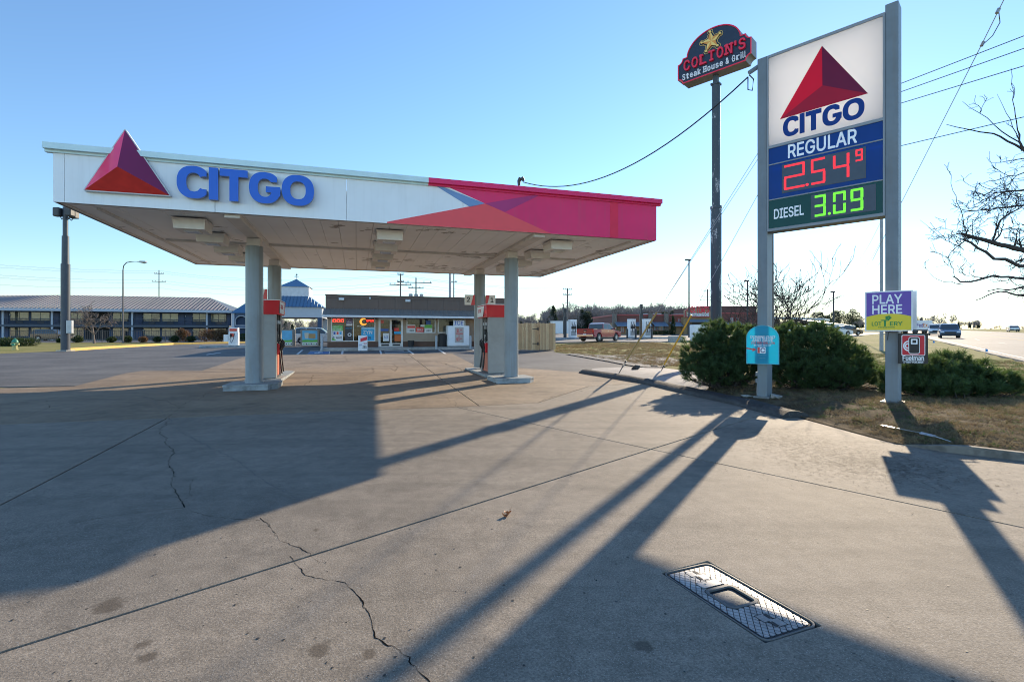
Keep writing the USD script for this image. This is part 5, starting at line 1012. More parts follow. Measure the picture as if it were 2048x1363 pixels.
def pine_bush(name, lab, c, lobes, seed, ntuft=900, nneed=52, L=.10, zmin=.12, mat_=None):
    """lobes: (dx, dy, z, rx, ry, rz). Clumps of needle tufts over uneven lobes, with bare stems within"""
    r = np.random.default_rng(seed); t = thing(name, lab, 'shrub', (c[0], c[1], gz(*c)), 0, None)
    vol = np.array([l[3]*l[4]+l[3]*l[5]+l[4]*l[5] for l in lobes]); pick = r.choice(len(lobes), ntuft, p=vol/vol.sum()); lo = np.array(lobes)[pick]
    d = r.normal(0, 1, (ntuft, 3)); d[:, 2] = d[:, 2]*.9+.25; d /= np.linalg.norm(d, axis=1, keepdims=True)
    rad = r.uniform(.62, 1.06, ntuft)**.5; rad *= 1+.34*(meshkit.noise(lo[:, :3]*3+d*3.2, seed)-.5)*2
    p = lo[:, :3]+d*lo[:, 3:6]*rad[:, None]; keep = p[:, 2] > zmin*r.uniform(.3, 1.3, ntuft); p, d = p[keep], d[keep]
    up = d*.8+[0, 0, .75]+r.normal(0, .22, d.shape); up /= np.linalg.norm(up, axis=1, keepdims=True)
    protos = [needles_tuft(r, nneed, L, .75) for _ in range(5)]; V = []
    for k in range(5):
        s = slice(k, None, 5); q = orient(protos[k], up[s], r)*r.uniform(.75, 1.3, len(up[s]))[:, None, None, None]+p[s][:, None, None]; V.append(q.reshape(-1, 4, 3))
    V = np.concatenate(V); nV = len(V); i = np.arange(nV)*4
    F = np.vstack([np.stack([i, i+1, i+2], 1), np.stack([i, i+2, i+3], 1)])
    tag(obj('needles', (V.reshape(-1, 3), F), mat_ or pine_m, t), kind='stuff')
    sm = MB(); idx = r.choice(len(p), min(150, len(p)), replace=False)
    for j in idx:
        l_ = p[j]; b = np.array([l_[0]*.25+r.normal(0, .12), l_[1]*.25+r.normal(0, .12), -.02]); mid = (b+l_)/2+[l_[0]*.12, l_[1]*.12, -.06]
        sm.tube([b, mid, l_*.97+b*.03, l_], [.016, .011, .007, .004], 4, cap=False)
    tag(obj('stems', sm, bark_d, t), kind='stuff'); return t
def leaf_blob(name, lab, c, lobes, seed, n, size, m_, cat='shrub', group=None, stem=None, z0=None):
    r = np.random.default_rng(seed); t = thing(name, lab, cat, (c[0], c[1], gz(*c) if z0 is None else z0), 0, group)
    pick = r.integers(0, len(lobes), n); lo = np.array(lobes, float)[pick]; d = r.normal(0, 1, (n, 3)); d /= np.linalg.norm(d, axis=1, keepdims=True); rad = r.uniform(.35, 1.05, n)**.5*(1+.25*(meshkit.noise(lo[:, :3]*2+d*2.2, seed)-.5)*2)
    p = lo[:, :3]+d*lo[:, 3:6]*rad[:, None]; p[:, 2] = np.maximum(p[:, 2], .02)
    a = r.normal(0, 1, (n, 3)); a /= np.linalg.norm(a, axis=1, keepdims=True); b = np.cross(a, r.normal(0, 1, (n, 3))); b /= np.linalg.norm(b, axis=1, keepdims=True); s = size*r.uniform(.6, 1.4, n)[:, None]
    V = np.stack([p-a*s, p+b*s*.5, p+a*s, p-b*s*.5], 1); i = np.arange(n)*4
    tag(obj('leaves', (V.reshape(-1, 3), np.vstack([np.stack([i, i+1, i+2], 1), np.stack([i, i+2, i+3], 1)])), m_, t), kind='stuff')
    if stem: obj('trunk', MB().tube([(0, 0, -.2), (0, 0, stem[0])], [stem[1], stem[1]*.5], 8), bark, t)
    return t
def branches(r, p0, d0, L, rad, depth, out, spread=.75, upb=.25, minr=.004, nkids=(2, 4), wob=.18):
    n = 5; pts = [np.array(p0, float)]; d = np.array(d0, float)/np.linalg.norm(d0)
    for k in range(n): d = d+r.normal(0, wob, 3)+[0, 0, upb*.12]; d /= np.linalg.norm(d); pts.append(pts[-1]+d*L/n)
    out.append((np.array(pts), np.linspace(rad, max(rad*.5, minr), n+1), depth))
    if depth <= 0: return
    for k in range(r.integers(*nkids)+1):
        t = r.uniform(.3, 1.0); i = min(int(t*n), n-1); p = pts[i]+(pts[i+1]-pts[i])*(t*n-i); ax = r.normal(0, 1, 3); ax -= ax@d*d; ax /= np.linalg.norm(ax); nd = d*(1-spread*.5)+ax*spread*r.uniform(.6, 1.2)+[0, 0, upb*.4]
        branches(r, p, nd, L*r.uniform(.5, .78), max(rad*r.uniform(.4, .6), minr), depth-1, out, spread, upb, minr, nkids, wob)
def tree_parts(t, segs, m_, trunk_depth, sides=5):
    tr, tw = MB(), MB()
    for pts, rad, dep in segs: (tr if dep >= trunk_depth else tw).tube(pts, rad, 7 if dep >= trunk_depth else (4 if dep > 0 else 3), cap=False)
    obj('trunk', tr, m_, t, smooth=True); tag(obj('branches', tw, m_, t), kind='stuff')
def bare_tree(name, lab, c, H, seed, m_=None, depth=4, trunk=.35, r0=.12, minr=.008, spread=.8, group=None, kids=(2, 4), z0=None, lean=(0, 0), stems=1, upb=.3, cat='tree'):
    r = np.random.default_rng(seed); t = thing(name, lab, cat, (c[0], c[1], gz(*c) if z0 is None else z0), 0, group); segs = []
    for s in range(stems):
        dd = (lean[0]+r.normal(0, .05 if stems == 1 else .38), lean[1]+r.normal(0, .05 if stems == 1 else .38), 1)
        tp = np.array([(0, 0, -.1), np.array(dd)*H*trunk*.5, np.array(dd)*H*trunk]); segs.append((tp, np.array([r0, r0*.85, r0*.7]), 9))
        for k in range(4 if stems == 1 else 3):
            th = k*2*np.pi/4+r.uniform(0, 1.2); branches(r, tp[-1]-[0, 0, r.uniform(0, H*trunk*.25)], (math.cos(th)*spread, math.sin(th)*spread, .9), H*(1-trunk)*.5, r0*.55, depth-1, segs, .75, upb, minr, kids)
    tree_parts(t, segs, m_ or bark, 8); return t

# mugo pines round the sign
def LB(u, v, Y, ru, rv, ry=None):
    p = P(u, v, Y); return p, ru/FOC*Y, rv/FOC*Y, (ry or ru/FOC*Y)
def bush_from_px(name, lab, Y, ell, seed, n):
    us = [e[0] for e in ell]; c = ((sum(us)/len(us)-U0)/FOC*Y, Y); z = gz(*c); lobes = []
    for u, v, ru, rv, dy in ell: p = P(u, v, Y+dy); ru, rv = ru*.85, rv*.79; lobes.append((p[0]-c[0], dy, p[2]-z, ru/FOC*(Y+dy), min(.75, ru/FOC*(Y+dy)*1.1), rv/FOC*(Y+dy)))
    return pine_bush(name, lab, c, lobes, seed, n)
bush_from_px('pine_shrub', 'dark mugo pine shrub left of the left sign post', 13.4, [(1410, 712, 42, 52, 0), (1450, 690, 48, 46, .2), (1480, 720, 45, 50, -.2), (1400, 740, 38, 32, -.2), (1500, 690, 38, 40, .4), (1440, 740, 52, 32, -.3), (1425, 668, 26, 26, .3), (1500, 745, 40, 30, -.2)], 11, 2100)
bush_from_px('pine_shrub', 'broad rounded mugo pine shrub between the two sign posts', 12.9, [(1590, 700, 50, 46, .2), (1640, 700, 55, 48, 0), (1690, 730, 48, 48, -.1), (1720, 750, 32, 38, .1), (1600, 745, 60, 42, -.3), (1660, 755, 62, 36, -.3), (1560, 740, 35, 44, .1), (1575, 675, 26, 26, .3), (1640, 670, 30, 24, .3), (1700, 765, 40, 28, -.2)], 12, 2800)
bush_from_px('pine_shrub', 'low spreading mugo pine shrub right of the right sign post', 11.2, [(1820, 755, 48, 34, .1), (1870, 750, 55, 36, 0), (1925, 758, 55, 36, 0), (1985, 770, 46, 30, -.1), (1860, 775, 62, 26, -.3), (1940, 780, 55, 22, -.2), (1900, 730, 36, 24, .2), (2020, 782, 20, 18, 0), (1795, 775, 28, 26, 0)], 13, 2300)
bare_tree('bare_shrub', 'bare multi-stemmed shrub rising behind the clipped pines', Gx(1585, 19)[:2], 4.6, 21, bark_d, 4, .18, .036, .009, .55, stems=6, upb=.6, cat='shrub', kids=(2, 3))
bare_tree('bare_shrub', 'thin bare shrub with a few curled leaves left of the sign post', Gx(1512, 17.5)[:2], 3.0, 22, bark_d, 3, .25, .026, .008, .8, stems=4, upb=.4, cat='shrub', kids=(2, 3))
# bare street tree whose branches enter from the right
rt = np.random.default_rng(31); TY = 11.2; tb_ = np.array(Gx(2165, TY)); tree = thing('street_tree', 'leafless pruned tree reaching bare branches into the right edge', 'tree', tuple(tb_), 0); segs = []
L3 = lambda u, v, dy=0.: P(u, v, TY+dy)-tb_
segs.append((np.array([(0, 0, -.1), (.05, 0, 1.0), L3(2150, 545), L3(2140, 400), L3(2130, 290)]), np.array([.17, .145, .12, .09, .06]), 9))
def limb(pts, r0, r1, n, depth=2, Ls=(.35, .8), up=.2):
    pts = [L3(*p) for p in pts]; k = len(pts); q = []
    for a, b in zip(pts[:-1], pts[1:]): q += [a+(b-a)*t+rt.normal(0, .012, 3) for t in np.linspace(0, 1, 5)[:-1]]
    q.append(pts[-1]); q = np.array(q); rr_ = np.linspace(r0, r1, len(q)); segs.append((q, rr_, 9 if r0 > .03 else 2))
    for _ in range(n):
        i = rt.integers(1, len(q)-1); d = q[i+1]-q[i]; d /= np.linalg.norm(d); ax = rt.normal(0, 1, 3); nd = d*.7+ax*.55+[0, 0, up]
        branches(rt, q[i], nd, rt.uniform(*Ls), max(rr_[i]*.4, .008), depth, segs, .8, .15, .005, (2, 3), .2)
limb([(2150, 545), (2048, 500, .1), (1985, 484, .1), (1925, 468, .1)], .07, .035, 8, 3, (.3, .7))
limb([(2150, 520), (2060, 535, -.3), (1990, 515, -.3), (1925, 478, -.2)], .05, .02, 6, 3, (.3, .6))
limb([(2140, 600), (2048, 556, -.2), (1985, 553, -.2), (1925, 566, -.1), (1905, 552, 0)], .035, .012, 8, 2, (.3, .7), 0)
limb([(2145, 610), (2048, 590, .2), (2000, 582, .2), (1952, 600, .2)], .03, .009, 4, 2, (.3, .6), 0)
limb([(2150, 560), (2048, 575, .5), (1975, 582, .5)], .03, .01, 4, 2, (.3, .6), 0)
limb([(2135, 360), (2046, 298, .1), (1985, 268, .1), (1893, 249, .1)], .035, .006, 3, 1, (.3, .5))
limb([(2050, 296, .1), (1990, 250, .2), (1925, 203, .2)], .018, .005, 2, 1, (.3, .5))
limb([(2044, 300, .1), (2035, 260, 0), (2026, 200, 0), (2022, 136, 0)], .02, .004, 2, 1, (.15, .3))
limb([(2044, 290, .1), (2020, 240, .3), (1994, 188, .3)], .014, .004, 1, 1, (.15, .3))
limb([(1934, 470, .1), (1925, 430, .1), (1905, 380, .1), (1897, 325, .1)], .014, .004, 2, 1, (.15, .3))
limb([(2140, 450), (2048, 410, .3), (1985, 418, .3), (1925, 425, .3)], .03, .006, 7, 2, (.3, .6))
limb([(2140, 420), (2048, 380, -.3), (1990, 385, -.2), (1945, 412, -.2)], .03, .006, 7, 2, (.3, .6))
limb([(1985, 480, .1), (2000, 440, .1), (2048, 410, .1)], .028, .012, 6, 2, (.3, .6))
limb([(2130, 330), (2048, 318, .4), (1985, 325, .4)], .02, .005, 3, 1, (.2, .4)); limb([(1930, 500, 0), (1890, 480, 0), (1840, 440, 0)], .010, .003, 2, 1, (.15, .3)); limb([(1925, 568, 0), (1875, 560, 0), (1842, 530, 0)], .010, .003, 1, 1, (.15, .3))
limb([(2048, 345, .2), (1990, 360, .2), (1945, 370, .2)], .012, .004, 6, 2, (.3, .6))
tree_parts(tree, segs, bark_d, 9)

# ================================================================== lots beyond: trees, hedges, lamp
bt = Gx(188, 55); bare_tree('bare_tree', 'small bare spreading tree before the motel fence', bt[:2], 4.6, 41, mat('bark_pale', (.16, .125, .11), .9, var=.25), 5, .25, .13, .015, .95, upb=.15)
hb_ = Gx(34, 45); leaf_blob('box_hedge', 'low clipped green hedge beyond the hydrant at left', hb_[:2], [(x, y, .35, .5, .6, .42) for x in np.arange(-3.2, 1.7, .55) for y in (-.3, .3)], 42, 9000, .05, hedge_m)
for k, (u, s, gk_) in enumerate(((121, .4, 0), (155, .55, 0), (223, .5, 0), (254, .55, 0), (286, .5, 1), (314, .5, 0), (348, .55, 0), (381, .55, 0), (486, .8, 0))):
    c = Gx(u, 55+u*.022); leaf_blob('round_shrub', f'small {"brown" if gk_ else "green"} clipped shrub behind the yellow kerb, {("first", "second", "third", "fourth", "fifth", "sixth", "seventh", "eighth", "ninth")[k]} from left', c[:2], [(0, 0, s*.7, s, s, s*.75), (.15, 0, s*.8, s*.8, s*.8, s*.7)], 60+k, 1500, .06, tan_m if gk_ else hedge_m, group='small shrubs along the kerb')
for k, (u, v_, hw_, lab) in enumerate(((365, 672, 1.0, 'tan winter hedge piece behind the iron fence'), (420, 672, 1.5, 'bushy tan winter shrub right of the fence middle'), (444, 675, 1.0, 'tan winter shrub at the fence end'))):
    c = Gx(u, 70); leaf_blob('tan_shrub', lab, c[:2], [(-hw_*.4, 0, .8, hw_*.7, .7, .9), (hw_*.4, 0, .8, hw_*.7, .7, .85), (0, 0, 1.1, hw_*.6, .6, .7)], 80+k, 3000, .07, tan_m)
lc = Gx(246, 57); sl_ = thing('street_lamp', 'tall curved arm street lamp before the motel', 'street lamp', lc, 0)
hL_ = P(247, 524, 57)[2]-lc[2]; arm = [(0, 0, hL_-.9), (.08, 0, hL_-.4), (.4, 0, hL_-.05), (.9, 0, hL_+.05), (1.9, 0, hL_)]
obj('pole', MB().tube([(0, 0, -.1), (0, 0, hL_-.9)], [.10, .07], 10), mat('lamp_pole', (.10, .095, .10), .5, .3), sl_); obj('arm', MB().tube(arm, .05, 8), _m['lamp_pole'], sl_); obj('lamp_head', MB().hull([(1.8, -.12, hL_-.02), (1.8, .12, hL_-.02), (2.7, -.16, hL_-.02), (2.7, .16, hL_-.02), (2.0, -.14, hL_+.14), (2.0, .14, hL_+.14), (2.6, -.14, hL_+.12), (2.6, .14, hL_+.12), (2.45, 0, hL_-.18)]), gal, sl_)
dp = Gx(131, 34.5); ft = thing('floodlight_pole', 'thick dark steel pole left of the canopy with floodlights on top', 'light pole', dp, 0); ptp = P(131, 414, 34.5)[2]-dp[2]
fpm = mat('flood_pole', (.055, .065, .08), .45, .2, var=.15); z1_, z2_ = P(131, 528, 34.5)[2]-dp[2], P(131, 472, 34.5)[2]-dp[2]
obj('lower_shaft', MB().tube([(0, 0, -.1), (0, 0, z1_)], .26, 18), fpm, ft, smooth=40); obj('middle_shaft', MB().tube([(0, 0, z1_), (0, 0, z1_+.03), (0, 0, z2_)], [.24, .215, .20], 18), fpm, ft, smooth=40); obj('upper_shaft', MB().tube([(0, 0, z2_), (0, 0, ptp)], .15, 16), fpm, ft, smooth=40)
obj('meter_box', MB().box(.24, .62, -.25, -.05, 1.2, 2.1, .02), gal, ft); obj('base_plate', MB().box(-.35, .35, -.35, .35, 0, .05), gal, ft)
for k, (x, y) in enumerate(((-.35, -.1), (.55, -.2), (.25, .5))): hdn = obj('floodlight', MB().box(x-.22, x+.22, y-.3, y+.1, ptp-.7, ptp-.1, .05), darkm, ft); obj('floodlight_bracket', MB().tube([(0, 0, ptp-.6), (x*.6, y*.6, ptp-.85), (x, y, ptp-.5)], .035), darkm, ft)
hc_ = Gx(30, 36); hy = thing('fire_hydrant', 'yellow fire hydrant with green bonnet on the grass at left', 'fire hydrant', hc_, .3); hyy, hyg = mat('hydrant_yellow', (.42, .38, .16), .5, var=.2, dirt=.3), mat('hydrant_green', (.03, .20, .13), .5)
obj('barrel', MB().tube([(0, 0, -.05), (0, 0, .06), (0, 0, .07), (0, 0, .52)], [.19, .19, .13, .13], 14), hyy, hy, smooth=40); obj('bonnet', MB().tube([(0, 0, .52), (0, 0, .58), (0, 0, .70), (0, 0, .78), (0, 0, .80), (0, 0, .86)], [.19, .19, .15, .06, .035, .035], 14), hyg, hy, smooth=40)
for d in (-1, 1): obj('outlet_cap', MB().tube([(d*.1, 0, .42), (d*.24, 0, .42)], .075, 10), hyy, hy)
obj('pumper_cap', MB().tube([(0, -.1, .38), (0, -.25, .38)], .095, 10), hyg, hy)
# diesel dispenser on its own island, ice chests by the store
dd = Gx(468, 42); kd = thing('diesel_dispenser', 'small white and red fuel dispenser on a far island by the lot edge', 'fuel dispenser', (dd[0], dd[1], dd[2]+.15), .25)
obj('cabinet', MB().box(-.36, .36, -.25, .25, 0, 1.12, .02), dwh, kd); obj('head', MB().box(-.34, .34, -.24, .24, 1.12, 1.48, .02), dwh, kd); obj('red_panel', MB().box(-.28, .28, -.262, -.255, 1.18, 1.40), dred, kd); obj('lower_panel', MB().box(-.24, .05, -.262, -.255, .72, 1.0), dred, kd); obj('side_box', MB().box(-.75, -.42, -.15, .15, .3, .9, .02), dwh, kd)
obj('hose', MB().tube([(.1, -.25, 1.0), (.05, -.42, .5), (-.1, -.44, .18), (-.2, -.4, .5), (-.15, -.28, .85)], .022, 6), black, kd, smooth=True); obj('nozzle', MB().box(-.22, -.10, -.34, -.25, .7, .95, .02), black, kd)
ik = thing('diesel_island', 'low concrete island under the small far dispenser', 'island', dd, .25); obj('slab', MB().poly(sg.box(-2.2, -.6, 1.8, .6).buffer(.2), .25, T4([0, 0, -.1])), padside, ik)
for k, (u, lab) in enumerate(((571, 'picture wrapped outdoor freezer beside the column'), (621, 'picture wrapped outdoor freezer nearer the store'))):
    c = Gx(u, 43); fq = thing('picture_freezer', lab, 'freezer', c, .25, 'picture wrapped freezers by the drive'); 
    obj('cabinet', MB().box(-.74, .74, -.4, .4, .05, 1.5, .03), mat('freezer_tan', (.24, .20, .165), .6, var=.15), fq); obj('picture_sky', MB().box(-.60, .60, -.406, -.4, .55, 1.38), mat('picture_sky', (.10, .38, .58), .4, var=.15, scale=2), fq); obj('picture_grass', MB().poly(sg.Polygon([(-.60, .4), (.60, .4), (.60, .62), (.2, .56), (-.2, .62), (-.60, .58)]), .004, XZ(-.4062)), pgn, fq)
    obj('picture_base', MB().box(-.60, .60, -.409, -.401, .15, .39), mat('picture_white', (.6, .62, .63), .4), fq)
    if k == 1: obj('picture_board', MB().poly(rrect(-.1, .45, .72, 1.12, .06), .004, XZ(-.4064)), mat('picture_wood', (.42, .25, .10), .5), fq); obj('picture_cup', MB().poly(sg.Polygon([(-.38, .72), (-.14, .72), (-.08, 1.18), (-.44, 1.18)]), .004, XZ(-.4064)), mat('picture_cream', (.6, .52, .40), .5), fq)
    for j in range(6): obj('picture_mark', MB().box(-.52+j*.2, -.42+j*.2, -.412, -.4092, .2, .30), ink if j % 2 else pgn, fq)

# ================================================================== poles and wires
polew = mat('pole_wood', (.13, .115, .105), .85, var=.2, scale=6); polesteel = mat('pole_steel', (.27, .29, .31), .5, .4)
def utility(u, Y, vtop, lab, arms, r=.14, steel=False, group='far utility poles', extra=None):
    c = Gx(u, Y); H = P(u, vtop, Y)[2]-c[2]; t = thing('utility_pole', lab, 'utility pole', c, .25, group); obj('shaft', MB().tube([(0, 0, -.2), (0, 0, H)], [r, r*.7], 8), polesteel if steel else polew, t)
    for v, hw_ in arms:
        z = P(u, v, Y)[2]-c[2]; obj('crossarm', MB().box(-hw_, hw_, -.06, .06, z-.06, z+.06), polew, t)
        for x in (-hw_*.92, -hw_*.5, hw_*.5, hw_*.92): obj('insulator', MB().tube([(x, 0, z+.06), (x, 0, z+.28)], .07, 6), gal, t)
    if extra: extra(t, c, Y, u)
    return c, H
def transformers(t, c, Y, u):
    for x in (-.85, 0, .85): z = P(u, 594, Y)[2]-c[2]; obj('transformer', MB().tube([(x, -.4, z-.7), (x, -.4, z+.45), (x, -.4, z+.5)], [.32, .32, .2], 10), polesteel, t)
utility(318, 120, 540, 'distant utility pole behind the motel roof', [(547, 1.0), (563, 1.5)])
utility(801, 78, 547, 'utility pole with three short arms behind the store, left', [(549, .45), (563.5, .5), (569.5, 1.7)], .13)
utility(832, 80, 555, 'utility pole with three transformers behind the store', [(565, 2.5), (576, 1.2)], .15, extra=transformers)
utility(907.5, 90, 545, 'slim utility pole behind the store right half', [(564, .6)], .14)
utility(1135, 105, 576, 'utility pole standing before the far wood beyond the fence', [(578.5, 1.0), (589, 1.0)], .22)
utility(1415, 150, 578, 'far utility pole behind the steak house', [(581, 2.2), (593, 3.0), (600, 2.4)], .25)
utility(1763, 33, 430, 'grey utility pole on the verge between sign post and road', [], .115, True, 'far utility poles')
def slim(u, Y, vtop, lab, m_=None, r=.09, head=.5):
    c = Gx(u, Y); H = P(u, vtop, Y)[2]-c[2]; t = thing('lot_light', lab, 'light pole', c, .2, 'slim parking lot lights'); obj('pole', MB().tube([(0, 0, -.1), (0, 0, H)], [r, r*.8], 8), m_ or darkm, t); obj('lamp', MB().box(-head, head*.4, -.15, .15, H-.12, H+.04, .03), m_ or darkm, t)
slim(1378, 62, 519, 'tall dark parking light left of the steak house sign pole', r=.11, head=.5); slim(1495, 75, 561, 'parking light left of the sign post', r=.12); slim(1667, 80, 583, 'parking light in the car park right of centre', r=.13)
slim(900, 88, 545, 'thick grey light pole behind the store right half', polesteel, .24, .3); slim(1127, 85, 608, 'thin light pole beyond the wooden enclosure', r=.09, head=.3)
# road-side utility pole hidden behind the left sign post with its guys
uc = Gx(1541, 16.5); uH = 8.25; up_ = thing('utility_pole', 'utility pole standing just behind the left sign post', 'utility pole', uc, 0); obj('shaft', MB().tube([(0, 0, -.2), (.0, 0, uH)], [.11, .085], 10), polew, up_)
def wire(name, lab, a, b, sag, r, m_=None, n=24, cat='cable', group=None):
    a, b = np.array(a, float), np.array(b, float); t = np.linspace(0, 1, n)[:, None]; p = a+(b-a)*t-np.array([0, 0, 1])*sag*4*t*(1-t); q = obj(name, MB().tube(p, r, 5), m_ or black); return tag(q, lab, cat, group)
top = np.array(uc)
g1, g2 = Gp(1237, 745), Gp(1322, 740); gy = mat('guard_yellow', (.55, .30, .02), .45, var=.1); gyb = mat('guard_dull', (.32, .22, .07), .5, var=.2)
def guy(anchor, topz, lab, gm, dx, L0, L1):
    a = np.array(anchor); b = top+[dx, 0, topz]; t = thing('guy_wire', lab, 'guy wire', tuple(a), 0); d = b-a; obj('strand', MB().tube([(0, 0, -.05), d], .009, 5), gal, t)
    d1 = d/np.linalg.norm(d); obj('guard', MB().tube([d1*L0, d1*L1], .032, 8), gm, t); obj('anchor_eye', MB().tube([(0, 0, -.05), d1*.35], .016, 6), darkm, t); obj('clamp', MB().tube([d1*L0*.75, d1*L0*.95], .03, 6), darkm, t)
    if dx < 0: obj('second_strand', MB().tube([d1*L1*.8, d+[0, 0, -.22]], .008, 5), gal, t)
guy(g1, 7.9, 'guy wire with dull brown guard anchored left in the pale apron', gyb, -.05, .55, 2.55); guy(g2, 6.75, 'guy wire with bright yellow guard anchored right in the pale apron', gy, .02, .25, 2.4)
lp_ = np.array([*S.w(-.12, -.05), 0]); cz = P(1502, 152, 11.5)[2]
wire('service_cable', 'black sagging service cable from the sign post to the canopy roof', (lp_[0]-.25, lp_[1], cz), (mx[0]+.15, mx[1]-.07, ZB+3.0), 1.0, .017)
br = thing('cable_bracket', 'cable clamp bracket on top of the left sign post', 'bracket', (lp_[0], lp_[1], cz), 0); obj('arm', MB().tube([(0, 0, .25), (-.22, 0, .1)], .05, 8), polem, br); obj('loop', MB().tube([(-.22, 0, .05), (-.12, 0, -.05), (-.16, -.02, -.32), (-.26, -.02, -.3), (-.25, 0, 0)], .014, 6), black, br)
for k, (z, u2, v2) in enumerate(((7.95, 2048, 72), (7.82, 2048, 97), (7.66, 2048, 132), (6.55, 2048, 234))):
    p2 = P(u2, v2, 11.0); a = top+[0, 0, z]; v_ = (p2-a); wire('power_line', ('highest','second','third','lowest')[k]+' of four overhead lines leaving the price sign rightwards', a, a+v_*2.2, .0, .010, n=8, group='overhead lines over the sign')
gw = thing('guy_wire', 'thin pale guy wire with insulators crossing the upper right sky', 'guy wire', tuple(P(1785, 440, 24)), 0); b0_ = P(1785, 440, 24)
pa, pb_, pc_ = np.zeros(3), P(1962, 92, 15)-b0_, P(2020, -25, 13)-b0_; obj('strand', MB().tube([P(1745, 520, 26)-b0_, pa, pb_, pc_], .012, 5), gal, gw)
for q in (P(1965, 88, 15)-b0_, P(1996, 22, 13.7)-b0_): obj('insulator', MB().tube([q-[.03, 0, .06], q+[.03, 0, .06]], .045, 8), gal, gw)
obj('jumper', MB().tube([P(1965, 90, 15)-b0_, P(1985, 72, 14.6)-b0_, P(2000, 45, 14.2)-b0_, P(1997, 18, 13.7)-b0_], .012, 5), black, gw)
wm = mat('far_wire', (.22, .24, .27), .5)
def far_line(lab, pts, r=.017):
    q = []
    for (u0, v0, y0), (u1, v1, y1) in zip(pts[:-1], pts[1:]):
        a, b = P(u0, v0, y0), P(u1, v1, y1); t = np.linspace(0, 1, 14)[:-1, None]; q.append(a+(b-a)*t-np.array([0, 0, 1])*.018*np.linalg.norm(b-a)*4*t*(1-t))
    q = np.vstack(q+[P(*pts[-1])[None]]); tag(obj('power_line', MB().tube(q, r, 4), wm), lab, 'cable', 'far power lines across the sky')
for k, (vl, vm, vr, vn) in enumerate(((523, 541, 549, 576), (528, 545, 552, 578), (544, 560, 564, 588), (549, 565, 570, 590), (565, 575, 580, 598))):
    far_line(('topmost','second','third','fourth','lowest')[k]+' of the five thin power lines crossing behind motel and store', [(-150, vl-6, 95), (318, vm, 118), (801, vr, 80), (1135, vn, 104), (1415, vn+3, 150), (2150, vn+(4 if k < 2 else 8), 190)])
for k in range(4): far_line(('highest','second','third','lowest')[k]+' thin line running away beside the highway verge pole', [(1763, 440+k*40, 33), (1700, 528+k*24, 75), (1640, 600+k*8, 160)], .010)
for k in range(3): far_line(('upper','middle','lower')[k]+' thin far line over the highway at the right edge', [(1798, 505+k*14, 120), (2200, 512+k*18, 150)], .018)
# ================================================================== steak house
RY = 82.0; rbz = 1.66; RF = Frame(P(1230, 650, RY)[0], RY, rbz, math.radians(6))
def rs(u, v, off=0.): return RF.sz(u, v, off)
brick = mat('restaurant_brick', (.13, .05, .04), .85, var=.2, scale=6); tan_w = mat('restaurant_tan', (.27, .18, .095), .8, var=.1); stone = mat('restaurant_stone', (.15, .125, .105), .85, var=.4, scale=5); awb = mat('restaurant_awning', (.14, .20, .28), .4, .4, var=.06); trimr = mat('restaurant_trim', (.30, .05, .05), .5); wood_s = mat('arch_tan', (.34, .22, .13), .7, var=.15)
rest = thing('steak_house', 'low brick steak house with blue metal awnings and arched red sign', 'restaurant', RF.loc(), RF.a)
zr = rs(1260, 631)[1]; zm = rs(1260, 645)[1]; ra0, ra1 = rs(1230, 640)[0], rs(1372, 640)[0]; rb1 = rs(1530, 640)[0]
obj('lower_wall', MB().box(ra0, rb1, 0, 14, -.3, zm), tan_w, rest); obj('upper_wall', MB().box(ra0+.1, ra1, .05, 14, zm, zr), brick, rest); obj('coping', MB().box(ra0, ra1, -.05, 14.05, zr, zr+.22), trimr, rest)
zt2 = rs(1480, 627)[1]; obj('upper_wall', MB().box(rs(1425, 640)[0], rb1, .3, 14, zm, zt2), brick, rest); obj('coping', MB().box(rs(1425, 640)[0], rb1, .25, 14, zt2, zt2+.2), trimr, rest)
obj('upper_storey', MB().box(rs(1408, 620, 7)[0], rs(1512, 620, 7)[0], 7, 20, zm, rs(1450, 612, 7)[1]), mat('upper_brick', (.10, .05, .042), .85, var=.15), rest)
for u in (1228.5, 1300, 1331.5): a = rs(u-4, 650)[0]; b = rs(u+4, 650)[0]; obj('stone_pier', MB().box(a, b, -.35, .04, -.3, zr+.35), stone, rest)
for u0, u1 in ((1228, 1297), (1302, 1329), (1337, 1358), (1369, 1424), (1448, 1480)):
    a, b = rs(u0, 650)[0], rs(u1, 650)[0]; za_, zb2 = rs(u0, 643.8)[1], rs(u0, 651.5)[1]
    if u0 == 1369: za_, zb2 = rs(u0, 633.5)[1], rs(u0, 643)[1]
    obj('awning', MB().hull([(x, -.36-1.3*k, z) for x in (a, b) for k, z in ((0, za_), (0, za_-.08), (1, zb2), (1, zb2-.08))]), awb, rest)
for u0, v0, u1, v1 in ((1241, 653, 1247.5, 664), (1307, 651, 1327.5, 660), (1254, 653, 1257, 660), (1343, 637.5, 1347, 644.5), (1356, 637.5, 1360.5, 643), (1440, 653, 1446, 668), (1460, 635, 1466, 643), (1472, 635, 1477, 643)):
    a, b = rs(u0, v0)[0], rs(u1, v0)[0]; z1_, z0_ = rs(u0, v0)[1], rs(u0, v1)[1]; y_ = -.02 if v0 > 645 else .03
    w_ = obj('window', MB().box(a-.1, b+.1, y_-.06, y_, z0_-.1, z1_+.1), trimr, rest); obj('pane', MB().box(a, b, y_-.08, y_-.062, z0_, z1_), mat('far_pane', (.16, .20, .22), .08, var=.2), w_)
    for k in range(1, 4 if u1-u0 > 10 else 2): x = a+(b-a)*k/(4 if u1-u0 > 10 else 2); obj('mullion', MB().box(x-.03, x+.03, y_-.1, y_-.081, z0_, z1_), trimr, w_)
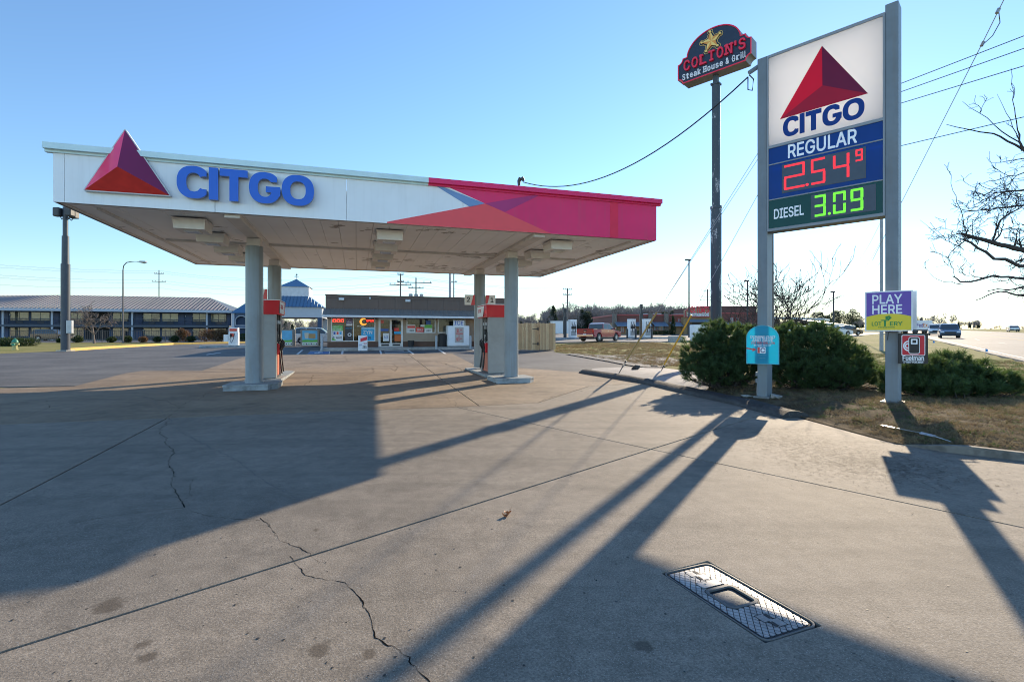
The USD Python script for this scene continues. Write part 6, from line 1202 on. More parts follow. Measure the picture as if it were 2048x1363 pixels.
# arched entrance front
ea0, ea1 = rs(1370, 640, -1.5)[0], rs(1423.5, 640, -1.5)[0]; ez0, ez1, ez2 = rs(1390, 634, -1.5)[1], rs(1371, 620.5, -1.5)[1], rs(1397, 613.5, -1.5)[1]; em = (ea0+ea1)/2; eR = ((ea1-ea0)**2/4+(ez2-ez1)**2)/(2*(ez2-ez1))
arcs = sg.Point(em, ez2-eR).buffer(eR, quad_segs=64).intersection(sg.box(ea0, ez1, ea1, 99)).union(sg.box(ea0, ez0, ea1, ez1+.01))
obj('arch_front', MB().poly(arcs, .4, XZ(-1.0)), wood_s, rest); obj('arch_trim', MB().poly(arcs.difference(arcs.buffer(-.16)), .1, XZ(-1.402)), trimr, rest)
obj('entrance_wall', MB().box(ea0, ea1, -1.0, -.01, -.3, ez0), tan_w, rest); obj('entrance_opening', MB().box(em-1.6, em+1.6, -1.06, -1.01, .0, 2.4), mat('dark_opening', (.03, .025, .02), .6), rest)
for x in (ea0+.5, em-1.9, em+1.9, ea1-.5): obj('porch_post', MB().box(x-.14, x+.14, -2.6, -2.3, -.2, rs(1390, 643)[1]-.1), mat('porch_wood', (.10, .055, .03), .7), rest)
obj('arch_lettering', text("COLTON'S", 1.0, True, .06, (ea1-ea0)*.78, M=XZ(-1.42), x=em, z=ez1-.35), nred, rest); obj('arch_lettering', text('Steak House & Grill', .62, True, .06, (ea1-ea0)*.80, M=XZ(-1.42), x=em, z=ez0+.15), white_n, rest)
for u, v in ((1303, 627), (1365, 628)): q = rs(u, v, 5); obj('roof_vent', MB().box(q[0]-1.6, q[0]+1.6, 4.5, 6.5, zr, q[1]), mat('vent_grey', (.35, .36, .37), .5), rest)
for k, u in enumerate((1346, 1310)):
    c = Gx(u, RY-2.5); leaf_blob('conifer_shrub' if k == 0 else 'low_planting', 'narrow conical evergreen by the steak house wall' if k == 0 else 'low evergreen planting below the steak house window', c[:2], [(0, 0, .6, .5, .5, .8), (0, 0, 1.5, .35, .35, .9), (0, 0, 2.4, .18, .18, .7)] if k == 0 else [(x, 0, .3, .6, .5, .45) for x in np.arange(-2.5, 2.6, .6)], 90+k, 1800, .09, hedge_m)
wc = P(1418, 668, 60); wb = thing('white_trailer', 'tall white box cabinet standing on the verge before the steak house', 'cabinet', Gx(1397, 50), .05); obj('box', MB().box(-.66, .66, -.6, .6, .1, 1.62, .03), fz, wb); obj('door_seam', MB().box(.1, .12, -.606, -.601, .15, 1.58), gal, wb); obj('base', MB().box(-.6, .6, -.55, .55, -.1, .12), gal, wb)
ub = thing('utility_box', 'squat green utility box beside the white cabinet', 'utility box', Gx(1402, 44), .05); obj('box', MB().box(-.32, .32, -.3, .3, 0, .5, .02), mat('utility_green', (.03, .05, .04), .5), ub); obj('lid', MB().box(-.35, .35, -.33, .33, .5, .55), _m['utility_green'], ub)
cb = thing('concrete_block', 'low grey concrete block beside the yellow guard', 'block', Gx(1351, 47), .05); obj('block', MB().box(-.62, .62, -.3, .3, -.05, .55, .04), apronm, cb)
# neighbouring pumps
nd0 = None
def ndisp(u, Y, lab):
    c = Gx(u, Y); t = thing('neighbour_dispenser', lab, 'fuel dispenser', (c[0], c[1], c[2]+.15), .35, 'white fuel dispensers at the neighbouring station')
    obj('cabinet', MB().box(-.42, .42, -.28, .28, 0, 1.95, .03), dwh, t); obj('grey_panel', MB().box(-.32, .32, -.30, -.281, .25, .75), dg, t); obj('screen', MB().box(-.3, .3, -.30, -.281, 1.0, 1.3), scr, t); obj('top_band', MB().box(-.43, .43, -.29, .29, 1.95, 2.1, .02), dwh, t)
    for x in (-.2, .12): obj('hose', MB().tube([(x, -.28, 1.8), (x-.05, -.45, 1.2), (x+.05, -.42, .6), (x+.15, -.40, 1.2), (x+.1, -.3, 1.5)], .03, 5), black, t)
    return t
ndisp(1145, 58, 'white fuel dispenser left of the red pickup'); ndisp(1263, 58, 'white fuel dispenser right of the red pickup, hoses showing'); ndisp(1293, 57, 'plain sided fuel dispenser nearest the steak house arch')
for u, lab, w_ in ((1150, 'long concrete pump island left of the red pickup', 2.6), (1278, 'long concrete pump island right of the red pickup', 3.6)):
    ik = thing('neighbour_island', lab, 'island', Gx(u, 57.5), .1); obj('slab', MB().poly(sg.box(-w_, -.5, w_, .5).buffer(.3), .3, T4([0, 0, -.13])), padside, ik)
nb0 = None
for u, lab in ((1254.5, 'short dark bollard left of the middle neighbour dispenser'), (1271.5, 'short dark bollard right of the middle neighbour dispenser'), (1303.5, 'short dark bollard at the right island end')):
    c = Gx(u, 56)
    if nb0 is None: nb0 = thing('dark_bollard', lab, 'bollard', c, 0, 'dark bollards at the neighbouring pumps'); obj('post', MB().tube([(0, 0, 0), (0, 0, 1.1)], .11, 10), darkm, nb0); obj('cap', MB().tube([(0, 0, 1.1), (0, 0, 1.17)], [.11, .04], 10), darkm, nb0)
    else: dup(nb0, c, 0, lab)
for u, vt, lab in ((1130, 617, 'dark canopy post left of the red pickup'), (1282.5, 608, 'dark canopy post between the neighbour dispensers')):
    c = Gx(u, 57.6); t = thing('pump_post', lab, 'post', (c[0], c[1], c[2]+.15), 0, 'dark posts at the neighbouring pumps'); H = P(u, vt, 57.6)[2]-c[2]-.15; obj('lower_post', MB().box(-.17, .17, -.17, .17, 0, H*.72), darkm, t); obj('upper_post', MB().box(-.09, .09, -.09, .09, H*.72, H*.88), darkm, t); obj('head', MB().box(-.15, .15, -.15, .15, H*.88, H), darkm, t)
wl2 = thing('low_white_building', 'low white shed wall beyond the wooden enclosure', 'building', Gx(1128, 95), .1); obj('wall', MB().box(-1.9, 1.7, 0, 4, 0, 2.3), dwh, wl2); obj('roof', MB().box(-2.0, 1.8, -.1, 4.1, 2.3, 2.45), gal, wl2)
# long white roofed walkway at right
lrf = Frame(P(1640, 650, 120)[0], 120, gz(P(1640, 650, 120)[0], 120), math.radians(48)); lb = thing('long_shelter', 'long low shelter with a pale sloping roof behind the parked cars', 'shelter', lrf.loc(), lrf.a)
zA_, = [lrf.sz(1645, 640)[1]]; obj('roof', MB().hull([(x, y, z) for x in (0, 46) for y, z in ((-1, zA_-.7), (-1, zA_-1.1), (7, zA_+.6), (7, zA_+.2))]), mat('shelter_roof', (.45, .47, .48), .4, .2), lb); obj('front_roof', MB().hull([(x, y, z) for x in (-6, -.01) for y, z in ((-2, zA_+.2), (-2, zA_-.3), (9, zA_+.8), (9, zA_+.4))]), _m['shelter_roof'], lb)
for x in np.arange(0, 46, 3.2): obj('bay_post', MB().box(x-.3, x+.3, 0, .6, 0, zA_-1.0), tan_w, lb)
obj('rear_wall', MB().box(-6, 46, 6, 6.3, 0, zA_-.3), mat('shelter_dark', (.06, .05, .045), .8), lb)

# ================================================================== vehicles
tyre = mat('tyre', (.015, .015, .016), .75); rim = mat('rim', (.45, .46, .48), .3, .8); cglass = mat('car_glass', (.025, .03, .035), .05, spec=.7); chrome = mat('chrome', (.6, .6, .6), .15, 1.0); tail = mat('tail_light', (.45, .01, .01), .15, coat=.5); head = mat('head_light', (.6, .62, .65), .1); plas = mat('car_plastic', (.025, .026, .028), .6)
def vehicle(name, lab, loc, rot, paint, kind='suv', group=None, cat='car'):
    t = thing(name, lab, cat, loc, rot, group)
    if kind == 'suv': L, W, H, gc = 4.7, 1.86, 1.70, .24; low_ = [(-2.35, .42), (-2.33, .95), (-2.25, 1.02), (.75, 1.02), (1.1, 1.0), (2.05, .88), (2.3, .78), (2.35, .45), (2.25, .28), (-2.25, .28)]; cab_ = [(-2.25, 1.0), (-1.95, 1.62), (-1.6, 1.69), (.0, 1.69), (.35, 1.62), (1.15, .99)]; wx = (-1.38, 1.42); wr = .36
    elif kind == 'sedan': L, W, H, gc = 4.8, 1.84, 1.46, .2; low_ = [(-2.4, .45), (-2.38, .90), (-2.2, .96), (.9, .94), (2.1, .80), (2.36, .68), (2.4, .42), (2.3, .24), (-2.3, .24)]; cab_ = [(-2.0, .94), (-1.3, 1.40), (-.9, 1.46), (.05, 1.45), (1.2, .92)]; wx = (-1.38, 1.45); wr = .33
    else: L, W, H, gc = 5.35, 1.86, 1.76, .38; low_ = [(-2.6, .62), (-2.62, 1.10), (-2.55, 1.16), (-.72, 1.16), (.95, 1.12), (1.35, 1.10), (2.35, 1.0), (2.6, .88), (2.65, .55), (2.5, .42), (-2.5, .42)]; cab_ = [(-.74, 1.12), (-.66, 1.70), (-.3, 1.76), (.55, 1.75), (1.45, 1.08)]; wx = (-1.62, 1.68); wr = .39
    lp_ = sg.Polygon(low_).buffer(.05).buffer(-.05)
    for x in wx: lp_ = lp_.difference(sg.Point(x, wr).buffer(wr+.06))
    m = MB()
    for d, ins in ((W, .035), (W-.10, 0)): m.poly(lp_.buffer(-ins), d, np.array([[1, 0, 0, 0], [0, 0, -1, d/2], [0, 1, 0, 0], [0, 0, 0, 1.0]]))
    if kind == 'pickup':
        m2 = trimesh.Trimesh(*m.mesh()); m.add(trimesh.creation.box((.06, W-.12, .06), T4([-2.58, 0, 1.19])))
    obj('body', m, paint, t)
    zb, zt = min(z for _, z in cab_), max(z for _, z in cab_)
    def tap(mb, k=.13):
        for v in mb.v: v[:, 1] *= 1-k*np.clip((v[:, 2]-zb)/(zt-zb), 0, 1)
        return mb
    Mx = lambda d, o: np.array([[1, 0, 0, 0], [0, 0, -1, o], [0, 1, 0, 0], [0, 0, 0, 1.0]])
    cp = sg.Polygon(cab_); wc_ = W-.12
    obj('cabin', tap(MB().poly(cp, wc_, Mx(wc_, wc_/2))), paint, t)
    gw_ = cp.buffer(-.07).intersection(sg.box(-9, zb+.05, 9, 9)); x0_, _, x1_, _ = gw_.bounds
    pill = [x0_+(x1_-x0_)*f for f in ((.36, .66) if kind == 'suv' else (.48,) if kind == 'sedan' else (.42,))]
    for p_ in pill: gw_ = gw_.difference(sg.box(p_-.035, 0, p_+.035, 9))
    for s in (-1, 1):
        for q in getattr(gw_, 'geoms', [gw_]): obj('side_window', tap(MB().poly(q, .012, Mx(.012, s*(wc_/2+.0045)+.006))), cglass, t)
    def slope(a, b, out, nm):
        (xa, za), (xb, zb_2) = a, b; d = np.array([xb-xa, zb_2-za]); nn = np.array([-d[1], d[0]])/np.linalg.norm(d)*out; pts = []
        for f, yy in ((.06, .90), (.92, .90)):
            q = np.array(a)+d*f
            for s in (-1, 1): pts += [(q[0]+nn[0]*.004, s*(wc_/2-.07)*yy/.9, q[1]+nn[1]*.004), (q[0]+nn[0]*.012, s*(wc_/2-.07)*yy/.9, q[1]+nn[1]*.012)]
        obj(nm, tap(MB().hull(pts)), cglass, t)
    slope(cab_[-1], cab_[-2], -1, 'windscreen'); slope(cab_[0], cab_[1], 1, 'rear_window')
    for x in wx:
        for s in (-1, 1):
            w_ = obj('wheel', MB().tube([(x, s*(W/2-.22), wr), (x, s*(W/2-.20), wr), (x, s*(W/2-.03), wr), (x, s*(W/2-.01), wr)], [wr*.9, wr, wr, wr*.9], 18), tyre, t)
            rm_ = MB().tube([(x, s*(W/2-.02), wr), (x, s*(W/2+.001), wr)], wr*.30, 10)
            for k in range(6): th = k*math.pi/3; c_, s_ = math.cos(th), math.sin(th); rm_.hull([(x+c_*r_-s_*e, s*(W/2-.004)+dy, wr+s_*r_+c_*e) for r_ in (.05, wr*.66) for e in (-.035, .035) for dy in (-.012, .006)])
            obj('rim', rm_, rim, w_); obj('hub_shadow', MB().tube([(x, s*(W/2-.03), wr), (x, s*(W/2-.006), wr)], wr*.68, 14), plas, w_)
    f_, r_ = max(x for x, _ in low_), min(x for x, _ in low_)
    zbm = .48 if kind != 'pickup' else .60
    for x, nm in ((f_, 'front_bumper'), (r_, 'rear_bumper')): obj(nm, MB().box(x-.12 if x > 0 else x-.10, x+.06 if x > 0 else x+.1, -W/2+.06, W/2-.06, zbm-.12, zbm+.08, .03), chrome if (kind == 'pickup' and x < 0) else plas, t)
    zl_ = .78 if kind != 'pickup' else .95
    for s in (-1, 1):
        obj('tail_light', MB().box(r_-.02, r_+.10, s*(W/2-.20), s*(W/2-.02), zl_-.08, zl_+(.16 if kind != 'sedan' else .08), .01), tail, t); obj('headlight', MB().box(f_-.28, f_-.03, s*(W/2-.38), s*(W/2-.045), zl_-.16, zl_-.02, .02), head, t)
        mxp = cab_[-1][0]-.38; obj('mirror', MB().box(mxp, mxp+.14, s*(W/2-.04), s*(W/2+.17), zb+.06, zb+.2, .03), paint if kind != 'sedan' else plas, t)
        for p_ in pill: obj('door_handle', MB().box(p_-.22, p_-.04, s*(W/2-.002), s*(W/2+.022), zb-.14, zb-.10), chrome if kind == 'pickup' else plas, t)
        for p_ in pill: obj('door_gap', MB().box(p_-.006, p_+.006, s*(W/2-.01), s*(W/2+.0015), .5, zb-.04), plas, t)
    obj('grille', MB().box(f_-.03, f_+.03, -.5, .5, zl_-.28, zl_-.06, .01), plas, t); obj('plate', MB().box(r_-.115, r_-.10, -.16, .16, zbm+.0, zbm+.13), dwh, t); obj('underbody', MB().box(r_+.2, f_-.2, -W/2+.1, W/2-.1, .22, .40), plas, t)
    if kind == 'pickup':
        obj('bed_floor', MB().box(-2.52, -.78, -W/2+.14, W/2-.14, 1.161, 1.170), plas, t); obj('bed_rail', MB().box(-2.55, -.76, W/2-.15, W/2-.07, 1.162, 1.20, .01).box(-2.55, -.76, -W/2+.07, -W/2+.15, 1.162, 1.20, .01), plas, t); obj('tailgate', MB().box(r_-.025, r_+.03, -W/2+.20, W/2-.20, .70, 1.14, .02), paint, t); obj('tailgate_handle', MB().box(r_-.035, r_-.02, -.16, .16, .98, 1.08), plas, t); obj('tailgate_emblem', MB().poly(sg.Point(0, 0).buffer(.06), .01, np.array([[0, 0, -1, r_-.035], [1, 0, 0, 0], [0, 1, 0, .92], [0, 0, 0, 1.0]])), chrome, t)
    if kind == 'suv': obj('roof_rail', MB().box(-1.6, .0, .58, .61, 1.70, 1.735).box(-1.6, .0, -.61, -.58, 1.70, 1.735), plas, t)
    return t
redp = mat('paint_red', (.22, .004, .014), .2, var=.04, coat=1.0); whp = mat('paint_white', (.62, .64, .66), .25, var=.03, coat=.8); slvp = mat('paint_silver', (.42, .44, .46), .25, .3, coat=.8); blkp = mat('paint_black', (.012, .012, .014), .2, coat=1.0); blup = mat('paint_slate_blue', (.05, .085, .14), .22, .2, coat=1.0)
def at(u, Y, dz=.03): c = Gx(u, Y); return (c[0], c[1], c[2]+dz)
vehicle('red_pickup', 'shiny red pickup truck parked beyond the grass bank', at(1199, 48.6), math.radians(50), redp, 'pickup', cat='pickup truck')
vehicle('white_minivan', 'white people carrier parked beside the picture freezers', at(636, 50), math.radians(17), slvp, 'suv', cat='car')
vehicle('grey_car', 'grey car standing behind the white people carrier', at(660, 60), math.radians(17), slvp, 'sedan')
vehicle('black_suv', 'black sport utility car parked behind the motel fence', at(106, 75), math.radians(15), blkp, 'suv')
for u, Y, a, lab, p_, k in ((1615, 60, 20, 'silver hatchback nearest of the parked cars behind the pines', slvp, 'sedan'), (1650, 62, 20, 'white sport utility car second in the row behind the pines', whp, 'suv'), (1668, 70, 15, 'white saloon third in the parked row', whp, 'sedan'), (1690, 74, 15, 'dark saloon at the right end of the parked row', blkp, 'sedan')): vehicle('parked_car', lab, at(u, Y), math.radians(a), p_, k, 'cars parked beyond the pines')
vehicle('slate_blue_car', 'slate blue crossover driving towards us on the highway', at(1898, 60), math.radians(180+52), blup, 'suv'); vehicle('white_car', 'white car following the slate blue crossover', at(1872, 76), math.radians(180+52), whp, 'suv'); vehicle('far_silver_car', 'tiny silver car far across the highway at the right edge', at(2026, 120), math.radians(52), slvp, 'sedan')
fx = at(1838, 88); fd = thing('parcel_trailer', 'white parcel delivery trailer half hidden behind the lottery sign', 'trailer', fx, math.radians(5)); obj('box', MB().box(-2.6, 1.4, -1.2, 1.2, .5, 2.3, .05), whp, fd); obj('cab', MB().hull([(1.4, y, z) for y in (-1.0, 1.0) for z in (.5, 2.0)]+[(2.2, y, 1.5) for y in (-.95, .95)]+[(2.9, y, z) for y in (-.9, .9) for z in (.5, 1.1)]), whp, fd); obj('lettering', text('Fed', .62, True, .01, 1.2, M=XZ(-1.202), x=-1.0, z=1.2), mat('parcel_purple', (.08, .02, .2), .4), fd); obj('lettering', text('Ex', .62, True, .01, .8, M=XZ(-1.202), x=.05, z=1.2), mat('parcel_orange', (.6, .15, .01), .4), fd)
for x in (-1.7, 2.0):
    for s in (-1, 1): obj('wheel', MB().tube([(x, s*.85, .42), (x, s*1.15, .42)], .42, 14), tyre, fd)

# ================================================================== far trees
def crown_pine(name, lab, u, Y, vtop, seed, wide=.32, group='evergreens on the skyline'):
    c = Gx(u, Y); H = max(P(u, vtop, Y)[2]-c[2], 3); r = np.random.default_rng(seed); lob = [(r.normal(0, wide*H*.36), r.normal(0, wide*H*.3), H*z, H*r.uniform(.13, .22), H*r.uniform(.13, .2), H*r.uniform(.10, .15)) for z in (.38, .45, .5, .55, .6, .64, .7, .74, .8)]+[(r.normal(0, .06*H), 0, H*.88, H*.15, H*.15, H*.10)]
    return leaf_blob(name, lab, c[:2], lob, seed, 3200, max(.14, H*.017), cedar_m, 'tree', group, (H*.85, H*.02))
for k, (u, Y, vt, w_) in enumerate(((1172, 120, 620, .42), (1226, 125, 617, .34), (1257, 125, 619, .40), (1328, 120, 622, .3), (1668, 150, 619, .5), (1705, 150, 616, .5), (1640, 140, 622, .5))):
    crown_pine('evergreen_tree', ['round headed evergreen in the far wood left of the red pickup', 'evergreen in the far wood above the red pickup', 'evergreen above the left end of the steak house', 'evergreen peeping over the steak house roof', 'broad evergreen behind the long shelter', 'evergreen with stepped top right of the parking light', 'evergreen clump behind the parked cars'][k], u, Y, vt, 200+k, w_)
for k, (u, Y, vt) in enumerate(((1862, 170, 623), (1880, 175, 620), (1905, 180, 621), (1842, 170, 626), (1948, 200, 636))):
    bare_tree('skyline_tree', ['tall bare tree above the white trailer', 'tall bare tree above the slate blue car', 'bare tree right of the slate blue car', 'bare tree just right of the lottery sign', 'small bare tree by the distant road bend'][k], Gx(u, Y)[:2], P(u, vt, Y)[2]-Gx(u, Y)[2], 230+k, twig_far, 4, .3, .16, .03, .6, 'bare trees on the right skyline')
# far woods: bare trees and evergreens by the hundred, one mass
protos = UsdGeom.PointInstancer.Define(stage, '/World/distant_wood'); pr = protos.GetPrim(); tag(pr, 'grey brown winter wood with dark evergreens along the skyline', 'wood', kind='stuff')
pnames = []
for k in range(5):
    r = np.random.default_rng(300+k); segs = [(np.array([(0, 0, -1), (0, 0, 3.5), (.1, 0, 5)]), np.array([.18, .15, .12]), 9)]
    for j in range(6): th = j*1.05+r.uniform(0, .6); branches(r, (0, 0, 2.2+j*.5), (math.cos(th)*.55, math.sin(th)*.55, 1), r.uniform(3.2, 4.6), .09, 3, segs, .7, .5, .042, (2, 4), .16)
    m = MB()
    for pts, rad, d in segs: m.tube(pts, rad, 3, cap=False)
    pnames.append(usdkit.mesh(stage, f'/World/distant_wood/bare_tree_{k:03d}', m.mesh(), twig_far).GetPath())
for k in range(2):
    r = np.random.default_rng(320+k); n = 900; z = r.uniform(.18, 1, n); d = r.normal(0, 1, (n, 3)); d /= np.linalg.norm(d, axis=1, keepdims=True); p = np.column_stack([d[:, 0]*(1.1-z)*3.2*r.uniform(.4, 1, n), d[:, 1]*(1.1-z)*3.2*r.uniform(.4, 1, n), z*9]); a = r.normal(0, .34, (n, 3)); b = r.normal(0, .26, (n, 3)); V = np.stack([p-a, p+b, p+a, p-b], 1); i = np.arange(n)*4
    pnames.append(usdkit.mesh(stage, f'/World/distant_wood/evergreen_{k:03d}', (V.reshape(-1, 3), np.vstack([np.stack([i, i+1, i+2], 1), np.stack([i, i+2, i+3], 1)])), cedar_m).GetPath())
pos, idx, sc, ori = [], [], [], []
wr_ = np.random.default_rng(340)
def wood(u0, u1, Y0_, Y1_, n, vt, ever=.15):
    for _ in range(n):
        u, Y = wr_.uniform(u0, u1), wr_.uniform(Y0_, Y1_); c = Gx(u, Y); H = (P(u, vt+wr_.uniform(0, 14), Y)[2]-c[2]); H = max(H, 3.0); pos.append(Gf.Vec3f(*map(float, c))); k = int(wr_.integers(5)) if wr_.random() > ever else 5+int(wr_.integers(2)); idx.append(k); s = H/9.3*wr_.uniform(.8, 1.1); sc.append(Gf.Vec3f(s*.9, s*.9, s)); a = wr_.uniform(0, 6.28); ori.append(Gf.Quath(math.cos(a/2), 0, 0, math.sin(a/2)))
wood(1015, 1370, 118, 165, 260, 632, .06); wood(1090, 1365, 118, 150, 240, 616, .10); wood(500, 1030, 140, 200, 220, 636, .2); wood(-400, 500, 150, 220, 90, 634, .15); wood(1340, 1720, 170, 240, 220, 634, .4); wood(1700, 1850, 190, 260, 60, 634, .3); wood(1850, 1960, 200, 280, 30, 640, .2); wood(1960, 2600, 320, 480, 110, 652, .3); wood(-900, -400, 160, 220, 60, 636, .2); wood(620, 1000, 120, 135, 60, 640, .3)
protos.CreatePrototypesRel().SetTargets(pnames); protos.CreatePositionsAttr(pos); protos.CreateProtoIndicesAttr(idx); protos.CreateScalesAttr(sc); protos.CreateOrientationsAttr(ori)

if HAZE:
    hzm = usdkit.material(stage, '/World/Looks/haze', {'v': ('principled_volume', {'color': (.92, .94, .97), 'density': HAZE, 'anisotropy': .55})}, [], volume='v.volume')
    tag(obj('haze', MB().box(-2700, 2700, -600, 3200, float(hz.min())-1.0, 24.0), hzm), kind='stuff')
# ================================================================== grass and small things
def grass_protos(path, cols):
    out = []
    for k, (col, n, h) in enumerate(cols):
        r = np.random.default_rng(400+k+len(path)); b = np.column_stack([r.normal(0, .055, (n, 2)), np.zeros(n)-.01]); d = np.column_stack([r.normal(0, .75, (n, 2)), np.ones(n)]); d /= np.linalg.norm(d, axis=1, keepdims=True); L = h*r.uniform(.5, 1.3, n)[:, None]; a = np.cross(d, r.normal(0, 1, (n, 3))); a /= np.linalg.norm(a, axis=1, keepdims=True); a *= .0028
        bend = np.column_stack([d[:, :2]*L*.35, -.12*L[:, 0]]); V = np.stack([b-a, b+a, b+d*L*.6+a*.8, b+d*L*.6-a*.8, b+d*L+bend], 1); i = np.arange(n)*5
        F = np.vstack([np.stack([i, i+1, i+2], 1), np.stack([i, i+2, i+3], 1), np.stack([i+3, i+2, i+4], 1)]); out.append(usdkit.mesh(stage, f'{path}/tuft_{k:03d}', (V.reshape(-1, 3), F), col).GetPath())
    return out
straw = translucent('grass_straw', (.27, .205, .11), .3, .7, .2); straw2 = translucent('grass_brown', (.16, .105, .06), .3, .7, .2); gg = translucent('grass_green', (.085, .145, .03), .35, .6, .2)
gi = UsdGeom.PointInstancer.Define(stage, '/World/winter_grass'); tag(gi.GetPrim(), 'dry straw coloured winter grass round the sign bed and verge', 'grass', kind='stuff')
gp_ = grass_protos('/World/winter_grass', [(straw, 34, .09), (straw2, 30, .06), (gg, 30, .06), (straw, 24, .13)])
pos, idx, sc, ori = [], [], [], []; gr = np.random.default_rng(410)
areas = [(sg.Polygon([(5.6, 7.2), (6.3, 6.55), (8.4, 5.6), (11, 7.0), (14, 10.5), (12, 14), (9.5, 11.2), (7.5, 10.4), (5.7, 9.5)]), 5600, .9, (.32, .34, .27, .07)), (sg.Polygon([(9, 14), (14, 10.5), (24, 24), (20, 34), (8, 30)]), 8000, 1.0, (.22, .03, .68, .07)), (sg.Polygon([(2.6, 31), (6, 22), (9, 20), (14, 30), (13, 46), (4, 44)]), 6500, 1.1, (.55, .2, .15, .1)), (sg.Polygon([(5.3, 9.6), (7.6, 10.4), (10.5, 13.5), (7, 17), (4.6, 15.2), (5.1, 12)]), 2600, .8, (.25, .55, .12, .08))]
pv = unary_union([p.buffer(.05) for p in paved])
for pg, n, s0, w_ in areas:
    x0_, y0_, x1_, y1_ = pg.bounds; q = np.column_stack([gr.uniform(x0_, x1_, n*2), gr.uniform(y0_, y1_, n*2)]); q = q[shapely.contains_xy(pg, q[:, 0], q[:, 1]) & ~shapely.contains_xy(pv, q[:, 0], q[:, 1])][:n]
    nz = meshkit.fbm(np.column_stack([q*.7, 0*q[:, 0]]), 3, 9); q = q[gr.random(len(q)) < np.clip((nz-.25)*3, .15, 1)]
    z = g(q[:, 0], q[:, 1])+.01
    for (x, y), zz_ in zip(q, z): pos.append(Gf.Vec3f(float(x), float(y), float(zz_))); idx.append(int(gr.choice(4, p=w_))); s = s0*gr.uniform(.6, 1.5); sc.append(Gf.Vec3f(s, s, s*gr.uniform(.6, 1.2))); a = gr.uniform(0, 6.28); ori.append(Gf.Quath(math.cos(a/2), 0, 0, math.sin(a/2)))
gi.CreatePrototypesRel().SetTargets(gp_); gi.CreatePositionsAttr(pos); gi.CreateProtoIndicesAttr(idx); gi.CreateScalesAttr(sc); gi.CreateOrientationsAttr(ori)
# leaf litter on the bed
ll = MB(); n = 0
while n < 2200:
    x, y = gr.uniform(4.6, 12), gr.uniform(5.6, 16)
    if not bed.contains(sg.Point(x, y)): continue
    n += 1; s = gr.uniform(.008, .022); c = np.array([x, y, gz(x, y)+.035]); a = gr.normal(0, 1, 3); a[2] *= .4; a *= s/np.linalg.norm(a); b = np.cross(a, [0, 0, 1])*.6+[0, 0, gr.uniform(-.006, .006)]; ll.quad(c-a, c+b, c+a, c-b)
tag(obj('leaf_litter', ll, mat('litter_leaves', (.12, .065, .035), .9, var=.4, scale=50, spec=.1)), 'brown fallen leaf litter covering the mulch under the pines', 'leaves', kind='stuff')
lc_ = Gp(1013, 1031); lfm = mat('dry_leaf', (.30, .10, .035), .6, var=.3, scale=60); lf = thing('fallen_leaf', 'single curled orange brown leaf lying on the concrete', 'leaf', (lc_[0], lc_[1], lc_[2]+.004), .6); m = MB()
for x0_, y0_, th in ((0, 0, .4), (.03, .01, 1.8), (-.02, -.015, 2.9)):
    k = np.linspace(0, 1, 7); prof = .018*np.sin(np.pi*k)**.7; zc_ = .012+.018*np.sin(k*4+th); X_ = (k-.5)*.06; L_ = np.column_stack([x0_+X_*math.cos(th)-prof*math.sin(th), y0_+X_*math.sin(th)+prof*math.cos(th), zc_+.014]); M_ = np.column_stack([x0_+X_*math.cos(th), y0_+X_*math.sin(th), zc_]); R2 = np.column_stack([x0_+X_*math.cos(th)+prof*math.sin(th), y0_+X_*math.sin(th)-prof*math.cos(th), zc_+.016]); i = np.arange(6); m.add(np.vstack([L_, M_, R2]), np.vstack([np.stack([i, i+1, i+8, i+7], 1), np.stack([i+7, i+8, i+15, i+14], 1)]))
obj('blade', m, lfm, lf); obj('stalk', MB().tube([(.03, .01, .02), (.06, .03, .03), (.075, .035, .045)], .0016, 5), lfm, lf)
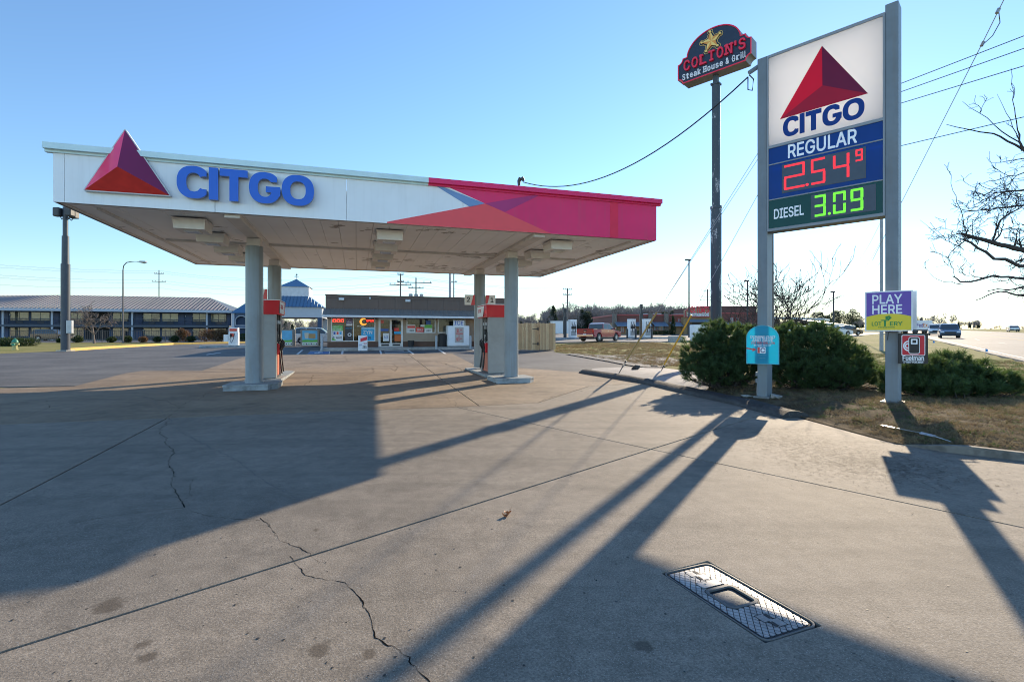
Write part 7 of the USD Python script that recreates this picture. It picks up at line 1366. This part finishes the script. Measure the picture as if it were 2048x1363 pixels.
def rock(u, v, s, lab, m_, seed, flatk=.5):
    r = np.random.default_rng(seed); c = Gp(u, v); h = trimesh.convex.convex_hull(r.normal(0, 1, (26, 3))/1.6*[1, .7, flatk]); h.apply_scale(s); t = thing('stone', lab, 'stone', (c[0], c[1], c[2]+s*flatk*.3), r.uniform(0, 3)); obj('stone', (h.vertices, h.faces), m_, t)
rock(1497, 794, .13, 'pale stone left of the left sign post foot', apronm, 1); rock(1548, 796, .12, 'pale broken stone right of the left sign post foot', apronm, 2); rock(1627, 776, .07, 'small white scrap under the broad pine shrub', fz, 3); rock(1271, 738, .16, 'dark stump like lump on the pale apron edge', asphk, 4, .8); rock(1310, 733, .22, 'low dark flat stone beside the apron', asphk, 5, .3)
ms_ = thing('metal_edging', 'shiny crumpled metal edging strip along the grass corner', 'edging strip', (0, 0, 0), 0); e_ = [np.array(G2(*p)) for p in ((1762, 856), (1790, 862), (1840, 872), (1870, 880), (1900, 890))]; v_, f_ = [], []
gl = mat('shiny_metal', (.7, .7, .7), .22, 1.0)
for k, (a, b) in enumerate(zip(e_[:-1], e_[1:])):
    d = (b-a)/np.linalg.norm(b-a); nn = np.array([-d[1], d[0]])*.018; z0_ = gz(*a)+.05; z1_ = gz(*b)+.05; tl = -.004*k; tl = 0 if k == 0 else (.007 if k % 2 else -.006); obj('strip', MB().hull([(*(a-nn), z0_+tl), (*(a+nn), z0_-tl+.012), (*(b-nn), z1_+tl), (*(b+nn), z1_-tl+.012), (*(a-nn), z0_-.006+tl), (*(b+nn), z1_-.008)]), gl if k == 0 else gal, ms_)
blue_f = translucent('flag_blue', (.02, .35, .75), .4, .4)
for k, (u, v) in enumerate(((1971, 712), (1866, 692))):
    c = Gp(u, v); t = thing('marker_flag', ('small blue marking flag in the verge near the right edge', 'small blue marking flag in the verge below the road car')[k], 'flag', c, 0, 'blue marker flags'); obj('wire', MB().tube([(0, 0, -.05), (0, 0, .42)], .006, 5), gal, t); obj('flag', MB().hull([(0, y, z) for y in (-.002, .002) for z in (.26, .42)]+[(.15, .02+y, z) for y in (-.002, .002) for z in (.25, .38)]), blue_f, t)
